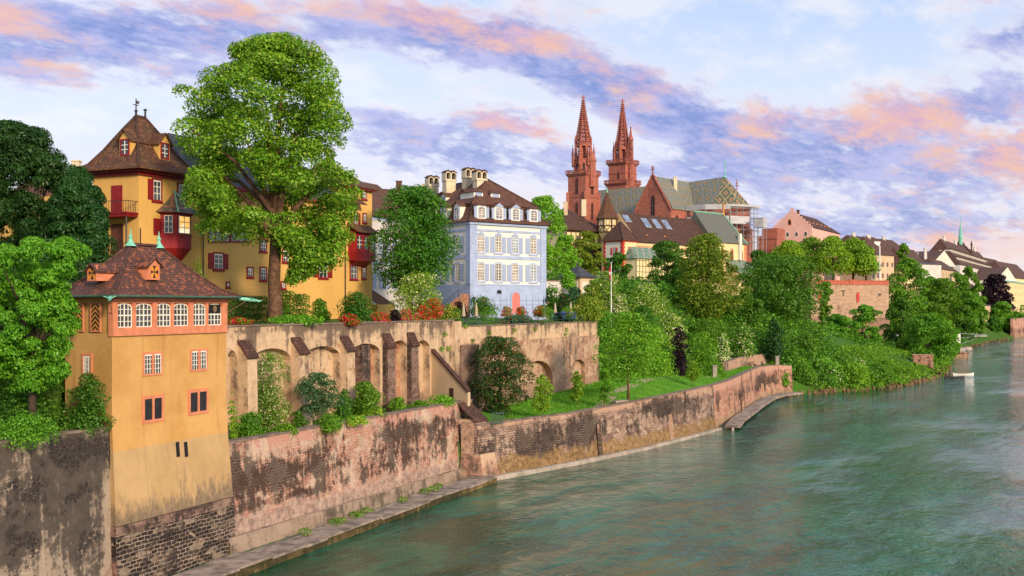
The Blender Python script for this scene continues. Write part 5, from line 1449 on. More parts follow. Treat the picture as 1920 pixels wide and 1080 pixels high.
def gab(x0, x1, y0, y1, ze, zr, axis, over=.5):
    P4 = grow(kpoly(x0, x1, y0, y1), over)
    if axis == 'y': P4 = [P4[1], P4[2], P4[3], P4[0]]
    roof4(mb, P4, lerp2(P4[0], P4[3], .5), lerp2(P4[1], P4[2], .5), [(0, ze), (1, zr)], 0, 0)
gab(-7.1, 7.1, 1.2, 47, 49.0, 60.6, 'y'); gab(-42, 0, 16.5, 31.5, 49.0, 60.4, 'x')
part('nave_roof', mb, M['roof_nave'], ct)
mb = MB(); ap = [kp(14.5, 16), kp(22, 18.8), kp(24.8, 24), kp(22, 29.2), kp(14.5, 32)]
E0, E1, Rr, Rs = kp(0, 16), kp(14.5, 16), kp(0, 24), kp(14.5, 24)
mb.face([(*E0, 49.85), (*E1, 49.85), (*Rs, 61.4), (*Rr, 60.6)], 0); mb.face([(*kp(14.5, 32), 49.85), (*kp(0, 32), 49.85), (*Rr, 60.6), (*Rs, 61.4)], 0)
for a, b in zip(ap, ap[1:]): mb.face([(*a, 49.85), (*b, 49.85), (*Rs, 61.4)], 1)
part('choir_roof', mb, [M['roof_nave'], M['roof_choir']], ct)
mb = MB(); mb.lathe([(.5, 61.0), (.22, 62.2), (.35, 62.5), (.14, 63.0), (.1, 65.6), (.3, 66), (.08, 66.3), (.0, 67.4)], Rs, 6); mb.box(-.45, .45, -.06, .06, 66.7, 66.85, 0, Matrix.Translation((*Rs, 0)))
part('finial', mb, M['copper'], ct)
mb = MB()
ga = Vector((*kp(0, -.1), 61.2)); 
for sg in (-1, 1):
    e = Vector((*kp(sg * 7.5, -.1), 48.4)); mb.tube([e, ga], .32, 5)
    for k in range(1, 9):
        p = e.lerp(ga, k / 9); mb.box(p.x - .22, p.x + .22, p.y - .22, p.y + .22, p.z + .2, p.z + .75)
mb.tube([ga, ga + Vector((0, 0, 2.8))], [.3, .16], 5)
for zz, r in ((1.5, .75), (2.2, .45)): mb.box(-r, r, -.2, .2, 61.2 + zz, 61.2 + zz + .32, 0, face_frame(kp(0, -.1), kp(1, -.1)))
part('gable_coping', mb, M['sandstone_dark'], ct)
c_e = kp(15.6, 30.5); mb = MB(); mb.tube([(*c_e, 50), (*c_e, 61.0)], [.2, .15], 5); mb.box(-.7, .7, -.15, .15, 58.6, 58.9, 0, Matrix.Translation((*c_e, 0))); mb.box(-.4, .4, -.15, .15, 59.4, 59.65, 0, Matrix.Translation((*c_e, 0))); part('gable_cross', mb, M['sandstone_dark'], ct)
KF = face_frame(kp(-7.1, 0), kp(7.1, 0))
lan = flatwin(M['sandstone_dark'], M['black'], 1.6, 7.6, .4, 'pointed', M['sandstone_dark'], 2, 2); put(ct, lan, KF, 7.1, 46.6, y=-.04)
KE = face_frame(kp(7.1, 0), kp(7.1, 16)); lan3 = flatwin(M['sandstone_dark'], M['black'], 1.3, 4, .3, 'round')
for x in (4, 10): put(ct, lan3, KE, x, 43, y=-.02)
x = 3.0; stack(ct, *kp(2.2, 11), 56, 60.9, 1.2, M['chimney'])
for (x0, y0, zz) in ((-3.5, 9, 54.9), (-3.5, 18, 55.0), (3.6, 6, 54.7), (3.6, 15, 54.7)):
    pass
def octo(c, r, a0=math.pi / 8): return [(c[0] + r * math.cos(a0 + k * math.pi / 4), c[1] + r * math.sin(a0 + k * math.pi / 4)) for k in range(8)]
AN = math.atan2(KU.y, KU.x)
def sq(c, s): 
    v = [(-s, -s), (s, -s), (s, s), (-s, s)]; ca, sa = math.cos(AN), math.sin(AN)
    return [(c[0] + x * ca - y * sa, c[1] + x * sa + y * ca) for x, y in v]
def gallery(mb, poly, z, h=1.5, over=.7):
    g1 = grow(poly, over); g0 = grow(poly, .1); gi = grow(poly, over - .3)
    mb.prism(g0, z - .9, z, 0, g1)
    n = len(g1)
    for i in range(n):
        j = (i + 1) % n; a, b = Vector(g1[i]), Vector(g1[j]); L = (b - a).length; f_ = face_frame(g1[i], g1[j])
        mb.box(0, L, 0, .28, z + .002, z + .28, 0, f_); mb.box(0, L, -.03, .31, z + h - .25, z + h, 0, f_)
        k = max(2, int(L / .75))
        for q in range(k + 1): mb.box(L * q / k - .1, L * q / k + .1, .05, .25, z + .28, z + h - .25, 0, f_)
def pinnacle(mb, c, z0, z1, r):
    zm = z0 + (z1 - z0) * .62
    mb.prism(octo(c, r), z0, zm, 0); mb.lathe([(r * 1.25, zm), (r * 1.3, zm + .2), (r * .8, zm + .25), (r * .12, z1 - .3), (r * .45, z1 - .25), (r * .3, z1), (0, z1 + .15)], c, 8)
def spire(mb, c, r, z0, z1):
    n = 8
    rr = lambda k: r * ((1 - k) ** 1.12) * .93 + .16
    nl = 12
    for i in range(n):
        an = math.pi / 8 + i * math.pi / 4; dx, dy = math.cos(an), math.sin(an)
        path = [(c[0] + dx * rr(k / nl), c[1] + dy * rr(k / nl), z0 + (z1 - z0) * k / nl) for k in range(nl + 1)]
        mb.tube(path, [.30 - .2 * k / nl for k in range(nl + 1)], 4)
        for k in range(1, 22):
            q = k / 22; p = (c[0] + dx * (rr(q) + .3), c[1] + dy * (rr(q) + .3), z0 + (z1 - z0) * q); w_ = .26 - .1 * q
            mb.box(p[0] - w_, p[0] + w_, p[1] - w_, p[1] + w_, p[2], p[2] + .34)
        bn = math.pi / 8 + (i + 1) * math.pi / 4; ex, ey = math.cos(bn), math.sin(bn)
        for k in range(nl):
            if k >= 8: 
                k0, k1 = k / nl, (k + 1) / nl
            else: k0, k1 = (k + .0) / nl, (k + .42) / nl
            mb.face([(c[0] + dx * rr(k0), c[1] + dy * rr(k0), z0 + (z1 - z0) * k0), (c[0] + ex * rr(k0), c[1] + ey * rr(k0), z0 + (z1 - z0) * k0), (c[0] + ex * rr(k1), c[1] + ey * rr(k1), z0 + (z1 - z0) * k1), (c[0] + dx * rr(k1), c[1] + dy * rr(k1), z0 + (z1 - z0) * k1)])
            if k < 8:
                km = (k + .7) / nl; mx, my = (dx + ex) / 2, (dy + ey) / 2
                mb.tube([(c[0] + mx * rr(k1), c[1] + my * rr(k1), z0 + (z1 - z0) * k1), (c[0] + mx * rr((k + 1) / nl), c[1] + my * rr((k + 1) / nl), z0 + (z1 - z0) * (k + 1) / nl)], .13, 4)
    mb.lathe([(.2, z1 - .2), (.5, z1), (.2, z1 + .25), (.16, z1 + 1.2), (.3, z1 + 1.3), (0, z1 + 1.8)], c, 6)
    mb.box(-.85, .85, -.2, .2, z1 + .55, z1 + .9, 0, Matrix.Translation((c[0], c[1], 0)))
W_t = flatwin(M['sandstone_dark'], M['black'], 1.25, 6.4, .42, 'pointed', M['sandstone_dark'], 2, 3)  # black pane paints the dark of the open lancet
W_t2 = flatwin(M['sandstone_dark'], M['black'], 1.0, 3.6, .3, 'pointed')
W_t3 = flatwin(M['sandstone_dark'], M['black'], .8, 3.2, .25, 'pointed')
def tower(c, lv, s, stage2):
    z_b, z_s, z_g = lv
    mb = MB(); mb.prism(sq(c, s), 22, z_g - .9, 0)
    for zz in (38, z_s): mb.prism(grow(sq(c, s), .22), zz, zz + .35, 0, bottom=True)
    for k, q in enumerate(sq(c, s + .1)): mb.prism([(q[0] - .55, q[1] - .55), (q[0] + .55, q[1] - .55), (q[0] + .55, q[1] + .55), (q[0] - .55, q[1] + .55)], 22, z_s + 2, 0)
    t_ = part('tower', mb, M['sandstone'], ct)
    for i in range(4):
        q = sq(c, s); f_ = face_frame(q[i], q[(i + 1) % 4]); put(t_, W_t, f_, s, z_s + 1.0, y=-.02); put(t_, W_t, f_, s, z_s - 8.2, y=-.02)
    mg = MB(); gallery(mg, sq(c, s), z_g); part('gallery', mg, M['sandstone_dark'], t_)
    return t_
cL, cR = kp(-37.5, 11), kp(-37.5, 37)
t_ = tower(cL, (26, 56.3, 64.9), 4.05, 0)
mb = MB(); mb.prism(octo(cL, 3.75), 64.9, 70.2, 0); mb.prism(octo(cL, 4.0), 70.2, 70.6, 0, bottom=True); mb.prism(octo(cL, 1.9), 70.6, 75.6, 0); mb.prism(octo(cL, 3.3), 75.4, 76.4, 0, bottom=True)
for p in octo(cL, 2.95): mb.prism([(p[0] - .45, p[1] - .45), (p[0] + .45, p[1] - .45), (p[0] + .45, p[1] + .45), (p[0] - .45, p[1] + .45)], 70.6, 75.4, 0)
lo = part('lantern', mb, M['sandstone'], ct)
oc = octo(cL, 3.75)
for i in range(8):
    f_ = face_frame(oc[i], oc[(i + 1) % 8]); L = (Vector(oc[i]) - Vector(oc[(i + 1) % 8])).length; put(lo, W_t3, f_, L / 2, 66, y=-.02)
mb = MB()
for i, p in enumerate(octo(cL, 4.15)): pinnacle(mb, p, 68, 76.2 if i % 2 else 74.5, .42)
for i, p in enumerate(octo(cL, 3.1)): pinnacle(mb, p, 75.8, 79.3, .34)
gallery(mb, octo(cL, 2.9), 76.4, 1.0, .5)
part('pinnacle_crown', mb, M['sandstone_dark'], lo)
st_ = kp(-37.5 + 4.4, 11 - .5)
mb = MB(); mb.prism(octo(st_, 1.5), 60, 69.5, 0); mb.lathe([(1.8, 69.5), (1.2, 71), (.2, 73), (0, 73.4)], st_, 8); part('stair_turret', mb, M['sandstone'], lo)
mb = MB(); spire(mb, cL, 2.9, 76.4, 93.0); part('spire', mb, M['sandstone_dark'], ct)
t_ = tower(cR, (26, 54, 63.6), 4.55, 1)
mb = MB(); mb.prism(sq(cR, 3.9), 63.6, 70.9, 0); mb.prism(grow(sq(cR, 3.9), .2), 67.5, 67.8, 0, bottom=True); mb.prism(octo(cR, 1.8), 71.5, 77.2, 0); mb.prism(octo(cR, 3.2), 77.0, 77.9, 0, bottom=True)
for p in octo(cR, 2.9): mb.prism([(p[0] - .42, p[1] - .42), (p[0] + .42, p[1] - .42), (p[0] + .42, p[1] + .42), (p[0] - .42, p[1] + .42)], 71.5, 77, 0)
lo = part('lantern', mb, M['sandstone'], ct)
mg = MB(); gallery(mg, sq(cR, 3.9), 71.6, 1.4, .8)
for i, p in enumerate(octo(cR, 3.7)): pinnacle(mg, p, 71.5, 80.3 if i % 2 else 78.5, .36)
for i, p in enumerate(octo(cR, 3.0)): pinnacle(mg, p, 77.5, 80.6, .3)
part('gallery', mg, M['sandstone_dark'], lo)
q4 = sq(cR, 3.9)
for i in range(4):
    f_ = face_frame(q4[i], q4[(i + 1) % 4]); put(lo, W_t3, f_, 4.6, 65.2, y=-.02)
mb = MB(); tp = kp(-37.5 + 3.6, 37 - 1.5)
tp = (tp[0] + 1.0, tp[1])
for p in octo(tp, .95): mb.prism([(p[0] - .13, p[1] - .13), (p[0] + .13, p[1] - .13), (p[0] + .13, p[1] + .13), (p[0] - .13, p[1] + .13)], 71, 80.5, 0)
for zz in (73.4, 75.6, 77.8, 80.2): mb.prism(octo(tp, 1.08), zz, zz + .35, 0, bottom=True)
mb.prism(octo(tp, .4), 71, 80.5, 0)
mb.lathe([(1.1, 80.5), (.55, 82.5), (.2, 85), (.35, 85.2), (0, 86)], tp, 8); mb.prism(octo(tp, 1.35), 62, 71, 0)
part('stair_turret', mb, M['sandstone_dark'], lo)
mb = MB(); spire(mb, cR, 2.7, 77.8, 95.6); part('spire', mb, M['sandstone_dark'], ct)

# scaffolding round the choir
sf = thing('scaffolding', 'grey steel scaffolding with sheeting wrapped round the cathedral choir', 'scaffolding', (*kp(20, 15), 40))
mb, ms = MB(), MB()
ring_o = [kp(7.3, 9.8), kp(15, 9.4), kp(22.4, 13.2), kp(26, 20.5), kp(26, 28)]; ring_i = [kp(7.3, 11), kp(15, 10.7), kp(21.7, 14.2), kp(24.8, 20.9), kp(24.8, 28)]
for ro in (ring_o, ring_i):
    for a, b in zip(ro, ro[1:]):
        L = (Vector(b) - Vector(a)).length; n_ = max(2, int(L / 2.2))
        for k in range(n_):
            p = lerp2(a, b, k / n_); mb.tube([(*p, 34), (*p, 50.4)], .085, 4)
        for zz in (38, 40, 42, 43.9, 45, 46, 47.9, 49.4):
            mb.tube([(*a, zz), (*b, zz)], .07, 4)
part('scaffold_tube', mb, M['steel'], sf)
for (za, zb) in ((49.9, 50.1), (46.0, 46.1), (42, 42.1)):
    for i in range(4):
        ms.prism([ring_o[i], ring_o[i + 1], ring_i[i + 1], ring_i[i]], za, zb, 0, bottom=True)
for i in range(4):
    a, b = ring_o[i], ring_o[i + 1]
    f_ = face_frame(a, b); L = (Vector(b) - Vector(a)).length
    ms.box(0, L, -.06, -.02, 48.9 if i < 2 else 49.9, 50.6, 0, f_)
    if i < 3: ms.box(0, L * .95, -.08, -.03, 44.0, 46.6, 0, f_)
part('sheeting', ms, M['sheet'], sf)

# ------------------------------------------------------------------ chapter house range, chapel, turret in front of the cathedral
LA, LD = Vector((29.8, 295.0)), Vector((.717, .697)); LO = Vector((LD.y, -LD.x))
def lp(t, o=0.0): v = LA + LD * t + LO * o; return (v.x, v.y)
ch = thing('chapter_house', 'long building under a big dark brown tile roof with skylights, cream walls', 'house', (*lp(17), 22))
mb = MB(); mb.prism([lp(0, 6), lp(34.5, 6), lp(34.5, -6), lp(0, -6)], 18, 34.0, 0); part('wall', mb, M['cream'], ch)
mb = MB(); P4 = [lp(-.4, 6.7), lp(34.5, 6.7), lp(34.5, -6.7), lp(-.4, -6.7)]
roof4(mb, P4, lp(-.4), lp(34.5), [(0, 33.6), (1, 41.9)], gable=1); part('roof', mb, [M['tile_dark'], M['cream']], ch)
LF_ = face_frame(lp(0, 6), lp(34, 6))
sl = lambda x, k0, k1, w_: None
mb = MB()
for (p0, y0, y1) in ((1182, 403, 412), (1215, 408, 422), (1234.5, 410, 424), (1253, 411, 426)):
    # skylights lie in the roof plane
    s_ = s_of(tuple(LA + LO * 3), LD, p0)
    k0, k1 = (.90, .66) if p0 < 1200 else (.84, .52)
    def onroof(t, k): v = Vector(lp(t, 6.7 * (1 - k))); return Vector((v.x, v.y, 33.6 + 8.3 * k + .12))
    a, b, c_, d_ = onroof(s_ + 1.6, k0), onroof(s_ - 1.0, k0), onroof(s_ - 1.0, k1), onroof(s_ + 1.6, k1)
    mq = MB(); mq.ext([d_, a, b, c_][::-1], (0, 0, .1))
    w_ = part('skylight', mq, M['steel'], ch)
    mq = MB()
    for q in range(4):
        t0 = -.9 + q * .62; e = [onroof(s_ + t0, k0 - .01), onroof(s_ + t0, k1 + .01), onroof(s_ + t0 + .5, k1 + .01), onroof(s_ + t0 + .5, k0 - .01)]
        mq.face([v + Vector((0, 0, .12)) for v in e])
    part('pane', mq, M['glass_blue'], w_)
for p0 in (1212, 1246):
    s_ = s_of(tuple(LA + LO * 5), LD, p0); dormer(ch, LF_, s_, 35.1, 1.2, .5, 2, M['tile_dark'], M['pinkstone'], None, None, 'gable', .5, .15, y=.9)
cwm = flatwin(M['redtrim'], M['glass'], 1.6, 2.0, .15, bars=M['brownpanel'])
put(ch, cwm, LF_, s_of(lp(0, 6), LD, 1209), 29.8); put(ch, cwm, LF_, s_of(lp(0, 6), LD, 1250), 29.8)
mb = MB(); mb.box(0, 34, -.06, .02, 32.2, 32.5, 0, LF_); mb.tube([LF_ @ Vector((8.8, -.1, 20)), LF_ @ Vector((8.8, -.1, 33))], .1, 5); part('string_course', mb, M['pinkstone'], ch)
# the chapel
cp = thing('chapel', 'cream chapel with pointed red windows and green brown patterned roof', 'chapel', (*lp(46), 22))
mb = MB(); CE = 58.5
mb.prism([lp(34.6, 6.4), lp(52, 6.4), lp(56.5, 3.6), lp(56.5, -3.6), lp(52, -6.4), lp(34.6, -6.4)], 16, 35.2, 0); part('wall', mb, M['cream'], cp)
mb = MB(); A_ = [lp(34.6, 7), lp(52.2, 7), lp(57.2, 3.9), lp(57.2, -3.9), lp(52.2, -7), lp(34.6, -7)]; r0, r1 = lp(34.6), lp(49.5)
z0_, z1_ = 34.9, 44.3
mb.face([(*A_[0], z0_), (*A_[1], z0_), (*r1, z1_), (*r0, z1_)]); mb.face([(*A_[1], z0_), (*A_[2], z0_), (*r1, z1_)]); mb.face([(*A_[2], z0_), (*A_[3], z0_), (*r1, z1_)]); mb.face([(*A_[3], z0_), (*A_[4], z0_), (*r1, z1_)])
mb.face([(*A_[4], z0_), (*A_[5], z0_), (*r0, z1_), (*r1, z1_)]); mb.face([(*A_[5], z0_), (*A_[0], z0_), (*r0, z1_)]); mb.face([(*p, z0_) for p in reversed(A_)])
rf = part('roof', mb, M['roof_chapel'], cp)
mb = MB(); mb.tube([(*r0, z1_ + .1), (*r1, z1_ + .1)], .2, 5)
for q in A_[1:4]: mb.tube([(*q, z0_ + .1), (*r1, z1_ + .1)], .16, 5)
part('ridge_tiles', mb, M['copper'], rf)
mb = MB(); mb.lathe([(.5, 44.2), (.4, 44.8), (.3, 44.9), (.3, 47.2), (.5, 47.3), (.5, 47.6), (0, 47.7)], r1, 6); part('vent_pipe', mb, M['orange'], rf)
f1, f2_, f3_ = face_frame(lp(34.6, 6.4), lp(52, 6.4)), face_frame(lp(52, 6.4), lp(56.5, 3.6)), face_frame(lp(56.5, 3.6), lp(56.5, -3.6))
chw = flatwin(M['pinkstone'], M['brownpanel'], 1.3, 3.6, .28, 'pointed', M['pinkstone'], 2, 3)
for f_, xs_ in ((f1, (5, 10, 15)), (f2_, (2.6,)), (f3_, (3.6,))):
    for x in xs_: put(cp, chw, f_, x, 29.6); put(cp, chw, f_, x, 23.8)
mb = MB()
for f_, L in ((f1, 17.4), (f2_, 5.3), (f3_, 7.2)): mb.box(-.1, L + .1, -.12, .02, 28.6, 28.9, 0, f_); mb.box(-.1, L + .1, -.12, .02, 23.0, 23.25, 0, f_)
part('string_course', mb, M['redcoping'], cp)
for f_, x in ((f1, 17.3), (f2_, 5.2), (f3_, 7.1)):
    mb = MB()
    for k in range(24): mb.box(x - .5 - (.25 if k % 2 else 0), x + .5, -.10, .05, 20 + k * .62, 20.6 + k * .62, 0, f_)
    part('quoins', mb, M['pinkstone'], cp)
mb = MB(); mb.box(13.2, 14.4, -.7, .0, 30, 38.0, 0, f1); part('chimney', mb, M['white'], cp)
mb = MB(); mb.box(7, 17.2, -4.2, -.01, 18, 26.0, 0, f1); an_ = part('annex', mb, M['cream'], cp)
mb = MB(); mb.ext([f1 @ Vector(v) for v in ((6.6, -.0, 30.0), (6.6, -4.8, 26.0), (6.6, -4.8, 25.8), (6.6, 0, 29.7))], f1.to_3x3() @ Vector((11, 0, 0))); part('annex_roof', mb, M['roof_glass'], an_)
# white corner house with red trim
WA = Vector((29.3, 282.0)); wx = lambda t, o: tuple(WA + LD * t + Vector((-.697, .717)) * o)
wh = thing('corner_house', 'white corner house with toothed red quoins, red shutters and a brown hipped roof', 'house', (*wx(2.7, 3.2), 25))
pl = [wx(0, 0), wx(5.6, 0), wx(5.6, 6.6), wx(0, 6.6)]
mb = MB(); mb.prism(pl, 20, 33.7, 0); part('wall', mb, M['white'], wh)
mb = MB(); mb.box(0, 5.6, -.03, .0, 22, 33.6, 0, face_frame(pl[0], pl[1])); part('front_render', mb, M['cream'], wh)
mb = MB(); hp = MB(); roof4(mb, grow([pl[0], pl[1], pl[2], pl[3]], .6), wx(2.4, 3.2), wx(3.2, 3.3), [(0, 33.5), (1, 38.6)], hips=hp, hip_r=.14); rf = part('roof', mb, M['tile_dark'], wh); part('ridge_tiles', hp, M['tile_dark'], rf)
fA, fB = face_frame(pl[0], pl[1]), face_frame(pl[3], pl[0])
mb = MB()
for k in range(22):
    w_ = .55 if k % 2 else .8
    mb.box(-.1, w_, -.09, 0, 22 + k * .52, 22.5 + k * .52, 0, fA); mb.box(6.6 - w_, 6.7, -.09, 0, 22 + k * .52, 22.5 + k * .52, 0, fB); mb.box(-.1, w_ - .1, -.09, 0, 22 + k * .52, 22.5 + k * .52, 0, fB)
mb.box(-.3, 6.0, -.3, -.0, 33.1, 33.45, 0, fA); mb.box(-.1, 6.75, -.3, -.0, 33.1, 33.445, 0, fB); mb.box(-.05, 5.6, -.1, -.03, 22, 25.0, 0, fA)
part('quoins', mb, M['redtrim'], wh)
W_w = Win(M['redtrim'], M['glass'], M['whitewood'], nx=2, nz=3, bt=.12, shutters='lr', sm=M['redtrim'], bar=.09)
W_w.put(wh, fA, 3.3, 29.9, 1.05, 1.8, y=-.03); W_w.put(wh, fB, 3.6, 29.7, 1.05, 1.8)
put(wh, flatwin(M['redtrim'], M['redwood'], 1.5, 4.4, .16, 'pointed', M['redwood'], 2, 3), fA, 3.3, 25.1, y=-.03)
# half-timbered turret
tc = (26.2, 294.0)
tu = thing('turret', 'round half timbered stair turret with a flared pointed brown roof', 'turret', (*tc, 24))
mb = MB(); mb.lathe([(1.7, 22), (1.7, 34.6), (2.6, 36.3), (2.6, 40.2)], tc, 8, 0, math.pi / 8); part('wall', mb, M['cream'], tu)
mb = MB(); oc = octo(tc, 2.68)
for i in range(8):
    p, q = oc[i], oc[(i + 1) % 8]; mb.tube([(*p, 36.2), (*p, 40.2)], .16, 4)
    for zz in (36.3, 38.0, 40.05): mb.tube([(*p, zz), (*q, zz)], .14, 4)
    mb.tube([(*p, 36.3), (*q, 38.0)], .09, 4); mb.tube([(*p, 38.0), (*lerp2(p, q, .5), 36.3)], .08, 4)
part('timber_frame', mb, M['timber'], tu)
for i in range(8):
    f_ = face_frame(oc[i], oc[(i + 1) % 8]); put(tu, flatwin(M['timber'], M['glass'], .8, 1.4, .1, bars=M['whitewood']), f_, 1.03, 38.3, y=.1)
mb = MB(); mb.lathe([(3.4, 40.0), (3.1, 40.5), (2.3, 42.2), (1.3, 44.5), (.15, 47.6)], tc, 8, 0, math.pi / 8); part('roof', mb, M['tile_brown'], tu)
mb = MB(); mb.lathe([(.3, 47.3), (.12, 48.0), (.2, 48.1), (.05, 48.5), (0, 49.3)], tc, 6); part('finial', mb, M['copper'], tu)
# timbered house left of the turret
tm = flatwin(M['timber'], M['glass'], 1.1, 1.4, .15, bars=M['whitewood'])
t, f_, L = house('timber_house', 'half timbered house with a dark brown hipped roof left of the turret', (X(1062, 287), 287), (X(1131, 296), 296), 16, 20, 36.6, 43.4, M['cream'], M['tile_dark'], hipk=6.5, over=.8, wins=[(tm, (2, 4.5, 7.5, 10), (33.6,))])
mb = MB(); mb.box(-.05, L + .05, -.1, 0, 36.0, 36.4, 0, f_); mb.box(-.05, L + .05, -.1, 0, 32.4, 32.9, 0, f_)
for k in range(9): mb.box(L * k / 8 - .13, L * k / 8 + .13, -.095, 0, 32.9, 36.0, 0, f_)
mb.box(0, L, -.08, 0, 26, 32.4, 0, f_)
part('timber_frame', mb, M['timber'], t)
stack(t, X(1061, 292), 294, 41, 44.6, 1.1, M['beige']); stack(t, X(1096, 294), 297, 41, 45.5, 1.3)
dormer(t, f_, 7.5, 38.3, 1.2, .8, 3, M['tile_dark'], M['timber'], None, flatwin(M['cream'], M['glass'], .6, .6, .08), 'gable', .4, .1, y=2.4)
# garden conservatory with green lattice roof
G0, G1 = (X(1193, 280), 280), (X(1262, 292), 292)
t, f_, L = house('conservatory', 'garden hall with green roof crossed by pale lattice lines', G0, G1, 6, 22, 28.6, 31.8, M['cream'], M['roof_glass'], hipk=1.5, over=.5)
mb = MB()
for k in range(13): mb.box(L * k / 12 - .06, L * k / 12 + .06, -.09, 0, 22, 28.6, 0, f_)
for zz in (23.5, 25, 26.5, 28): mb.box(0, L, -.085, 0, zz, zz + .1, 0, f_)
part('trellis', mb, M['iron'], t)
gw = thing('garden_wall', 'pale low garden wall in front of the white corner house', 'wall', (X(1200, 255), 255, 19))
mb = MB(); FG = face_frame((X(1163, 250), 250), (X(1236, 260), 260)); mb.box(0, 13.6, 0, .6, 17, 22.0, 0, FG); part('wall_body', mb, M['grey_white'], gw)
mb = MB(); mb.box(-.1, 13.7, -.12, .72, 22.0, 22.2, 0, FG); part('coping', mb, M['coping'], gw)
gw = thing('garden_wall', 'brown garden wall just right of the blue palace, beneath the vine-covered gazebo', 'wall', (X(1050, 165), 165, 15))
mb = MB(); FG = face_frame((X(1023, 160), 160), (X(1100, 172), 172)); mb.box(0, 11.5, 0, .6, 13, 16.4, 0, FG); part('wall_body', mb, M['terrace'], gw)
mb = MB(); mb.box(-.1, 11.6, -.12, .72, 16.4, 16.6, 0, FG); part('coping', mb, M['coping'], gw)
gw = thing('garden_wall', 'grey upper garden wall behind the gazebo, right of the blue palace', 'wall', (X(1045, 185), 185, 17))
mb = MB(); FG = face_frame((X(1018, 182), 182), (X(1078, 190), 190)); mb.box(0, 10, 0, .6, 15, 20.3, 0, FG); part('wall_body', mb, M['grey_white'], gw)
mb = MB(); mb.box(-.1, 10.1, -.12, .72, 20.3, 20.5, 0, FG); part('coping', mb, M['coping'], gw)
# gazebo
gz = (X(1083, 172), 172)
ga_ = thing('gazebo', 'small cream garden gazebo with grey hipped roof, partly covered in ivy', 'gazebo', (*gz, 16.5))
GP = sq(gz, 1.9)
mb = MB(); mb.prism(GP, 15, 20.7, 0); part('wall', mb, M['beige'], ga_)
mb = MB(); roof4(mb, grow(GP, .45), gz, (gz[0] + .01, gz[1]), [(0, 20.7), (.4, 21.3), (1, 22.6)]); part('roof', mb, M['slate'], ga_)
mb = MB(); mb.lathe([(.15, 22.5), (.2, 22.8), (.05, 23.1), (0, 23.6)], gz, 6); part('finial', mb, M['lead'], ga_)
for i in (0, 1):
    f_ = face_frame(GP[i], GP[(i + 1) % 4]); put(ga_, flatwin(M['whitewood'], M['grey_white'], 1.0, 2.4, .1, bars=M['whitewood'], nx=4, nz=2), f_, 1.2, 17.4); put(ga_, flatwin(M['whitewood'], M['grey_white'], 1.0, 2.4, .1, bars=M['whitewood'], nx=4, nz=2), f_, 2.7, 17.4)
# red sandstone cloister block and white site hut behind the chapel
cb = thing('cloister_block', 'dark red sandstone block with a traceried parapet right of the chapel', 'building', (X(1440, 372), 372, 26))
mb = MB(); FB = face_frame((X(1420, 372), 372), (X(1457, 368), 368)); mb.box(0, 7, 0, 8, 22, 40.5, 0, FB); mb.box(1.5, 7, .5, 8, 40.5, 43, 0, FB); part('wall', mb, M['sandstone'], cb)
mb = MB()
for k in range(12): mb.box(k * .58, k * .58 + .22, -.25, -.02, 33.5, 35.5, 0, FB)
mb.box(-.2, 7.2, -.3, 0, 35.5, 36, 0, FB); mb.box(-.2, 7.2, -.3, 0, 33, 33.5, 0, FB); mb.box(-.2, 7.2, -.2, .0, 39.2, 39.6, 0, FB); part('parapet', mb, M['sandstone_dark'], cb)
hb = thing('site_hut', 'white sheeted builders hut on the scaffolding beside the choir', 'hut', (X(1422, 360), 360, 42))
mb = MB(); FB = face_frame((X(1414, 360), 360), (X(1432, 358), 358)); mb.box(0, 3.3, 0, 3, 42.6, 45.6, 0, FB); mb.box(-.1, 3.4, -.1, 3.1, 45.6, 45.8, 0, FB); part('wall', mb, M['sheet'], hb)
mb = MB()
for x in (0.1, 1.6, 3.2):
    for y in (.1, 2.9): p = FB @ Vector((x, y, 0)); mb.tube([(p.x, p.y, 26), (p.x, p.y, 42.6)], .09, 4)
for zz in (36, 39, 41): mb.box(0, 3.3, 0, .08, zz, zz + .1, 0, FB)
part('scaffold_tube', mb, M['steel'], hb)

# ------------------------------------------------------------------ pink house with stepped gable
PK0, PKd = Vector((98.6, 404.0)), Vector((.866, -.5)); PKn = Vector((.5, .866))
pk = thing('stepped_gable_house', 'rose pink house with a crow stepped gable and long dark roof', 'house', (112, 420, 26))
pkp = lambda x, y: tuple(PK0 + PKd * x + PKn * y)
mb = MB(); mb.prism([pkp(0, .6), pkp(15, .6), pkp(15, 44), pkp(0, 44)], 18, 45.6, 0)
FK = face_frame(pkp(0, 0), pkp(15, 0)); n_ = 6
steps = [(0, 15, 45.8)] + [(.0 + k * 1.05 + .7, 15 - .7 - k * 1.05, 45.8 + (k + 1) * .95) for k in range(n_)]
mb.box(0, 15, 0, .7, 18, 45.8, 0, FK)
zz = 45.8
for (x0, x1, z1) in steps[1:]: mb.box(x0, x1, 0, .7, zz, z1, 0, FK); zz = z1
mb.box(6.9, 8.1, 0, .7, zz, zz + 1.3, 0, FK)
part('wall', mb, M['pink'], pk)
mb = MB(); P4 = [pkp(15.4, .7), pkp(15.4, 44.4), pkp(-.4, 44.4), pkp(-.4, .7)]
roof4(mb, P4, pkp(7.5, .7), pkp(7.5, 36), [(0, 45.4), (1, 51.3)]); part('roof', mb, M['tile_dark'], pk)
put(pk, flatwin(M['pinkstone'], M['black'], .9, 2.0, .25, 'pointed'), FK, 6.6, 46.6)
for x in (1.9, 5.8, 9.2, 12.6): put(pk, flatwin(M['white'], M['glass'], .9, 1.5, .15, 'round'), FK, x, 42.2)
FR_ = face_frame(pkp(15, 0), pkp(15, 44))
for k in range(6): dormer(pk, FR_, 5 + k * 6, 46.6, 1.1, .7, 2.5, M['pinkstone'], M['pinkstone'], None, None, 'gable', .45, .1, y=2.2)
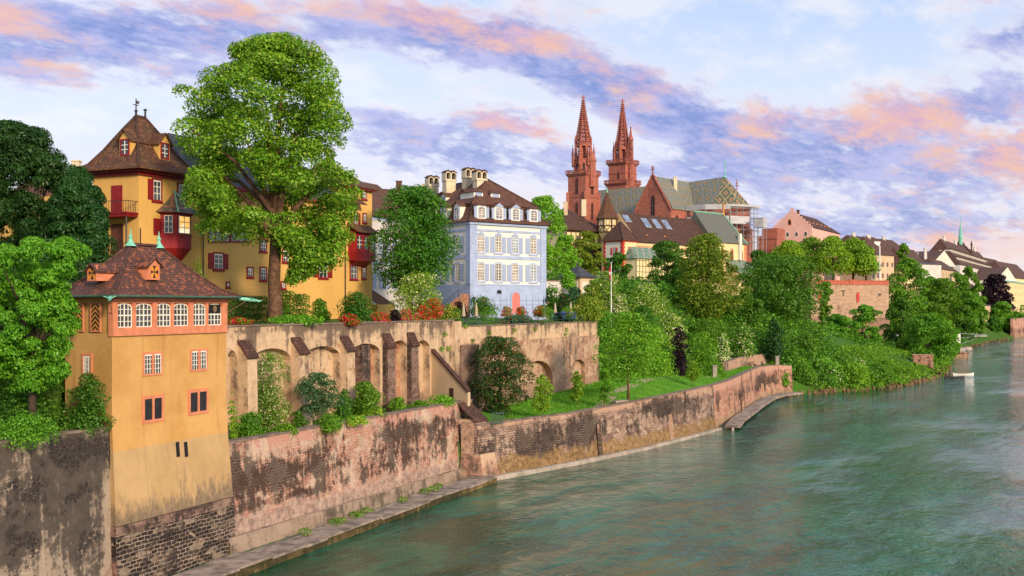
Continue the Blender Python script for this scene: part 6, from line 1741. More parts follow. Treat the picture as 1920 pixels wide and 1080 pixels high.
stack(pk, *pkp(7.6, 8), 50, 52.6, .9, M['tile_dark'])

# ------------------------------------------------------------------ the terrace bastion over the river
bs = thing('bastion', 'massive pale pink ashlar terrace bastion with a red brick parapet above the river', 'wall', (104, 330, 4))
BP = [(88.5, 315.5), (113.0, 320.0), (110.5, 352), (84, 347)]
mb = MB(); mb.prism(BP, 12.6, 22.4, 0)
BL = grow(BP, .35); mb.prism(BL, 0, 12.6, 1, grow(BP, .2))
part('wall_body', mb, [M['pfalz'], M['pfalz_low']], bs)
mb = MB(); mb.prism(grow(BP, .15), 22.4, 22.7, 0, bottom=True)
for i in range(4):
    a, b = BP[i], BP[(i + 1) % 4]; f_ = face_frame(a, b); L = (Vector(b) - Vector(a)).length; mb.box(0, L, 0, .5, 22.7, 23.5, 0, f_); mb.box(-.1, L + .1, -.12, .62, 23.5, 23.7, 0, f_)
fB = face_frame(BP[0], BP[1]); mb.box(12.2, 14.8, -.2, .7, 22.7, 23.9, 0, fB)
part('parapet', mb, M['redcoping'], bs)
mb = MB(); mb.ext([fB @ Vector((14.9 + a, -.02, 17.0 + b)) for a, b in ((-.35, 0), (.35, .3), (.5, 1.6), (.3, 3.0), (-.1, 3.3), (-.5, 2.4))], fB.to_3x3() @ Vector((0, -.15, 0)))
mb.ext([fB @ Vector((2.6 + a, -.02, 17.0 + b)) for a, b in ((-.4, 0), (.4, 0), (.4, 3.6), (-.4, 3.6))], fB.to_3x3() @ Vector((0, -.15, 0)))
part('heraldic_relief', mb, M['redtrim'], bs)
mb = MB()
for (x, h) in ((10.2, 1.4), (22, .5)): mb.box(x - .15, x + .15, -.1, 0, 19.0, 19 + h, 0, fB); mb.box(x - .6, x + .6, -.1, 0, 19 + h, 19.3 + h, 0, fB)
part('wall_anchor', mb, M['iron'], bs)
# ------------------------------------------------------------------ houses along the far bank
def fw(w, h, frame='white', pane='glass', arch='flat'): return flatwin(M[frame], M[pane], w, h, .12, arch)
FWa, FWb, FWc = fw(1.1, 1.9), fw(1.0, 1.6, 'pinkstone'), fw(1.2, 2.0, 'grey_white')
def rng_(a, b, n): return [a + (b - a) * k / (n - 1) for k in range(n)]
def H(name, label, p0, Y0, p1, Y1, depth, ze, zr, wm, rm, win=None, nx=0, zs=(), hipk=None, axis='along', group=None, stacks=(), dorm=0, z0=6, dm='tile_far', sky=0):
    a, b = (X(p0, Y0), Y0), (X(p1, Y1), Y1)
    L = (Vector(b) - Vector(a)).length
    wins = [(win, rng_(L * .08, L * .92, nx), zs)] if nx else None
    t, f_, L = house(name, label, a, b, depth, z0, ze, zr, M[wm], M[rm], group, .6, hipk, wins, 'house', None, axis)
    for (fx, fy, h) in stacks:
        p = f_ @ Vector((L * fx, depth * fy, 0)); stack(t, p.x, p.y, ze, zr + h, 1.3, M['grey_white'])
    for r in range(dorm):
        n = max(3, int(L / 4.2)); k_ = .16 + r * .30
        for k in range(n): dormer(t, f_, L * (k + .5) / n, ze + (zr - ze) * k_, 1.7, 1.7, 3.5, M[dm], M['white'], None, fw(.9, 1.1, 'white'), 'gable', .7, .15, y=depth / 2 * k_ * 1.0 - .2)
    return t, f_, L
# town on the plateau behind the bastion
H('townhouse', 'beige plateau house with a long dark roof and skylights behind the flagpole mast', 1612, 455, 1712, 500, 16, 39.5, 47.0, 'beige', 'tile_far', FWb, 9, (28, 32.2, 36.2), 5, stacks=((.2, .5, 1.2), (.75, .5, 1.2)))
H('townhouse', 'beige corner house with brown hipped roof just right of the white mast', 1634, 395, 1676, 405, 12, 35.2, 42.3, 'beige', 'tile_far', FWb, 5, (22.5, 26.6, 30.8), 4, stacks=((.5, .5, .6),))
H('townhouse', 'brown roofed house behind the tall poplar top', 1700, 470, 1748, 505, 14, 31.5, 42.5, 'cream', 'tile_far', FWb, 6, (24, 28), 5, dorm=1)
H('townhouse', 'narrow house with red brown roof and pale chimneys beside the white blank wall', 1716, 520, 1752, 560, 14, 36, 42.8, 'white', 'tile_far', FWb, 4, (26, 30, 33), None, stacks=((.3, .5, .8), (.8, .5, 1.0)))
H('townhouse', 'white flat topped house with a blank side wall and roof terrace', 1728, 480, 1765, 486, 12, 35.0, 36.0, 'grey_white', 'lead', FWa, 2, (), 3, 'along')
H('townhouse', 'white house with steep gable end and dark brown roof', 1745, 540, 1790, 575, 13, 37, 45.0, 'white', 'tile_far', FWb, 5, (27, 31, 34), None, 'depth', stacks=((.2, .4, 1), (.9, .5, 1)))
H('townhouse', 'narrow pale house with balconies among the trees by the river', 1766, 487, 1792, 520, 12, 33.0, 38.0, 'beige', 'tile_far', FWb, 5, (18, 22, 26, 29.6), 3)
H('townhouse', 'slim cream house wedged beside the long white building', 1790, 522, 1806, 545, 10, 31, 36.0, 'cream', 'tile_far', FWb, 3, (19, 23, 27), 2)
H('grand_hotel', 'long white building with two rows of roof dormers in a steep dark mansard', 1800, 600, 1868, 760, 22, 39.5, 54.5, 'grey_white', 'tile_far', FWa, 22, (17, 21.5, 26, 30.5, 35), 3, stacks=((.1, .5, 2.2), (.35, .5, 2.2), (.6, .5, 2.2), (.85, .5, 2.2)), dorm=2)
H('townhouse', 'small grey roofed house low between trees and the long white building', 1810, 530, 1843, 560, 10, 23.5, 27.8, 'grey_white', 'tile_far', FWb, 5, (14, 18.5), 3)
H('townhouse', 'house with a big plain brown roof and pale firewall gable, right of the church', 1846, 700, 1898, 790, 22, 36, 50.5, 'white', 'tile_far', FWa, 8, (24, 29), None)
H('townhouse', 'white house with a lean slanting roof in front of the big plain brown roof', 1868, 640, 1905, 700, 16, 32, 40.5, 'white', 'tile_far', FWa, 6, (18, 23, 27), None, 'depth')
H('townhouse', 'brown hipped house at the right edge above the yellow building', 1890, 740, 1935, 820, 20, 36, 48.0, 'cream', 'tile_far', FWa, 8, (24, 28, 32), 6)
H('riverside_block', 'long yellow riverside building with a pale green roof at the right edge', 1893, 640, 1960, 800, 16, 30.5, 32.5, 'cream', 'copper', FWb, 16, (9, 13.5, 18, 22.5, 27), 3, z0=3)
H('boathouse', 'small pale house with dark windows right above the water', 1843, 540, 1858, 548, 8, 16.4, 17.6, 'beige', 'lead', FWb, 2, (7, 11.5), 2, z0=2)
# church with copper spire
cc = (X(1809, 700), 700)
cu = thing('church', 'distant church with a dark steep roof and slender green copper spire', 'church', (*cc, 10))
mb = MB(); FC = face_frame((X(1797, 695), 695), (X(1824, 695), 695)); mb.box(0, 9.4, 0, 20, 10, 49, 0, FC); part('wall', mb, M['beige'], cu)
mb = MB(); roof4(mb, [tuple((FC @ Vector((x, y, 0)))[:2]) for x, y in ((-.5, -.5), (9.9, -.5), (9.9, 20), (-.5, 20))], tuple((FC @ Vector((2.6, 8, 0)))[:2]), tuple((FC @ Vector((6.8, 8, 0)))[:2]), [(0, 49), (1, 58)]); part('roof', mb, M['tile_far'], cu)
tcx = FC @ Vector((4.7, 8, 0)); tcc = (tcx.x, tcx.y)
mb = MB(); mb.lathe([(1.6, 56), (1.6, 57.5), (1.2, 57.6), (1.2, 60.5), (1.6, 60.6), (1.5, 61.2), (.9, 64), (.3, 70), (.1, 74), (.35, 74.3), (0, 75.4)], tcc, 8); part('spire', mb, M['copper'], cu)
mb = MB()
for x in (0.4, 9.0): q = FC @ Vector((x, 1, 0)); mb.lathe([(.5, 49), (.5, 55.5), (.8, 56), (0, 59)], (q.x, q.y), 5)
part('corner_pinnacle', mb, M['tile_far'], cu)
# far quay walls by the water
for (lab, ya, yb, h) in (('far pink quay wall between the boathouse and the first trees', 535, 600, 9.5), ('farthest pale quay wall at the right edge under the yellow building', 610, 800, 8)):
    w = thing('quay_wall', lab, 'wall', (shore(ya), ya, 0))
    mb = MB(); pth = [(shore(ya + (yb - ya) * k / 8) - .5, ya + (yb - ya) * k / 8) for k in range(9)]
    out = ribbon_wall(mb, pth, [h] * 9, 1.2, 1.0, step=8); part('wall_body', mb, M['wall_pink'], w); coping_on(out, .3, .1, M['coping'], w)
# ------------------------------------------------------------------ foliage: many small leaves spread over clumps
def leaf_mesh(name, clumps, n, size, seed, mats, droop=0.0, frac=None, hollow=.55, slim=.42):
    """clumps: rows (x, y, z, rx, ry, rz); leaves are narrow four-cornered blades facing mostly outwards; frac = share of leaves using the second material"""
    rn = np.random.default_rng(seed)
    cl = np.asarray(clumps, dtype=np.float64)
    w = (cl[:, 3] * cl[:, 4] + cl[:, 3] * cl[:, 5]); w /= w.sum()
    ci = rn.choice(len(cl), n, p=w)
    d = rn.normal(size=(n, 3)); d /= np.linalg.norm(d, axis=1)[:, None]
    flip = (d[:, 2] < -.25) & (rn.random(n) < .6); d[flip, 2] *= -1
    f = hollow + (1.08 - hollow) * np.sqrt(rn.random(n))
    pos = cl[ci, :3] + d * cl[ci, 3:] * f[:, None]
    nr = d * .9 + rn.normal(size=(n, 3)) * .55; nr[:, 2] += .45
    nr /= np.linalg.norm(nr, axis=1)[:, None]
    t = rn.normal(size=(n, 3)); t[:, 2] -= droop
    t -= nr * (t * nr).sum(1)[:, None]; t /= np.linalg.norm(t, axis=1)[:, None]
    b = np.cross(nr, t)
    L = size * (.45 + 1.0 * rn.random(n) ** 1.3); W = L * (slim + slim * .6 * rn.random(n))
    fold = nr * (L * .12)[:, None]
    v = np.empty((n, 4, 3))
    v[:, 0] = pos - t * (L / 2)[:, None]; v[:, 2] = pos + t * (L / 2)[:, None] - fold
    v[:, 1] = pos + b * (W / 2)[:, None] + fold; v[:, 3] = pos - b * (W / 2)[:, None] + fold
    me = bpy.data.meshes.new(name)
    me.vertices.add(n * 4); me.vertices.foreach_set('co', v.astype(np.float32).ravel())
    me.loops.add(n * 4); me.loops.foreach_set('vertex_index', np.arange(n * 4, dtype=np.int32))
    me.polygons.add(n); me.polygons.foreach_set('loop_start', np.arange(0, n * 4, 4, dtype=np.int32)); me.polygons.foreach_set('loop_total', np.full(n, 4, dtype=np.int32))
    for m in (mats if isinstance(mats, (list, tuple)) else [mats]): me.materials.append(m)
    if frac: me.polygons.foreach_set('material_index', (rn.random(n) < frac).astype(np.int32))
    me.update(calc_edges=True)
    return me
def prof_R(shape, h):
    if shape == 'round': return max(0.05, 1 - abs(2 * h - 1) ** 2.4) ** .55
    if shape == 'egg': return max(0.05, 1 - abs((h - .42) / (.58 if h > .42 else .46)) ** 2.2) ** .6
    if shape == 'dome': return max(0.05, 1 - h ** 2.3) ** .6 * (1 if h > .12 else .75 + h * 2)
    if shape == 'cone': return max(.06, (1 - h) ** .85) * min(1, .55 + h * 5)
    if shape == 'column': return max(.1, 1 - abs(2 * h - 1) ** 4) ** .6
    if shape == 'tall': return max(0.05, 1 - abs((h - .38) / (.62 if h > .38 else .45)) ** 2) ** .7
    return 1
def crown_clumps(rn, shape, W, Hh, k, cr, table=None, depth=1.0, wob=.16):
    """clump centres inside an uneven outline; W half width, Hh height; table: rows (z, left, right)"""
    ph = rn.uniform(0, 6.28, 4); out = []
    for i in range(k):
        h = (i + rn.uniform(0, 1)) / k
        if table is not None:
            z = table[0][0] + (table[-1][0] - table[0][0]) * h
            l, r = lerp_tab(table, z); cx, R = (l + r) / 2, (r - l) / 2
            Hs = abs(table[-1][0] - table[0][0])
        else:
            z = Hh * h; cx, R, Hs = 0.0, W * prof_R(shape, h), Hh
        a = rn.uniform(0, 6.283)
        if table is not None and rn.random() < .4: a = (0 if rn.random() < .5 else math.pi) + rn.normal(0, .25)
        R *= 1 + wob * (math.sin(3 * a + ph[0] + 4 * h) * .5 + math.sin(5 * a + ph[1] + 9 * h) * .3 + math.sin(11 * h + ph[2]) * .35)
        c = min(cr * rn.uniform(.7, 1.35), max(R * .75, cr * .5))
        rr = max(0.0, R - c * .8) * (rn.uniform(.35, 1.0) ** .5 if rn.random() < .8 else rn.uniform(0, .6))
        zz = min(max(z, c * .5), Hs - c * .55) if table is None else z
        out.append((cx + rr * math.cos(a), rr * math.sin(a) * depth, zz, c * rn.uniform(.9, 1.25), c * rn.uniform(.9, 1.25), c * rn.uniform(.62, .9)))
    return out
def trunk_mesh(rn, h0, r, clumps, nl, zfork, lean=0.0, mat=None):
    mb = MB()
    p = [(0, 0, -.4)]; n = 5
    for k in range(1, n + 1): p.append((lean * k / n + rn.uniform(-.08, .08) * r * 3, rn.uniform(-.08, .08) * r * 3, zfork * k / n))
    mb.tube(p, [r * 1.35] + [r * (1.05 - .25 * k / n) for k in range(1, n + 1)], 8)
    top = Vector(p[-1])
    idx = rn.choice(len(clumps), min(nl, len(clumps)), replace=False)
    for q, i in enumerate(idx):
        c = Vector(clumps[i][:3])
        if c.z < zfork * .7: continue
        s = top.lerp(Vector(p[-2]), rn.uniform(0, .6)); mid = s.lerp(c, .5) + Vector((0, 0, (c - s).length * .12)) + Vector(rn.uniform(-.3, .3, 3)) * r
        r0 = r * rn.uniform(.3, .55); mb.tube([s, mid, c], [r0, r0 * .6, r0 * .18], 5, 0, False)
    return mb.mesh('trunk', [mat or M['bark']], smooth=True)
def tree(name, label, x, y, z, W, top, bottom, shape='round', mat='leaf_mid', leaf=.35, n=5000, k=45, cr=None, trunk=.25, bark='bark', seed=1, group=None, table=None, frac=None, mat2=None, depth=1.0, droop=0.0, wob=.16, nl=9, fork=None, cat='tree', hollow=.55, lean=0.0, slim=.42):
    """top, bottom: heights of the crown over the foot of the tree"""
    rn = np.random.default_rng(seed)
    cl = crown_clumps(rn, shape, W, top - bottom, k, cr or W * .3, table, depth, wob)
    if table is None: cl = [(a, b, c + bottom, d, e, f) for a, b, c, d, e, f in cl]
    t = thing(name, label, cat, (x, y, z), group)
    if trunk: link('trunk', trunk_mesh(rn, 0, trunk, cl, nl, fork or (bottom + (top - bottom) * .3), lean, M[bark]), t)
    mats = [M[mat]] + ([M[mat2]] if mat2 else [])
    link('crown', leaf_mesh('crown', cl, n, leaf, seed + 7, mats, droop, frac, hollow, slim), t)
    return t
def T(label, px, Y, ytop, ybot, wpx, zb=None, name='broadleaf_tree', base=None, **kw):
    """tree measured from the photograph: centre column, distance, rows of crown top and bottom, crown width in columns"""
    x = X(px, Y); zg = ground_z(x, Y) if zb is None else zb
    kw.setdefault('leaf', max(.26, Y * .0021)); kw.setdefault('seed', int(px * 7 + ytop))
    return tree(name, label, x, Y, zg - .15, wpx / 2 / F * Y, Z(ytop, Y) - zg, max(.1, Z(ybot, Y) - zg), **kw)
def bush(label, px, Y, ytop, ybot, wpx, mat='leaf_mid', zb=None, name='bush', n=1600, k=16, leaf=None, seed=None, group=None, frac=None, mat2=None, shape='dome', depth=1.0, cat='bush', cr=None, wob=.16, hollow=.5):
    x = X(px, Y); zg = Z(ybot, Y) if zb is None else zb
    W = wpx / 2 / F * Y; h = Z(ytop, Y) - zg
    rn = np.random.default_rng(seed or int(px * 3 + ytop * 5))
    cl = crown_clumps(rn, shape, W, h, k, cr or min(W, h) * .42, None, depth, wob)
    cl += [(a * .6, b * .6, c * .55, d, e, f) for a, b, c, d, e, f in cl[::2]]
    mats = [M[mat]] + ([M[mat2]] if mat2 else [])
    o = link(name, leaf_mesh(name, cl, n, leaf or max(.16, Y * .0019), int(px + ytop), mats, 0, frac, hollow)); o.location = (x, Y, zg)
    tag(o, label, cat, group); return o

# the great plane tree on the terrace
ZT = 14.45
def rowx(y, l, r, Y=90.0): return (Z(y, Y) - ZT, X(l, Y) - X(515, Y), X(r, Y) - X(515, Y))
tab = [rowx(530, 536, 556), rowx(505, 540, 600), rowx(478, 545, 655), rowx(446, 500, 660), rowx(432, 376, 662), rowx(395, 352, 664), rowx(340, 352, 666), rowx(300, 334, 664), rowx(250, 330, 672), rowx(205, 326, 668), rowx(172, 350, 652), rowx(140, 408, 634), rowx(112, 424, 610), rowx(92, 436, 580), rowx(80, 475, 555)]
t = tree('plane_tree', 'giant plane tree with a full bright green crown in front of the ochre mansion', X(515, 90), 90, ZT, 8, 25, 4, table=tab, mat='leaf_plane', leaf=.27, n=115000, k=260, cr=1.15, trunk=.56, nl=7, fork=9.5, seed=11, wob=.13, hollow=.45, depth=.95)
rn = np.random.default_rng(5); mb = MB()
for (a, b, c_) in ((-2.6, .4, 16), (2.2, -.5, 17), (-1.0, 1.2, 19), (.5, .6, 21), (4.2, 1, 12.5), (-4.2, -.8, 12.5)):
    mb.tube([(a * .05, b * .05, 7.4), (a * .3, b * .35, 7.4 + (c_ - 7.4) * .4), (a, b, c_)], [.4, .27, .06], 7, 0, False)
part('limb', mb, M['bark'], t, smooth=True, local=True)

# left bank: yews and the drooping locust
def rows(px0, Y, zb, *rr): return [(Z(y, Y) - zb, X(l, Y) - X(px0, Y), X(r, Y) - X(px0, Y)) for y, l, r in rr]
tree('yew', 'huge dark yew at the left edge, feathery and almost black green', X(30, 82), 82, 14.0, 5.6, 15.3, 0, table=rows(30, 82, 14, (580, -80, 150), (470, -80, 170), (400, -80, 180), (345, -80, 165), (320, -80, 140), (295, -80, 95), (262, -60, 88), (246, -30, 50), (236, 0, 40)), mat='leaf_yew', slim=.24, leaf=.32, n=120000, k=230, cr=.85, trunk=.4, bark='bark_dark', seed=21, wob=.3, droop=.9)
tree('yew', 'smaller dark yew leaning towards the mansion balconies', X(150, 79), 79, 14.0, 3.0, 11.4, 0, table=rows(150, 79, 14, (560, 80, 215), (490, 90, 212), (440, 95, 208), (395, 100, 196), (360, 105, 190), (335, 120, 172), (318, 140, 160)), mat='leaf_yew', slim=.24, leaf=.30, n=60000, k=120, cr=.65, trunk=.3, bark='bark_dark', seed=22, wob=.3, droop=.9)
tree('yew', 'low dark yew mass under the larger yews beside the pavilion roof', X(85, 70), 70, 9, 4.4, 11.6, 0, table=rows(85, 70, 9, (780, -40, 150), (650, -40, 150), (560, -20, 158), (500, 20, 172), (465, 60, 150)), mat='leaf_yew', slim=.24, leaf=.28, n=60000, k=120, cr=.8, trunk=.3, bark='bark_dark', seed=23, wob=.25, droop=.5)
tree('locust_tree', 'light green drooping locust tree left of the yellow pavilion', X(62, 56.5), 56.5, 8.8, 2.8, 10.6, 2.6, table=rows(62, 56.5, 8.8, (728, 30, 120), (690, -30, 130), (650, -40, 134), (600, -50, 146), (560, -50, 162), (520, -50, 160), (490, -50, 172), (470, 0, 150), (456, 50, 120)), mat='leaf_locust', leaf=.17, n=60000, k=230, cr=.40, trunk=.22, bark='bark_dark', seed=24, wob=.5, droop=1.8, nl=20)
bush('dark laurel bush on the quay wall against the pavilion flank', 165, 59.3, 700, 812, 92, 'leaf_deep', n=6500, k=40, leaf=.15)
bush('dark shrub below the locust tree at the left edge', 60, 58.5, 690, 830, 170, 'leaf_deep', n=8000, k=50, leaf=.16)
bush('bright green ivy mound spilling over the grey quay wall', 45, 54.6, 782, 832, 150, 'leaf_mid', n=6000, k=40, leaf=.13, zb=9.0)

# lower garden between the pink quay wall and the buttressed terrace
bush('climbing hydrangea with cream blossom covering the second niche', 508, 79.5, 662, 800, 78, 'leaf_mid', zb=6.6, n=9000, k=60, leaf=.15, shape='column', depth=.35, frac=.16, mat2='bloom_white', name='climber', cat='climber')
T('slender grey green shrub tree in the lower walled garden', 597, 81.5, 697, 775, 92, zb=6.7, name='small_tree', mat='leaf_grey', n=6500, k=40, leaf=.17, trunk=.08, shape='round')
bush('rounded rhododendron against the niches of the lower garden', 686, 88, 716, 800, 78, 'leaf_mid', zb=6.7, n=5500, k=34, leaf=.2)
bush('loose dark shrub left of the rhododendron in the lower garden', 645, 85, 730, 800, 45, 'leaf_deep', zb=6.7, n=2500, k=20, leaf=.2)
bush('dark leafy shrub at the pavilion end of the lower garden', 472, 74.5, 775, 835, 70, 'leaf_mid', zb=6.6, n=5000, k=30, leaf=.16)
bush('light green fern clump behind the quay wall coping', 530, 76, 796, 830, 60, 'leaf_fresh', zb=6.7, n=2500, k=18, leaf=.15)
bush('low yellow green planting beside the rhododendron', 700, 87.5, 762, 795, 60, 'leaf_lime', zb=6.7, n=1800, k=16, leaf=.16, frac=.1, mat2='bloom_yellow')
bush('small round green bush under the dark pilasters', 746, 94, 745, 785, 42, 'leaf_mid', zb=6.7, n=1800, k=14, leaf=.18)
bush('trailing green ivy along the coping next to the wing wall', 826, 97.5, 742, 775, 70, 'leaf_fresh', zb=6.8, n=2600, k=24, leaf=.16, depth=.6)
bush('low leafy shrub below the third niche of the lower garden', 618, 79.5, 778, 806, 60, 'leaf_mid', zb=6.7, n=2600, k=20, leaf=.16)
bush('green strip of ferns below the dark pilasters', 785, 95, 752, 782, 50, 'leaf_mid', zb=6.7, n=2200, k=20, leaf=.16)
bush('yellow flowering ground cover on the quay wall coping', 668, 82.5, 780, 800, 56, 'leaf_fresh', zb=6.8, n=2200, k=22, leaf=.14, frac=.15, mat2='bloom_yellow')
bush('tall fern by the second buttress of the lower garden', 560, 80, 770, 812, 40, 'leaf_deep', zb=6.7, n=1800, k=16, leaf=.16)
bush('small green plant at the foot of the first buttress', 437, 72, 735, 800, 26, 'leaf_lime', zb=7.0, n=900, k=8, leaf=.14)

# upper terrace: hedges, shrubs, roses
def hedge(label, p0, Y0, p1, Y1, ytop, zb, th, mat, n, leaf=.16):
    a, b = Vector((X(p0, Y0), Y0)), Vector((X(p1, Y1), Y1)); h = Z(ytop, (Y0 + Y1) / 2) - zb; c = (a + b) / 2
    k = max(3, int((b - a).length / (th * .5))); cl = []
    for i in range(k):
        for zz in np.arange(th * .3, h, th * .45):
            q = a.lerp(b, (i + .5) / k) - c; cl.append((q.x, q.y, min(zz, h - th * .3), th * .55, th * .55, th * .34))
    o = link('hedge', leaf_mesh('hedge', cl, n, leaf, int(p0), [M[mat]], 0, None, .8)); o.location = (c.x, c.y, zb); tag(o, label, 'hedge'); return o
hedge('clipped dark hedge by the mansion left of the plane trunk', 428, 97, 500, 102, 556, ZT, 1.3, 'leaf_deep', 6000)
hedge('clipped dark green hedge block right of the plane trunk', 549, 104, 573, 106, 552, ZT, 1.2, 'leaf_deep', 2600)
hedge('ivy covered arch by the red garden door', 524, 103.5, 548, 104.5, 546, ZT, .8, 'leaf_mid', 2600)
bush('loose green shrub at the mansion wall left of the maple', 600, 108, 560, 597, 44, 'leaf_mid', zb=ZT, n=2500, k=20)
bush('spreading dark green maple on the terrace by the mansion', 668, 104, 550, 601, 86, 'leaf_deep', zb=ZT, n=5500, k=36, leaf=.2)
bush('yellowish young shrub rising by the pavilion roof', 371, 88, 485, 560, 46, 'leaf_lime', zb=ZT, n=1300, k=18, leaf=.16, shape='tall')
bush('long fringe of green perennials under the plane tree', 560, 84.5, 592, 606, 130, 'leaf_fresh', zb=ZT + .1, n=4500, k=46, leaf=.14, depth=.18, cr=.35)
RS = [(452, 78.4, 597, 611, 70, 'red rose border at the pavilion end of the terrace', 'bloom_red', .45), (655, 90, 590, 606, 46, 'low red roses in front of the dark maple', 'bloom_red', .5), (712, 96.5, 586, 605, 46, 'red rose bed left of the purple shrub', 'bloom_red', .5),
      (760, 101, 580, 604, 60, 'pinkish red rose bed right of the purple shrub', 'bloom_pink', .5), (815, 108.5, 560, 603, 56, 'tall red climbing rose at the terrace corner', 'bloom_red', .55), (790, 105.5, 573, 604, 46, 'tangled red rose left of the tall climbing rose', 'bloom_red', .45), (842, 112, 570, 602, 36, 'yellow rose beside the tall red climbing rose', 'bloom_yellow', .35)]
for px, Y, a, b, w_, lab, bl, fr_ in RS: bush(lab, px, Y, a, b, w_, 'leaf_mid', zb=ZT, n=2400, k=22, leaf=.16, frac=fr_, mat2=bl, name='rose_bush', cat='rose bush', depth=.6, wob=.5)
bush('dark purple barberry shrub among the roses', 740, 100.5, 582, 604, 38, 'leaf_purple', zb=ZT, n=1600, k=14, leaf=.16)
T('round bushy deep green tree between the mansion and the palace', 772, 118, 350, 548, 172, zb=14.3, mat='leaf_deep', n=30000, k=110, leaf=.30, trunk=.3, shape='round', lean=-.3, bark='bark')
T('cream flowering shrub tree in front of the bushy round tree', 785, 112, 512, 590, 112, zb=14.4, name='flowering_shrub', mat='leaf_lime', n=7000, k=44, leaf=.22, trunk=.1, shape='dome', frac=.22, mat2='bloom_white')
bush('dark red maple shrub by the garden stair', 862, 124, 566, 600, 40, 'leaf_purple', zb=14.4, n=2000, k=18, leaf=.2)
bush('climbing green shrub sloping down from the palace corner', 905, 134, 558, 600, 70, 'leaf_deep', zb=14.6, n=3500, k=26, leaf=.22, frac=.03, mat2='bloom_red')
bush('green shrub at the foot of the corner pier roses', 856, 112.5, 578, 612, 26, 'leaf_mid', zb=14.0, n=1200, k=12, leaf=.16)
def ball(label, px, Y, yc, rpx, zb):
    r = rpx / F * Y; o = link('topiary_ball', leaf_mesh('topiary_ball', [(0, 0, r, r, r, r)] * 2, 1500, .12, px, [M['leaf_mid']], 0, None, .9)); o.location = (X(px, Y), Y, zb)
    tag(o, label, 'topiary', 'clipped box balls in the palace garden')
ball('large clipped box ball left of the pink palace door', 917, 121, 595, 14, 14.0); ball('clipped box ball close under the right palace corner', 1019, 140, 586, 11, 14.6); ball('clipped box ball just in front of another right of the pink door', 1027, 135, 593, 11.5, 14.2); ball('clipped box ball between the two right parasols', 1063, 139, 588, 11, 14.4)
for px, lab in ((950, 'pink rose clump left of the pink palace door'), (977, 'red rose clump right of the pink palace door'), (1012, 'red rose in the bed beside the right box balls')): bush(lab, px, 137, 575, 600, 30, 'leaf_mid', zb=14.6, n=1200, k=12, leaf=.2, frac=.4, mat2='bloom_pink' if px < 960 else 'bloom_red', name='rose_bush', cat='rose bush')
bush('low green flower border along the palace terrace edge', 975, 128, 592, 606, 110, 'leaf_grey', zb=13.8, n=3000, k=30, leaf=.2, depth=.25, cr=.4, frac=.08, mat2='bloom_red')

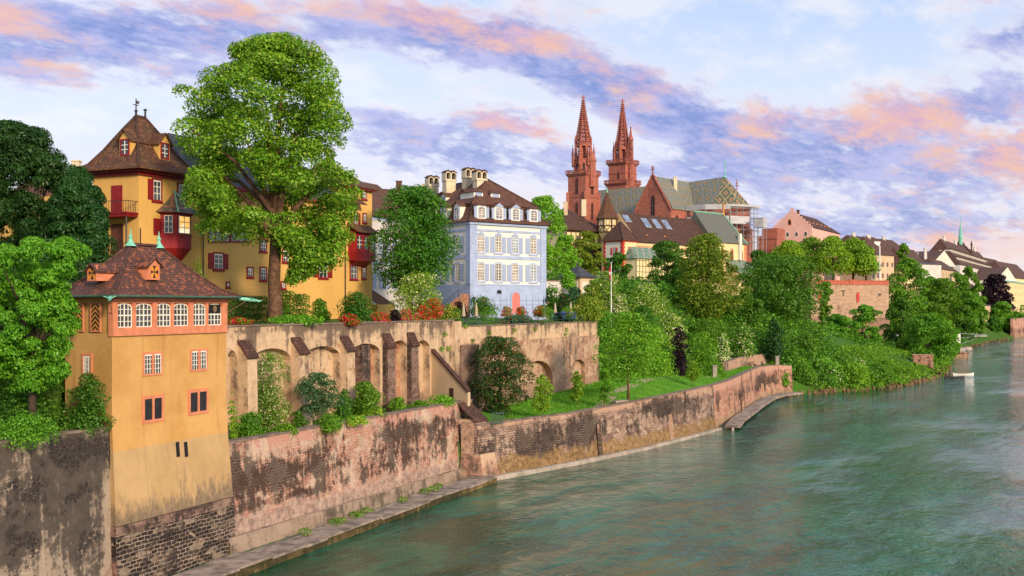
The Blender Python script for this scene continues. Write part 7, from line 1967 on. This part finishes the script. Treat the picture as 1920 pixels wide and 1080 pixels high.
# trees and shrubs on the slope, from the palace rightwards
TT = [('leafy tree in front of the grand white building on the bank', 1793, 470, 512, 612, 60, 'leaf_mid', 'round', 5000), ('rounded tree just above the boathouse roof on the bank', 1829, 500, 538, 630, 44, 'leaf_mid', 'round', 4000),('mid green tree at the water just left of the boathouse wall', 1836, 470, 560, 642, 34, 'leaf_mid', 'egg', 4000), ('low shrubby tree on the bank right of the boathouse', 1864, 520, 592, 632, 40, 'leaf_deep', 'dome', 3500), ('small tree on the quay between the copper beech and the water', 1885, 556, 598, 630, 36, 'leaf_mid', 'dome', 3000), ('dense tree rising behind the boathouse roof', 1845, 560, 545, 610, 40, 'leaf_deep', 'egg', 4000),
      ('tall bank tree between the poplar and the copper beech', 1815, 500, 500, 600, 50, 'leaf_mid', 'round', 5000), ('leafy tree below the white blank wall on the bank', 1745, 420, 520, 610, 70, 'leaf_mid', 'round', 6000), ('bright green maple directly behind the right corner of the palace', 1022, 190, 368, 505, 100, 'leaf_fresh', 'round', 9000), ('light green tree in front of the timber house', 1060, 215, 440, 515, 74, 'leaf_fresh', 'dome', 5000),
      ('olive green tree right of the gazebo roof', 1105, 225, 434, 520, 66, 'leaf_olive', 'round', 5000), ('dark green tree below the white corner house', 1158, 240, 474, 535, 54, 'leaf_deep', 'round', 4500),
      ('dark green tree overlapping the garden conservatory', 1252, 245, 452, 548, 86, 'leaf_deep', 'round', 8000), ('tall open crowned olive tree standing before the chapel', 1325, 200, 440, 640, 138, 'leaf_olive', 'tall', 17000),
      ('dark leafy tree left of the tall olive crowned tree', 1283, 215, 500, 640, 76, 'leaf_deep', 'round', 6000), ('massive deep green lime tree left of the bastion', 1470, 222, 482, 665, 170, 'leaf_deep', 'round', 18000),
      ('round green tree peeping over the massive lime tree', 1428, 262, 470, 560, 84, 'leaf_deep', 'round', 6000), ('dark tree between the chapel tree and the massive lime', 1402, 205, 540, 665, 70, 'leaf_deep', 'tall', 6000),
      ('small dense tree at the bastion foot, left one', 1568, 255, 590, 664, 68, 'leaf_mid', 'round', 5000), ('small dense tree at the bastion foot, right one', 1622, 258, 572, 662, 68, 'leaf_mid', 'egg', 5500),
      ('tall mid green tree right of the bastion corner', 1702, 330, 486, 640, 92, 'leaf_mid', 'round', 10000), ('dark round tree filling the gap beside the bastion corner', 1690, 300, 560, 675, 70, 'leaf_deep', 'egg', 6000),
      ('fresh green tree on the headland tip leaning over the water', 1742, 262, 588, 695, 100, 'leaf_mid', 'round', 10000), ('bright green tree behind the headland tip tree', 1775, 320, 600, 672, 60, 'leaf_fresh', 'egg', 5000),
      ('broad green tree along the bank above the ferry mooring', 1768, 400, 522, 640, 84, 'leaf_mid', 'round', 8000), ('green riverside tree left of the boathouse', 1815, 455, 548, 645, 66, 'leaf_mid', 'egg', 6000), ('lower green riverside tree above the water left of the boathouse', 1795, 420, 590, 650, 60, 'leaf_deep', 'dome', 5000),
      ('copper beech with almost black purple leaves beside the yellow building', 1868, 560, 515, 600, 66, 'leaf_purple', 'round', 7000), ('green tree under the copper beech', 1880, 545, 566, 625, 50, 'leaf_mid', 'egg', 5000), ('far green tree at the water under the yellow building', 1902, 580, 585, 622, 34, 'leaf_mid', 'round', 3000),
      ('small yellow green tree by the bastion lamp', 1694, 268, 636, 680, 40, 'leaf_fresh', 'dome', 3000)]
for lab, px, Y, a, b, w_, m_, sh_, n_ in TT:
    T(lab, px, Y, a, b, w_, mat=m_, shape=sh_, n=int(n_ * 1.5), k=max(36, n_ // 130), trunk=.28, bark='bark_dark', wob=.22, cr=w_ / 2 / F * Y * .24)
T('slim pointed poplar above the bank trees', 1693, 385, 456, 500, 24, name='poplar', mat='leaf_mid', shape='column', n=2500, k=26, trunk=.2)
T('ivy draped tree hanging over the left end of the bastion', 1546, 300, 530, 600, 38, name='ivy_column', mat='leaf_mid', shape='column', n=3500, k=26, trunk=.2, cat='climber')
CHN = ['leftmost clipped chestnut of the row on the bastion', 'second chestnut from the left on the bastion', 'middle chestnut of the row on the bastion', 'second chestnut from the right on the bastion', 'rightmost chestnut of the row, near the white mast']
for i, (px, Y, a, w_) in enumerate(((1478, 326, 452, 78), (1520, 338, 446, 86), (1562, 330, 444, 88), (1600, 338, 448, 80), (1624, 332, 462, 50))):
    T(CHN[i], px, Y, a, 512, w_, zb=22.2, name='chestnut_tree', mat='leaf_lime', shape='dome', n=9000, k=64, trunk=.35, bark='bark_dark', wob=.1, leaf=.62, cr=2.0, group='chestnuts on the bastion')
T('young lawn tree with bronze tipped leaves and a bare slim trunk', 1178, 121, 584, 712, 152, zb=5.6, name='lawn_tree', mat='leaf_fresh', shape='dome', n=8500, k=58, leaf=.28, trunk=.14, frac=.14, mat2='leaf_olive', wob=.25, cr=1.0)
T('dark round tree with rusty blossom in front of the big arch wall', 935, 108.5, 630, 775, 132, zb=4.5, name='flowering_tree', mat='leaf_rust', shape='round', n=17000, k=90, leaf=.22, trunk=.18, bark='bark_dark', cr=.8)
for px, Y, a, b, w_, lab in ((1017, 107.5, 700, 770, 42, 'thin sapling in front of the large arch'), (1081, 119, 694, 750, 32, 'thin sapling in front of the small arch'), (1133, 117.5, 688, 752, 44, 'thin sapling nearest the stone bench'), (1299, 139, 674, 712, 30, 'thin sapling at the far right of the lawn')):
    T(lab, px, Y, a, b, w_, zb=lawn_z(X(px, Y), Y), name='sapling', mat='leaf_lime' if px != 1133 else 'leaf_fresh', shape='tall', n=2600, k=34, leaf=.2, trunk=.045, group='young trees on the lawn', wob=.3, cr=.38)
BB = [('big olive green rounded bush beside the right parasols', 1102, 143, 558, 600, 64, 'leaf_olive', 0, ''), ('cream flowering elder above the flagpole', 1138, 176, 508, 585, 70, 'leaf_lime', .22, 'bloom_white'), ('white flowering shrub at the foot of the flagpole', 1163, 153, 556, 600, 36, 'leaf_mid', .4, 'bloom_white'),
      ('cream flowering hillside elder right of the flagpole', 1212, 185, 535, 595, 92, 'leaf_lime', .2, 'bloom_white'), ('dark green shrub under the hillside elder', 1205, 160, 575, 625, 66, 'leaf_deep', 0, ''), ('flowering shrub sloping down towards the lawn', 1262, 172, 588, 650, 60, 'leaf_lime', .22, 'bloom_white'),
      ('bright green bush tree behind the lawn tree', 1232, 148, 612, 715, 80, 'leaf_fresh', 0, ''), ('deep purple smoke bush between two bright bushes', 1273, 154, 612, 710, 48, 'leaf_purple', 0, ''), ('glowing green bush beside the lower steps', 1320, 160, 622, 722, 84, 'leaf_fresh', 0, ''),
      ('white flowering bush above the path bend', 1357, 183, 625, 682, 34, 'leaf_mid', .45, 'bloom_white'), ('round bush with white blossom on its right side', 1392, 190, 605, 670, 50, 'leaf_mid', .16, 'bloom_white'), ('dark conifer shrub at the foot of the massive lime', 1452, 196, 600, 674, 48, 'leaf_yew', 0, ''),
      ('light green shrub patch under the massive lime', 1512, 205, 625, 680, 60, 'leaf_mid', 0, ''), ('rusty green shrub left of the olive rounded bush', 1058, 150, 552, 600, 46, 'leaf_rust', 0, ''), ('dark juniper behind the olive rounded bush', 1110, 158, 525, 590, 44, 'leaf_olive', 0, ''),
      ('ivy cap on the gazebo', 1066, 168, 506, 540, 32, 'leaf_fresh', 0, ''), ('green shrub at the base of the gazebo', 1078, 160, 540, 580, 50, 'leaf_grey', 0, ''), ('dark hillside shrub beneath the olive crowned tree', 1330, 192, 600, 670, 110, 'leaf_mid', 0, ''), ('small bush at the garden wall by the palace', 1040, 155, 560, 598, 36, 'leaf_deep', 0, ''),
      ('mid green shrub filling the slope under the dark conservatory tree', 1255, 205, 540, 610, 90, 'leaf_mid', 0, ''), ('small shrub by the little gate on the lawn', 1345, 163, 688, 722, 34, 'leaf_mid', 0, ''), ('lush green bush behind the terrace end wall', 1140, 150, 585, 650, 70, 'leaf_mid', 0, ''), ('low ivy behind the benches', 1375, 196, 650, 690, 50, 'leaf_fresh', 0, ''), ('green thicket below the white mast', 1640, 300, 620, 672, 30, 'leaf_mid', 0, ''), ('dark thicket at the foot of the bastion wall', 1590, 285, 640, 680, 150, 'leaf_deep', 0, ''),
      ('dark bush in the gap beneath the round peeping tree', 1420, 232, 545, 640, 80, 'leaf_deep', 0, ''), ('thick dark undergrowth right of the massive lime', 1545, 240, 600, 672, 40, 'leaf_deep', 0, '')]
for lab, px, Y, a, b, w_, m_, fr_, m2 in BB: bush(lab, px, Y, a, b, w_, m_, n=5000, k=36, frac=fr_ or None, mat2=m2 or None)
def shore_pt(px, d):
    lo, hi = 193.0, 420.0
    for _ in range(40):
        m_ = (lo + hi) / 2
        if shore(m_) - X(px, m_) < d: lo = m_
        else: hi = m_
    return lo
HB = [(1492, 9, 670, 58, 'leaf_mid', 'ivy mound at the end of the pink quay wall'), (1535, 10, 672, 80, 'leaf_fresh', 'leafy bank mound with white dots near the quay end'), (1585, 10, 668, 80, 'leaf_mid', 'highest leafy mound of the headland bank with white bloom'), (1635, 10, 674, 80, 'leaf_fresh', 'pale leafy mound in the middle of the headland bank'),
      (1685, 9, 682, 70, 'leaf_mid', 'lower leafy mound of the headland bank'), (1722, 8, 684, 56, 'leaf_fresh', 'grassy mound close to the headland tip'), (1505, 4, 686, 56, 'leaf_mid', 'ivy mound at the waterline by the quay end'), (1548, 3.6, 684, 70, 'leaf_mid', 'leafy mound with white dots at the waterline'),
      (1598, 3.6, 682, 74, 'leaf_fresh', 'glossy green mound hanging over the water in the middle of the bank'), (1648, 3.6, 684, 66, 'leaf_mid', 'low mound at the waterline below the brick landing'), (1695, 3.6, 690, 58, 'leaf_fresh', 'pale grassy mound at the waterline nearer the headland tip'), (1735, 3.4, 696, 44, 'leaf_mid', 'last small mound on the headland tip')]
for px, d, a, w_, m_, lab in HB:
    Y = shore_pt(px, d); zg = ground_z(X(px, Y), Y) - .3
    bush(lab, px, Y, a, 0, w_, m_, zb=zg, n=8000, k=60, frac=.06 if 'white' in lab else None, mat2='bloom_white' if 'white' in lab else None, name='bank_bush', leaf=.42)
bush('small bush rooted in the pink quay wall', 1468, 191.5, 694, 722, 26, 'leaf_mid', n=2500, k=20, name='bank_bush', leaf=.34)
mb = MB(); rg = random.Random(9)
for i in range(420):
    Y = rg.uniform(191, 300) if i % 3 else rg.uniform(300, 520); d = rg.uniform(.2, 2.4); x = shore(Y) - d; r = rg.uniform(.25, .75)
    mb.lathe([(r, -.4), (r * rg.uniform(.7, 1.1), d * .3 - .1), (r * .5, d * .3 + r * .5), (0, d * .3 + r * .55)], (x, Y), 5, 0, rg.uniform(0, 6))
o = struct('bank_rocks', mb, M['rock'], kind='stuff'); o['label'] = 'brown stones along the waterline of the headland bank'
# unnamed undergrowth on the slope: one mass
rn = np.random.default_rng(77); cl = []
for i in range(2300):
    Y = rn.uniform(148, 420) if i < 1500 else rn.uniform(146, 215); d = rn.uniform(15 if Y < 196 else 3, 60 if i < 1500 else 42); x = shore(Y) - d
    if 84 < x < 114 and 312 < Y < 352: continue
    if 212 < Y < 312 and d < 17: continue
    if d > 34 and Y > 250: continue
    zz = ground_z(x, Y); r = rn.uniform(.8, 2.2); cl.append((x, Y, zz + r * .3, r * 1.3, r * 1.3, r * .8))
o = link('undergrowth', leaf_mesh('undergrowth', cl, 130000, .55, 5, [M['leaf_deep'], M['leaf_mid']], 0, .4)); o['kind'] = 'stuff'; o['label'] = 'green undergrowth on the wooded slope'
cl = []
for i in range(520):
    Y = rn.uniform(196, 312); d = rn.uniform(1.5, 17 if Y > 208 else 12); x = shore(Y) - d
    if 6 < d < 10 and Y > 235: continue
    r = rn.uniform(.7, 1.5); cl.append((x, Y, ground_z(x, Y) + r * .12, r * 1.4, r * 1.4, r * .55))
o = link('ivy', leaf_mesh('ivy', cl, 42000, .42, 15, [M['leaf_fresh'], M['leaf_mid']], 0, .45)); o['kind'] = 'stuff'; o['label'] = 'thick ivy and weeds covering the headland bank down to the water'
# wooded far bank
cl = []
for i in range(240):
    Y = rn.uniform(640, 1350); x = shore(Y) - rn.uniform(4, 30); r = rn.uniform(4, 8); cl.append((x, Y, rn.uniform(4, 12), r, r, r))
o = link('treeline', leaf_mesh('treeline', cl, 9000, 2.2, 6, [M['leaf_deep'], M['leaf_mid']], 0, .5)); o['kind'] = 'stuff'; o['label'] = 'distant trees lining the far river bend'
# grass on the lawn
n = 26000; yy = rn.uniform(104.5, 188, n); k = rn.random(n); pts = np.empty((n, 3))
for i in range(n):
    y = yy[i]; d1, z1, d3 = prof(y)[:3]; x = shore(y) - (d1 + .3 + (min(d3, 17) - 1.2 - d1) * k[i]); pts[i] = (x, y, lawn_z(x, y))
h = rn.uniform(.1, .38, n); a = rn.uniform(0, 6.28, n); v = np.empty((n, 3, 3)); w_ = rn.uniform(.03, .07, n)
v[:, 0] = pts + np.stack([np.cos(a) * w_, np.sin(a) * w_, -.05 + 0 * a], 1); v[:, 1] = pts - np.stack([np.cos(a) * w_, np.sin(a) * w_, .05 + 0 * a], 1); v[:, 2] = pts + np.stack([rn.normal(0, .1, n), rn.normal(0, .1, n), h], 1)
me = bpy.data.meshes.new('grass'); me.vertices.add(n * 3); me.vertices.foreach_set('co', v.astype(np.float32).ravel()); me.loops.add(n * 3); me.loops.foreach_set('vertex_index', np.arange(n * 3, dtype=np.int32))
me.polygons.add(n); me.polygons.foreach_set('loop_start', np.arange(0, n * 3, 3, dtype=np.int32)); me.polygons.foreach_set('loop_total', np.full(n, 3, dtype=np.int32)); me.materials.append(M['grass']); me.update(calc_edges=True)
o = link('grass', me); o['kind'] = 'stuff'; o['label'] = 'bright meadow grass on the sloping lawn above the quay wall'
# ------------------------------------------------------------------ furniture and small things
def parasol(label, px, Y, ytop, zb):
    x = X(px, Y); h = Z(ytop, Y) - zb
    t = thing('parasol', label, 'parasol', (x, Y, zb), 'closed garden parasols')
    mb = MB(); mb.tube([(x, Y, zb), (x, Y, zb + h)], .035, 6); part('pole', mb, M['wood'], t)
    mb = MB(); mb.lathe([(.10, zb + h * .32), (.24, zb + h * .36), (.2, zb + h * .5), (.13, zb + h * .8), (.03, zb + h)], (x, Y), 8); part('canopy', mb, M['canvas'], t)
    mb = MB(); mb.lathe([(.3, zb), (.3, zb + .08), (.06, zb + .12), (.05, zb + .3)], (x, Y), 8); part('base', mb, M['iron'], t)
parasol('closed beige parasol left of the large box ball', 869, 121, 567, 14.0); parasol('closed beige parasol close beside the large box ball', 893, 120, 567, 14.0)
parasol('closed beige parasol just right of the palace corner', 1041, 140, 567, 14.4); parasol('closed beige parasol furthest right, before the olive bush', 1070, 139, 566, 14.4)
def table(label, px, Y, zb, mat):
    x = X(px, Y); t = thing('garden_table', label, 'table', (x, Y, zb), 'garden tables')
    mb = MB(); mb.box(x - .8, x + .8, Y - .45, Y + .45, zb + .7, zb + .75); part('tabletop', mb, mat, t)
    for sx in (-.7, .7):
        for sy in (-.38, .38): mb = MB(); mb.box(x + sx - .03, x + sx + .03, Y + sy - .03, Y + sy + .03, zb, zb + .7); part('leg', mb, mat, t)
def chair(label, px, Y, zb, mat, turn):
    x = X(px, Y); t = thing('garden_chair', label, 'chair', (x, Y, zb), 'garden chairs')
    G = Matrix.Translation((x, Y, zb)) @ Matrix.Rotation(turn, 4, 'Z')
    mb = MB(); mb.box(-.24, .24, -.24, .24, .43, .46, 0, G); part('seat', mb, mat, t)
    mb = MB(); mb.box(-.24, .24, .21, .24, .5, .92, 0, G); part('backrest', mb, mat, t)
    for sx in (-.21, .21):
        for sy in (-.21, .21): mb = MB(); mb.box(sx - .02, sx + .02, sy - .02, sy + .02, 0, .43 if sy < 0 else .5, 0, G); part('leg', mb, mat, t)
table('dark green garden table under the left parasols', 882, 119, 13.95, M['copper_dark']); table('blue garden table by the parasol at the palace corner', 1047, 138, 14.4, M['bluepaint']); table('blue garden table near the furthest right parasol', 1066, 137, 14.4, M['bluepaint'])
for lab, px, Y, zb, mt, tr in (('dark green garden chair left of the green table', 873, 118.5, 13.95, 'copper_dark', 1.5), ('dark green garden chair right of the green table', 897, 118.5, 13.95, 'copper_dark', -1.5), ('blue chair at the left end of the blue tables', 1038, 137.5, 14.4, 'bluepaint', 1.5), ('blue chair between the two blue tables', 1057, 136.8, 14.4, 'bluepaint', .4), ('blue chair at the right end of the blue tables', 1076, 136.5, 14.4, 'bluepaint', -1.5)): chair(lab, px, Y, zb, M[mt], tr)
# thin railing on the palace terrace wall
rl = thing('terrace_railing', 'thin green iron railing along the palace terrace edge', 'railing', (U0.x, U0.y, 13.95))
mb = MB()
for zz in (14.35, 14.75): mb.tube([(*(U0 - UN * .3 + UD * .4), zz), (*(U1 - UN * .3), zz)], .02, 4)
part('rail', mb, M['copper_dark'], rl)
for k in range(20):
    q = U0 - UN * .3 + UD * (.4 + k * 2.1); mb = MB(); mb.tube([(*q, 13.9), (*q, 14.8)], .025, 4); part('post', mb, M['copper_dark'], rl)
# flagpole with a hanging red and white flag
fx, fy = X(1146, 150), 150.0
fp = thing('flagpole', 'white flagpole with a limp red flag showing a white cross patch', 'flagpole', (fx, fy, 13.6))
mb = MB(); mb.tube([(fx, fy, 12.5), (fx, fy, Z(494, fy))], [.09, .05], 7); mb.lathe([(.0, Z(494, fy)), (.1, Z(494, fy) + .1), (0, Z(494, fy) + .2)], (fx, fy), 6); part('pole', mb, M['flagwhite'], fp)
mb = MB(); zt, zl = Z(499, fy), Z(525, fy)
for i in range(8):
    for j in range(5):
        def q(i_, j_):
            z = zt - (zt - zl) * i_ / 8; w_ = (.18 + .36 * math.sin(math.pi * min(1, i_ / 8 * .9 + .12))) * j_ / 5
            return (fx - .07 - w_ * .55, fy - .12 * math.sin(j_ * 1.9 + i_ * .4) - w_ * .25, z - j_ * .03)
        mb.face([q(i, j), q(i + 1, j), q(i + 1, j + 1), q(i, j + 1)], 1 if (i in (3, 4) ) and j < 4 else 0)
part('flag', mb, [M['flagred'], M['flagwhite']], fp)
# tall white mast on the bastion
x, y = X(1649.5, 330), 330.0; t = thing('mast', 'tall white mast with a folded lamp head on the bastion', 'mast', (x, y, 22.4))
mb = MB(); mb.tube([(x, y, 22), (x, y, Z(461, y))], [.28, .2], 8); part('pole', mb, M['flagwhite'], t)
mb = MB(); mb.ext([(x - .2, y - .1, Z(462, y)), (x - 1.6, y - .1, Z(457, y)), (x - 1.7, y - .1, Z(456, y) + .6), (x + .3, y - .1, Z(457, y) + .6)], (0, .3, 0)); part('lamp_head', mb, M['flagwhite'], t)
# street lamp on the bank
x, y = X(1676, 262), 262.0; zg = ground_z(x, y)
t = thing('street_lamp', 'grey curved street lamp on the path near the headland', 'lamp', (x, y, zg))
mb = MB(); zt = Z(626, y); mb.tube([(x, y, zg), (x, y, zt - .5), (x + .15, y, zt - .1), (x + .5, y, zt), (x + .8, y, zt - .15)], .07, 6); part('pole', mb, M['iron'], t)
mb = MB(); mb.lathe([(.28, zt - .55), (.3, zt - .45), (.12, zt - .15), (0, zt - .1)], (x + .85, y), 8); part('lamp_shade', mb, M['steel'], t)
# benches
def bench(label, x, y, zb, turn, w=1.6, mat='wood', leg='concrete', back=True, name='bench'):
    t = thing(name, label, 'bench', (x, y, zb), None); G = Matrix.Translation((x, y, zb)) @ Matrix.Rotation(turn, 4, 'Z')
    mb = MB()
    for k in range(3): mb.box(-w / 2, w / 2, -.25 + k * .17, -.11 + k * .17, .42, .48, 0, G)
    part('seat', mb, M[mat], t)
    if back:
        mb = MB()
        for k in range(2): mb.box(-w / 2, w / 2, .28, .33, .6 + k * .18, .72 + k * .18, 0, G)
        part('backrest', mb, M[mat], t)
    for s in (-w * .38, w * .38):
        mb = MB(); mb.box(s - .06, s + .06, -.22, .34 if back else .25, -.1, .42, 0, G)
        if back: mb.box(s - .05, s + .05, .33, .37, .2, .95, 0, G)
        part('leg', mb, M[leg], t)
bx, by = X(1163, 119.6), 119.6
t = thing('stone_bench', 'heavy grey stone bench at the foot of the lawn tree', 'bench', (bx, by, lawn_z(bx, by)))
zb = lawn_z(bx, by); G = Matrix.Translation((bx, by, zb)) @ Matrix.Rotation(.75, 4, 'Z')
mb = MB(); mb.box(-1.1, 1.1, -.32, .32, .42, .58, 0, G); part('seat', mb, M['concrete'], t)
for s in (-.75, .75): mb = MB(); mb.box(s - .18, s + .18, -.28, .28, -.2, .42, 0, G); part('leg', mb, M['concrete'], t)
for lab, px, Y in (('wooden bench on the bank path, nearer the glowing bush', 1412, 189), ('wooden bench on the bank path, nearer the lime tree', 1424, 191.5)): bench(lab, X(px, Y), Y, ground_z(X(px, Y), Y) + .02, .8, 1.9, 'brownpanel')
# low retaining wall behind the benches, path, posts
lw = thing('low_wall', 'low brown stone wall edging the path behind the benches', 'wall', (X(1400, 190), 190, 6))
mb = MB(); LWp = [(X(1362, 172), 172), (X(1385, 184), 184), (X(1410, 192), 192), (X(1440, 197), 197), (X(1458, 199), 199)]
out = ribbon_wall(mb, LWp, [6.9, 7.0, 7.1, 7.1, 6.9], .1, .5, z0=5); part('wall_body', mb, M['wall_quay'], lw); coping_on(out, .1, .05, M['coping'], lw)
for lab, px, Y, zz, h in (('pale gate pillar at the end of the bank path', 1457, 192, 5.4, 1.5), ('pale stone pillar by the wall bend under the glowing bush', 1340, 158, 5.6, 1.5)):
    x = X(px, Y); mb = MB(); mb.box(x - .3, x + .3, Y - .3, Y + .3, zz - .5, zz + h); mb.box(x - .38, x + .38, Y - .38, Y + .38, zz + h, zz + h + .15); solo('gate_pillar', mb, M['concrete'], lab, 'pillar', (x, Y, zz))
gt = thing('iron_gate', 'small dark iron gate at the corner of the lawn by the hut', 'gate', (-1.3, 99.4, 4.6)); mb = MB(); FG = face_frame((-1.9, 99.2), (-.7, 100.3))
for k in range(9): mb.box(k * .19, k * .19 + .04, 0, .04, 4.9, 6.1, 0, FG)
mb.box(0, 1.6, -.01, .05, 5.95, 6.0, 0, FG); mb.box(0, 1.6, -.01, .05, 5.05, 5.1, 0, FG); part('bars', mb, M['copper_dark'], gt)
mb = MB()
pth = [(X(1112, 113), 113), (X(1150, 128), 128), (X(1205, 138), 138), (X(1275, 150), 150), (X(1345, 158.5), 158.5)]
for a, b in zip(pth, pth[1:]):
    a, b = Vector(a), Vector(b); n_ = Vector((-(b - a).y, (b - a).x)).normalized() * .7
    for k in range(6):
        p, q = a.lerp(b, k / 6), a.lerp(b, (k + 1) / 6); f4 = [p + n_, p - n_, q - n_, q + n_]
        mb.face([(v.x, v.y, lawn_z(v.x, v.y) + .06) for v in f4])
struct('path', mb, M['path'])
# bank steps and the ferry mooring further up
mb = MB(); x, y = X(1712, 246), 246.0; FS = face_frame((x, y), (x + 3, y - 1)); mb.box(0, 4.4, 0, 3, .5, 4.6, 0, FS); mb.box(-.1, 4.5, -.1, 3.1, 4.6, 4.8, 0, FS); solo('brick_landing', mb, M['wall_pink'], 'square pink brick landing block on the headland bank', 'wall', (x, y, 0))
mb = MB(); x, y = X(1778, 330), 330.0; mb.box(x - 3, x + 5, y - 3, y + 3, -1, 1.6); mb.box(x - 3.1, x + 5.1, y - 3.1, y + 3.1, 1.6, 1.8); solo('stone_pier', mb, M['wall_pink'], 'low square stone pier at the water beyond the headland', 'pier', (x, y, 0))
rg = random.Random(12)
rk = [(X(p, Y), Y) for p, Y in ((1784, 372), (1790, 374), (1797, 377), (1803, 380), (1810, 386), (1815, 390))]
for i, (x, y) in enumerate(rk):
    mb = MB(); mb.lathe([(1.3, -.5), (1.6 + rg.uniform(-.4, .4), .2), (1.0, .9 + rg.uniform(0, .4)), (.2, 1.2)], (x, y), 6, 0, i * .7); solo('rock', mb, M['concrete'], 'pale boulder in the water by the ferry post', 'rock', (x, y, 0), 'boulders at the ferry post')
x, y = X(1796, 366), 366.0; t = thing('ferry_post', 'grey ferry landing post with a horizontal arm over the water', 'post', (x, y, 0))
mb = MB(); mb.box(x - .7, x + .7, y - .5, y + .5, -1, Z(626, y)); part('pillar', mb, M['steel'], t)
mb = MB(); zt = Z(634, y)
for k in range(2): mb.tube([(x + .5, y, zt + k * 1.6), (x + 9, y - 2, zt + .8 + k * .4)], .1, 5)
mb.tube([(x + .5, y, zt - 2.4), (x + 7, y - 1.5, zt + .6)], .1, 5); mb.box(x + 4.5, x + 9, y - 2.6, y - 1.2, zt + .7, zt + .9); part('gantry_arm', mb, M['steel'], t)
# jetty with two boats at the headland tip
x, y = X(1765, 248), 248.0
jt = thing('jetty', 'weathered wooden jetty slanting out from the headland tip', 'jetty', (x, y, 0)); FJ = face_frame((X(1752, 243), 243), (X(1800, 251), 251))
mb = MB()
for k in range(13): mb.box(k * .5, k * .5 + .42, -.9, .9, .95 - k * .03, 1.03 - k * .03, 0, FJ)
part('deck', mb, M['wood'], jt)
for k in range(4):
    for s in (-.8, .8): mb = MB(); q = FJ @ Vector((.4 + k * 1.75, s, 0)); mb.tube([(q.x, q.y, -1), (q.x, q.y, 1.25)], .09, 5); part('pile', mb, M['timber'], jt)
mb = MB(); mb.tube([FJ @ Vector((0, .85, 1.7)), FJ @ Vector((6.3, .85, 1.5))], .05, 5); mb.tube([FJ @ Vector((-3, 0, 2.4)), FJ @ Vector((3, 0, .6))], .16, 5); part('beam', mb, M['timber'], jt)
def boat(label, px, Y, L, turn, hm, im, name='rowing_boat'):
    x = X(px, Y); t = thing(name, label, 'boat', (x, Y, 0), None); G = Matrix.Translation((x, Y, .0)) @ Matrix.Rotation(turn, 4, 'Z')
    mb, mi = MB(), MB(); n_ = 10
    def sec(k): 
        u = k / n_; w = .62 * math.sin(math.pi * min(1, .12 + u * .95)) ** .6 if u < 1 else .03; return (L * (u - .5), max(.03, w), .42 + .25 * (2 * u - 1) ** 2)
    for k in range(n_):
        a, b = sec(k), sec(k + 1)
        for s in (-1, 1):
            f = [(a[0], s * a[1], a[2]), (b[0], s * b[1], b[2]), (b[0], s * b[1] * .55, -.15), (a[0], s * a[1] * .55, -.15)]
            mb.face([G @ Vector(p) for p in (f if s < 0 else f[::-1])])
            f = [(a[0], s * a[1] * .9, a[2]), (b[0], s * b[1] * .9, b[2]), (b[0], 0, .12), (a[0], 0, .12)]; mi.face([G @ Vector(p) for p in (f if s > 0 else f[::-1])])
            f = [(a[0], s * a[1], a[2]), (b[0], s * b[1], b[2]), (b[0], s * b[1] * .9, b[2]), (a[0], s * a[1] * .9, a[2])]; mb.face([G @ Vector(p) for p in f])
        mb.face([G @ Vector(p) for p in ((a[0], -a[1] * .55, -.15), (b[0], -b[1] * .55, -.15), (b[0], b[1] * .55, -.15), (a[0], a[1] * .55, -.15))])
    part('hull', mb, hm, t); part('inside', mi, im, t)
    mb = MB()
    for u in (-.15, .2): mb.box(L * u - .12, L * u + .12, -.5, .5, .38, .42, 0, G)
    part('thwart', mb, M['wood'], t)
boat('white and brown boat moored at the end of the jetty', 1806, 246, 5.2, .12, M['flagwhite'], M['orange']); boat('dark flat boat lying just before the jetty', 1790, 236, 4.6, .05, M['lead'], M['iron'])
# small moss tufts growing on the walls
rg = random.Random(31); i = 0
for px, py in ((832, 628), (838, 654), (826, 655), (858, 609), (871, 613), (1000, 618), (962, 620), (1060, 618), (915, 625), (1058, 628), (884, 640), (905, 690)):
    o_, d_, n_ = (T0, TD, TN) if px < 848 else (U0, UD, UN)
    s = s_of(o_, d_, px); q = o_ + d_ * s + n_ * .12; z = Z(py, q.y)
    me = leaf_mesh('wall_plant', [(0, 0, 0, .3, .25, .25)], 90, .16, 40 + i, [M['leaf_lime']]); i += 1
    ob = link('wall_plant', me); ob.location = (q.x, q.y, z); tag(ob, 'yellow green tuft rooted in a joint of the terrace wall', 'plant', 'plants growing out of the terrace walls')
i = 0
for px, fz in ((655, .75), (690, .8), (700, .75), (600, .8), (665, .72), (715, .8), (820, .75), (835, .7), (845, .8), (780, .7)):
    s = s_of(L0, (L1 - L0).normalized(), px); q = L0 + (L1 - L0).normalized() * s - Vector((.91, -.41)) * 1.2
    me = leaf_mesh('ledge_plant', [(0, 0, .1, .45, .3, .25)], 140, .15, 70 + i, [M['leaf_mid'], M['leaf_olive']], 0, .3); i += 1
    ob = link('ledge_plant', me); ob.location = (q.x, q.y, fz); tag(ob, 'weed clump growing on the stone ledge at the foot of the pink quay wall', 'plant', 'weeds on the river ledge')
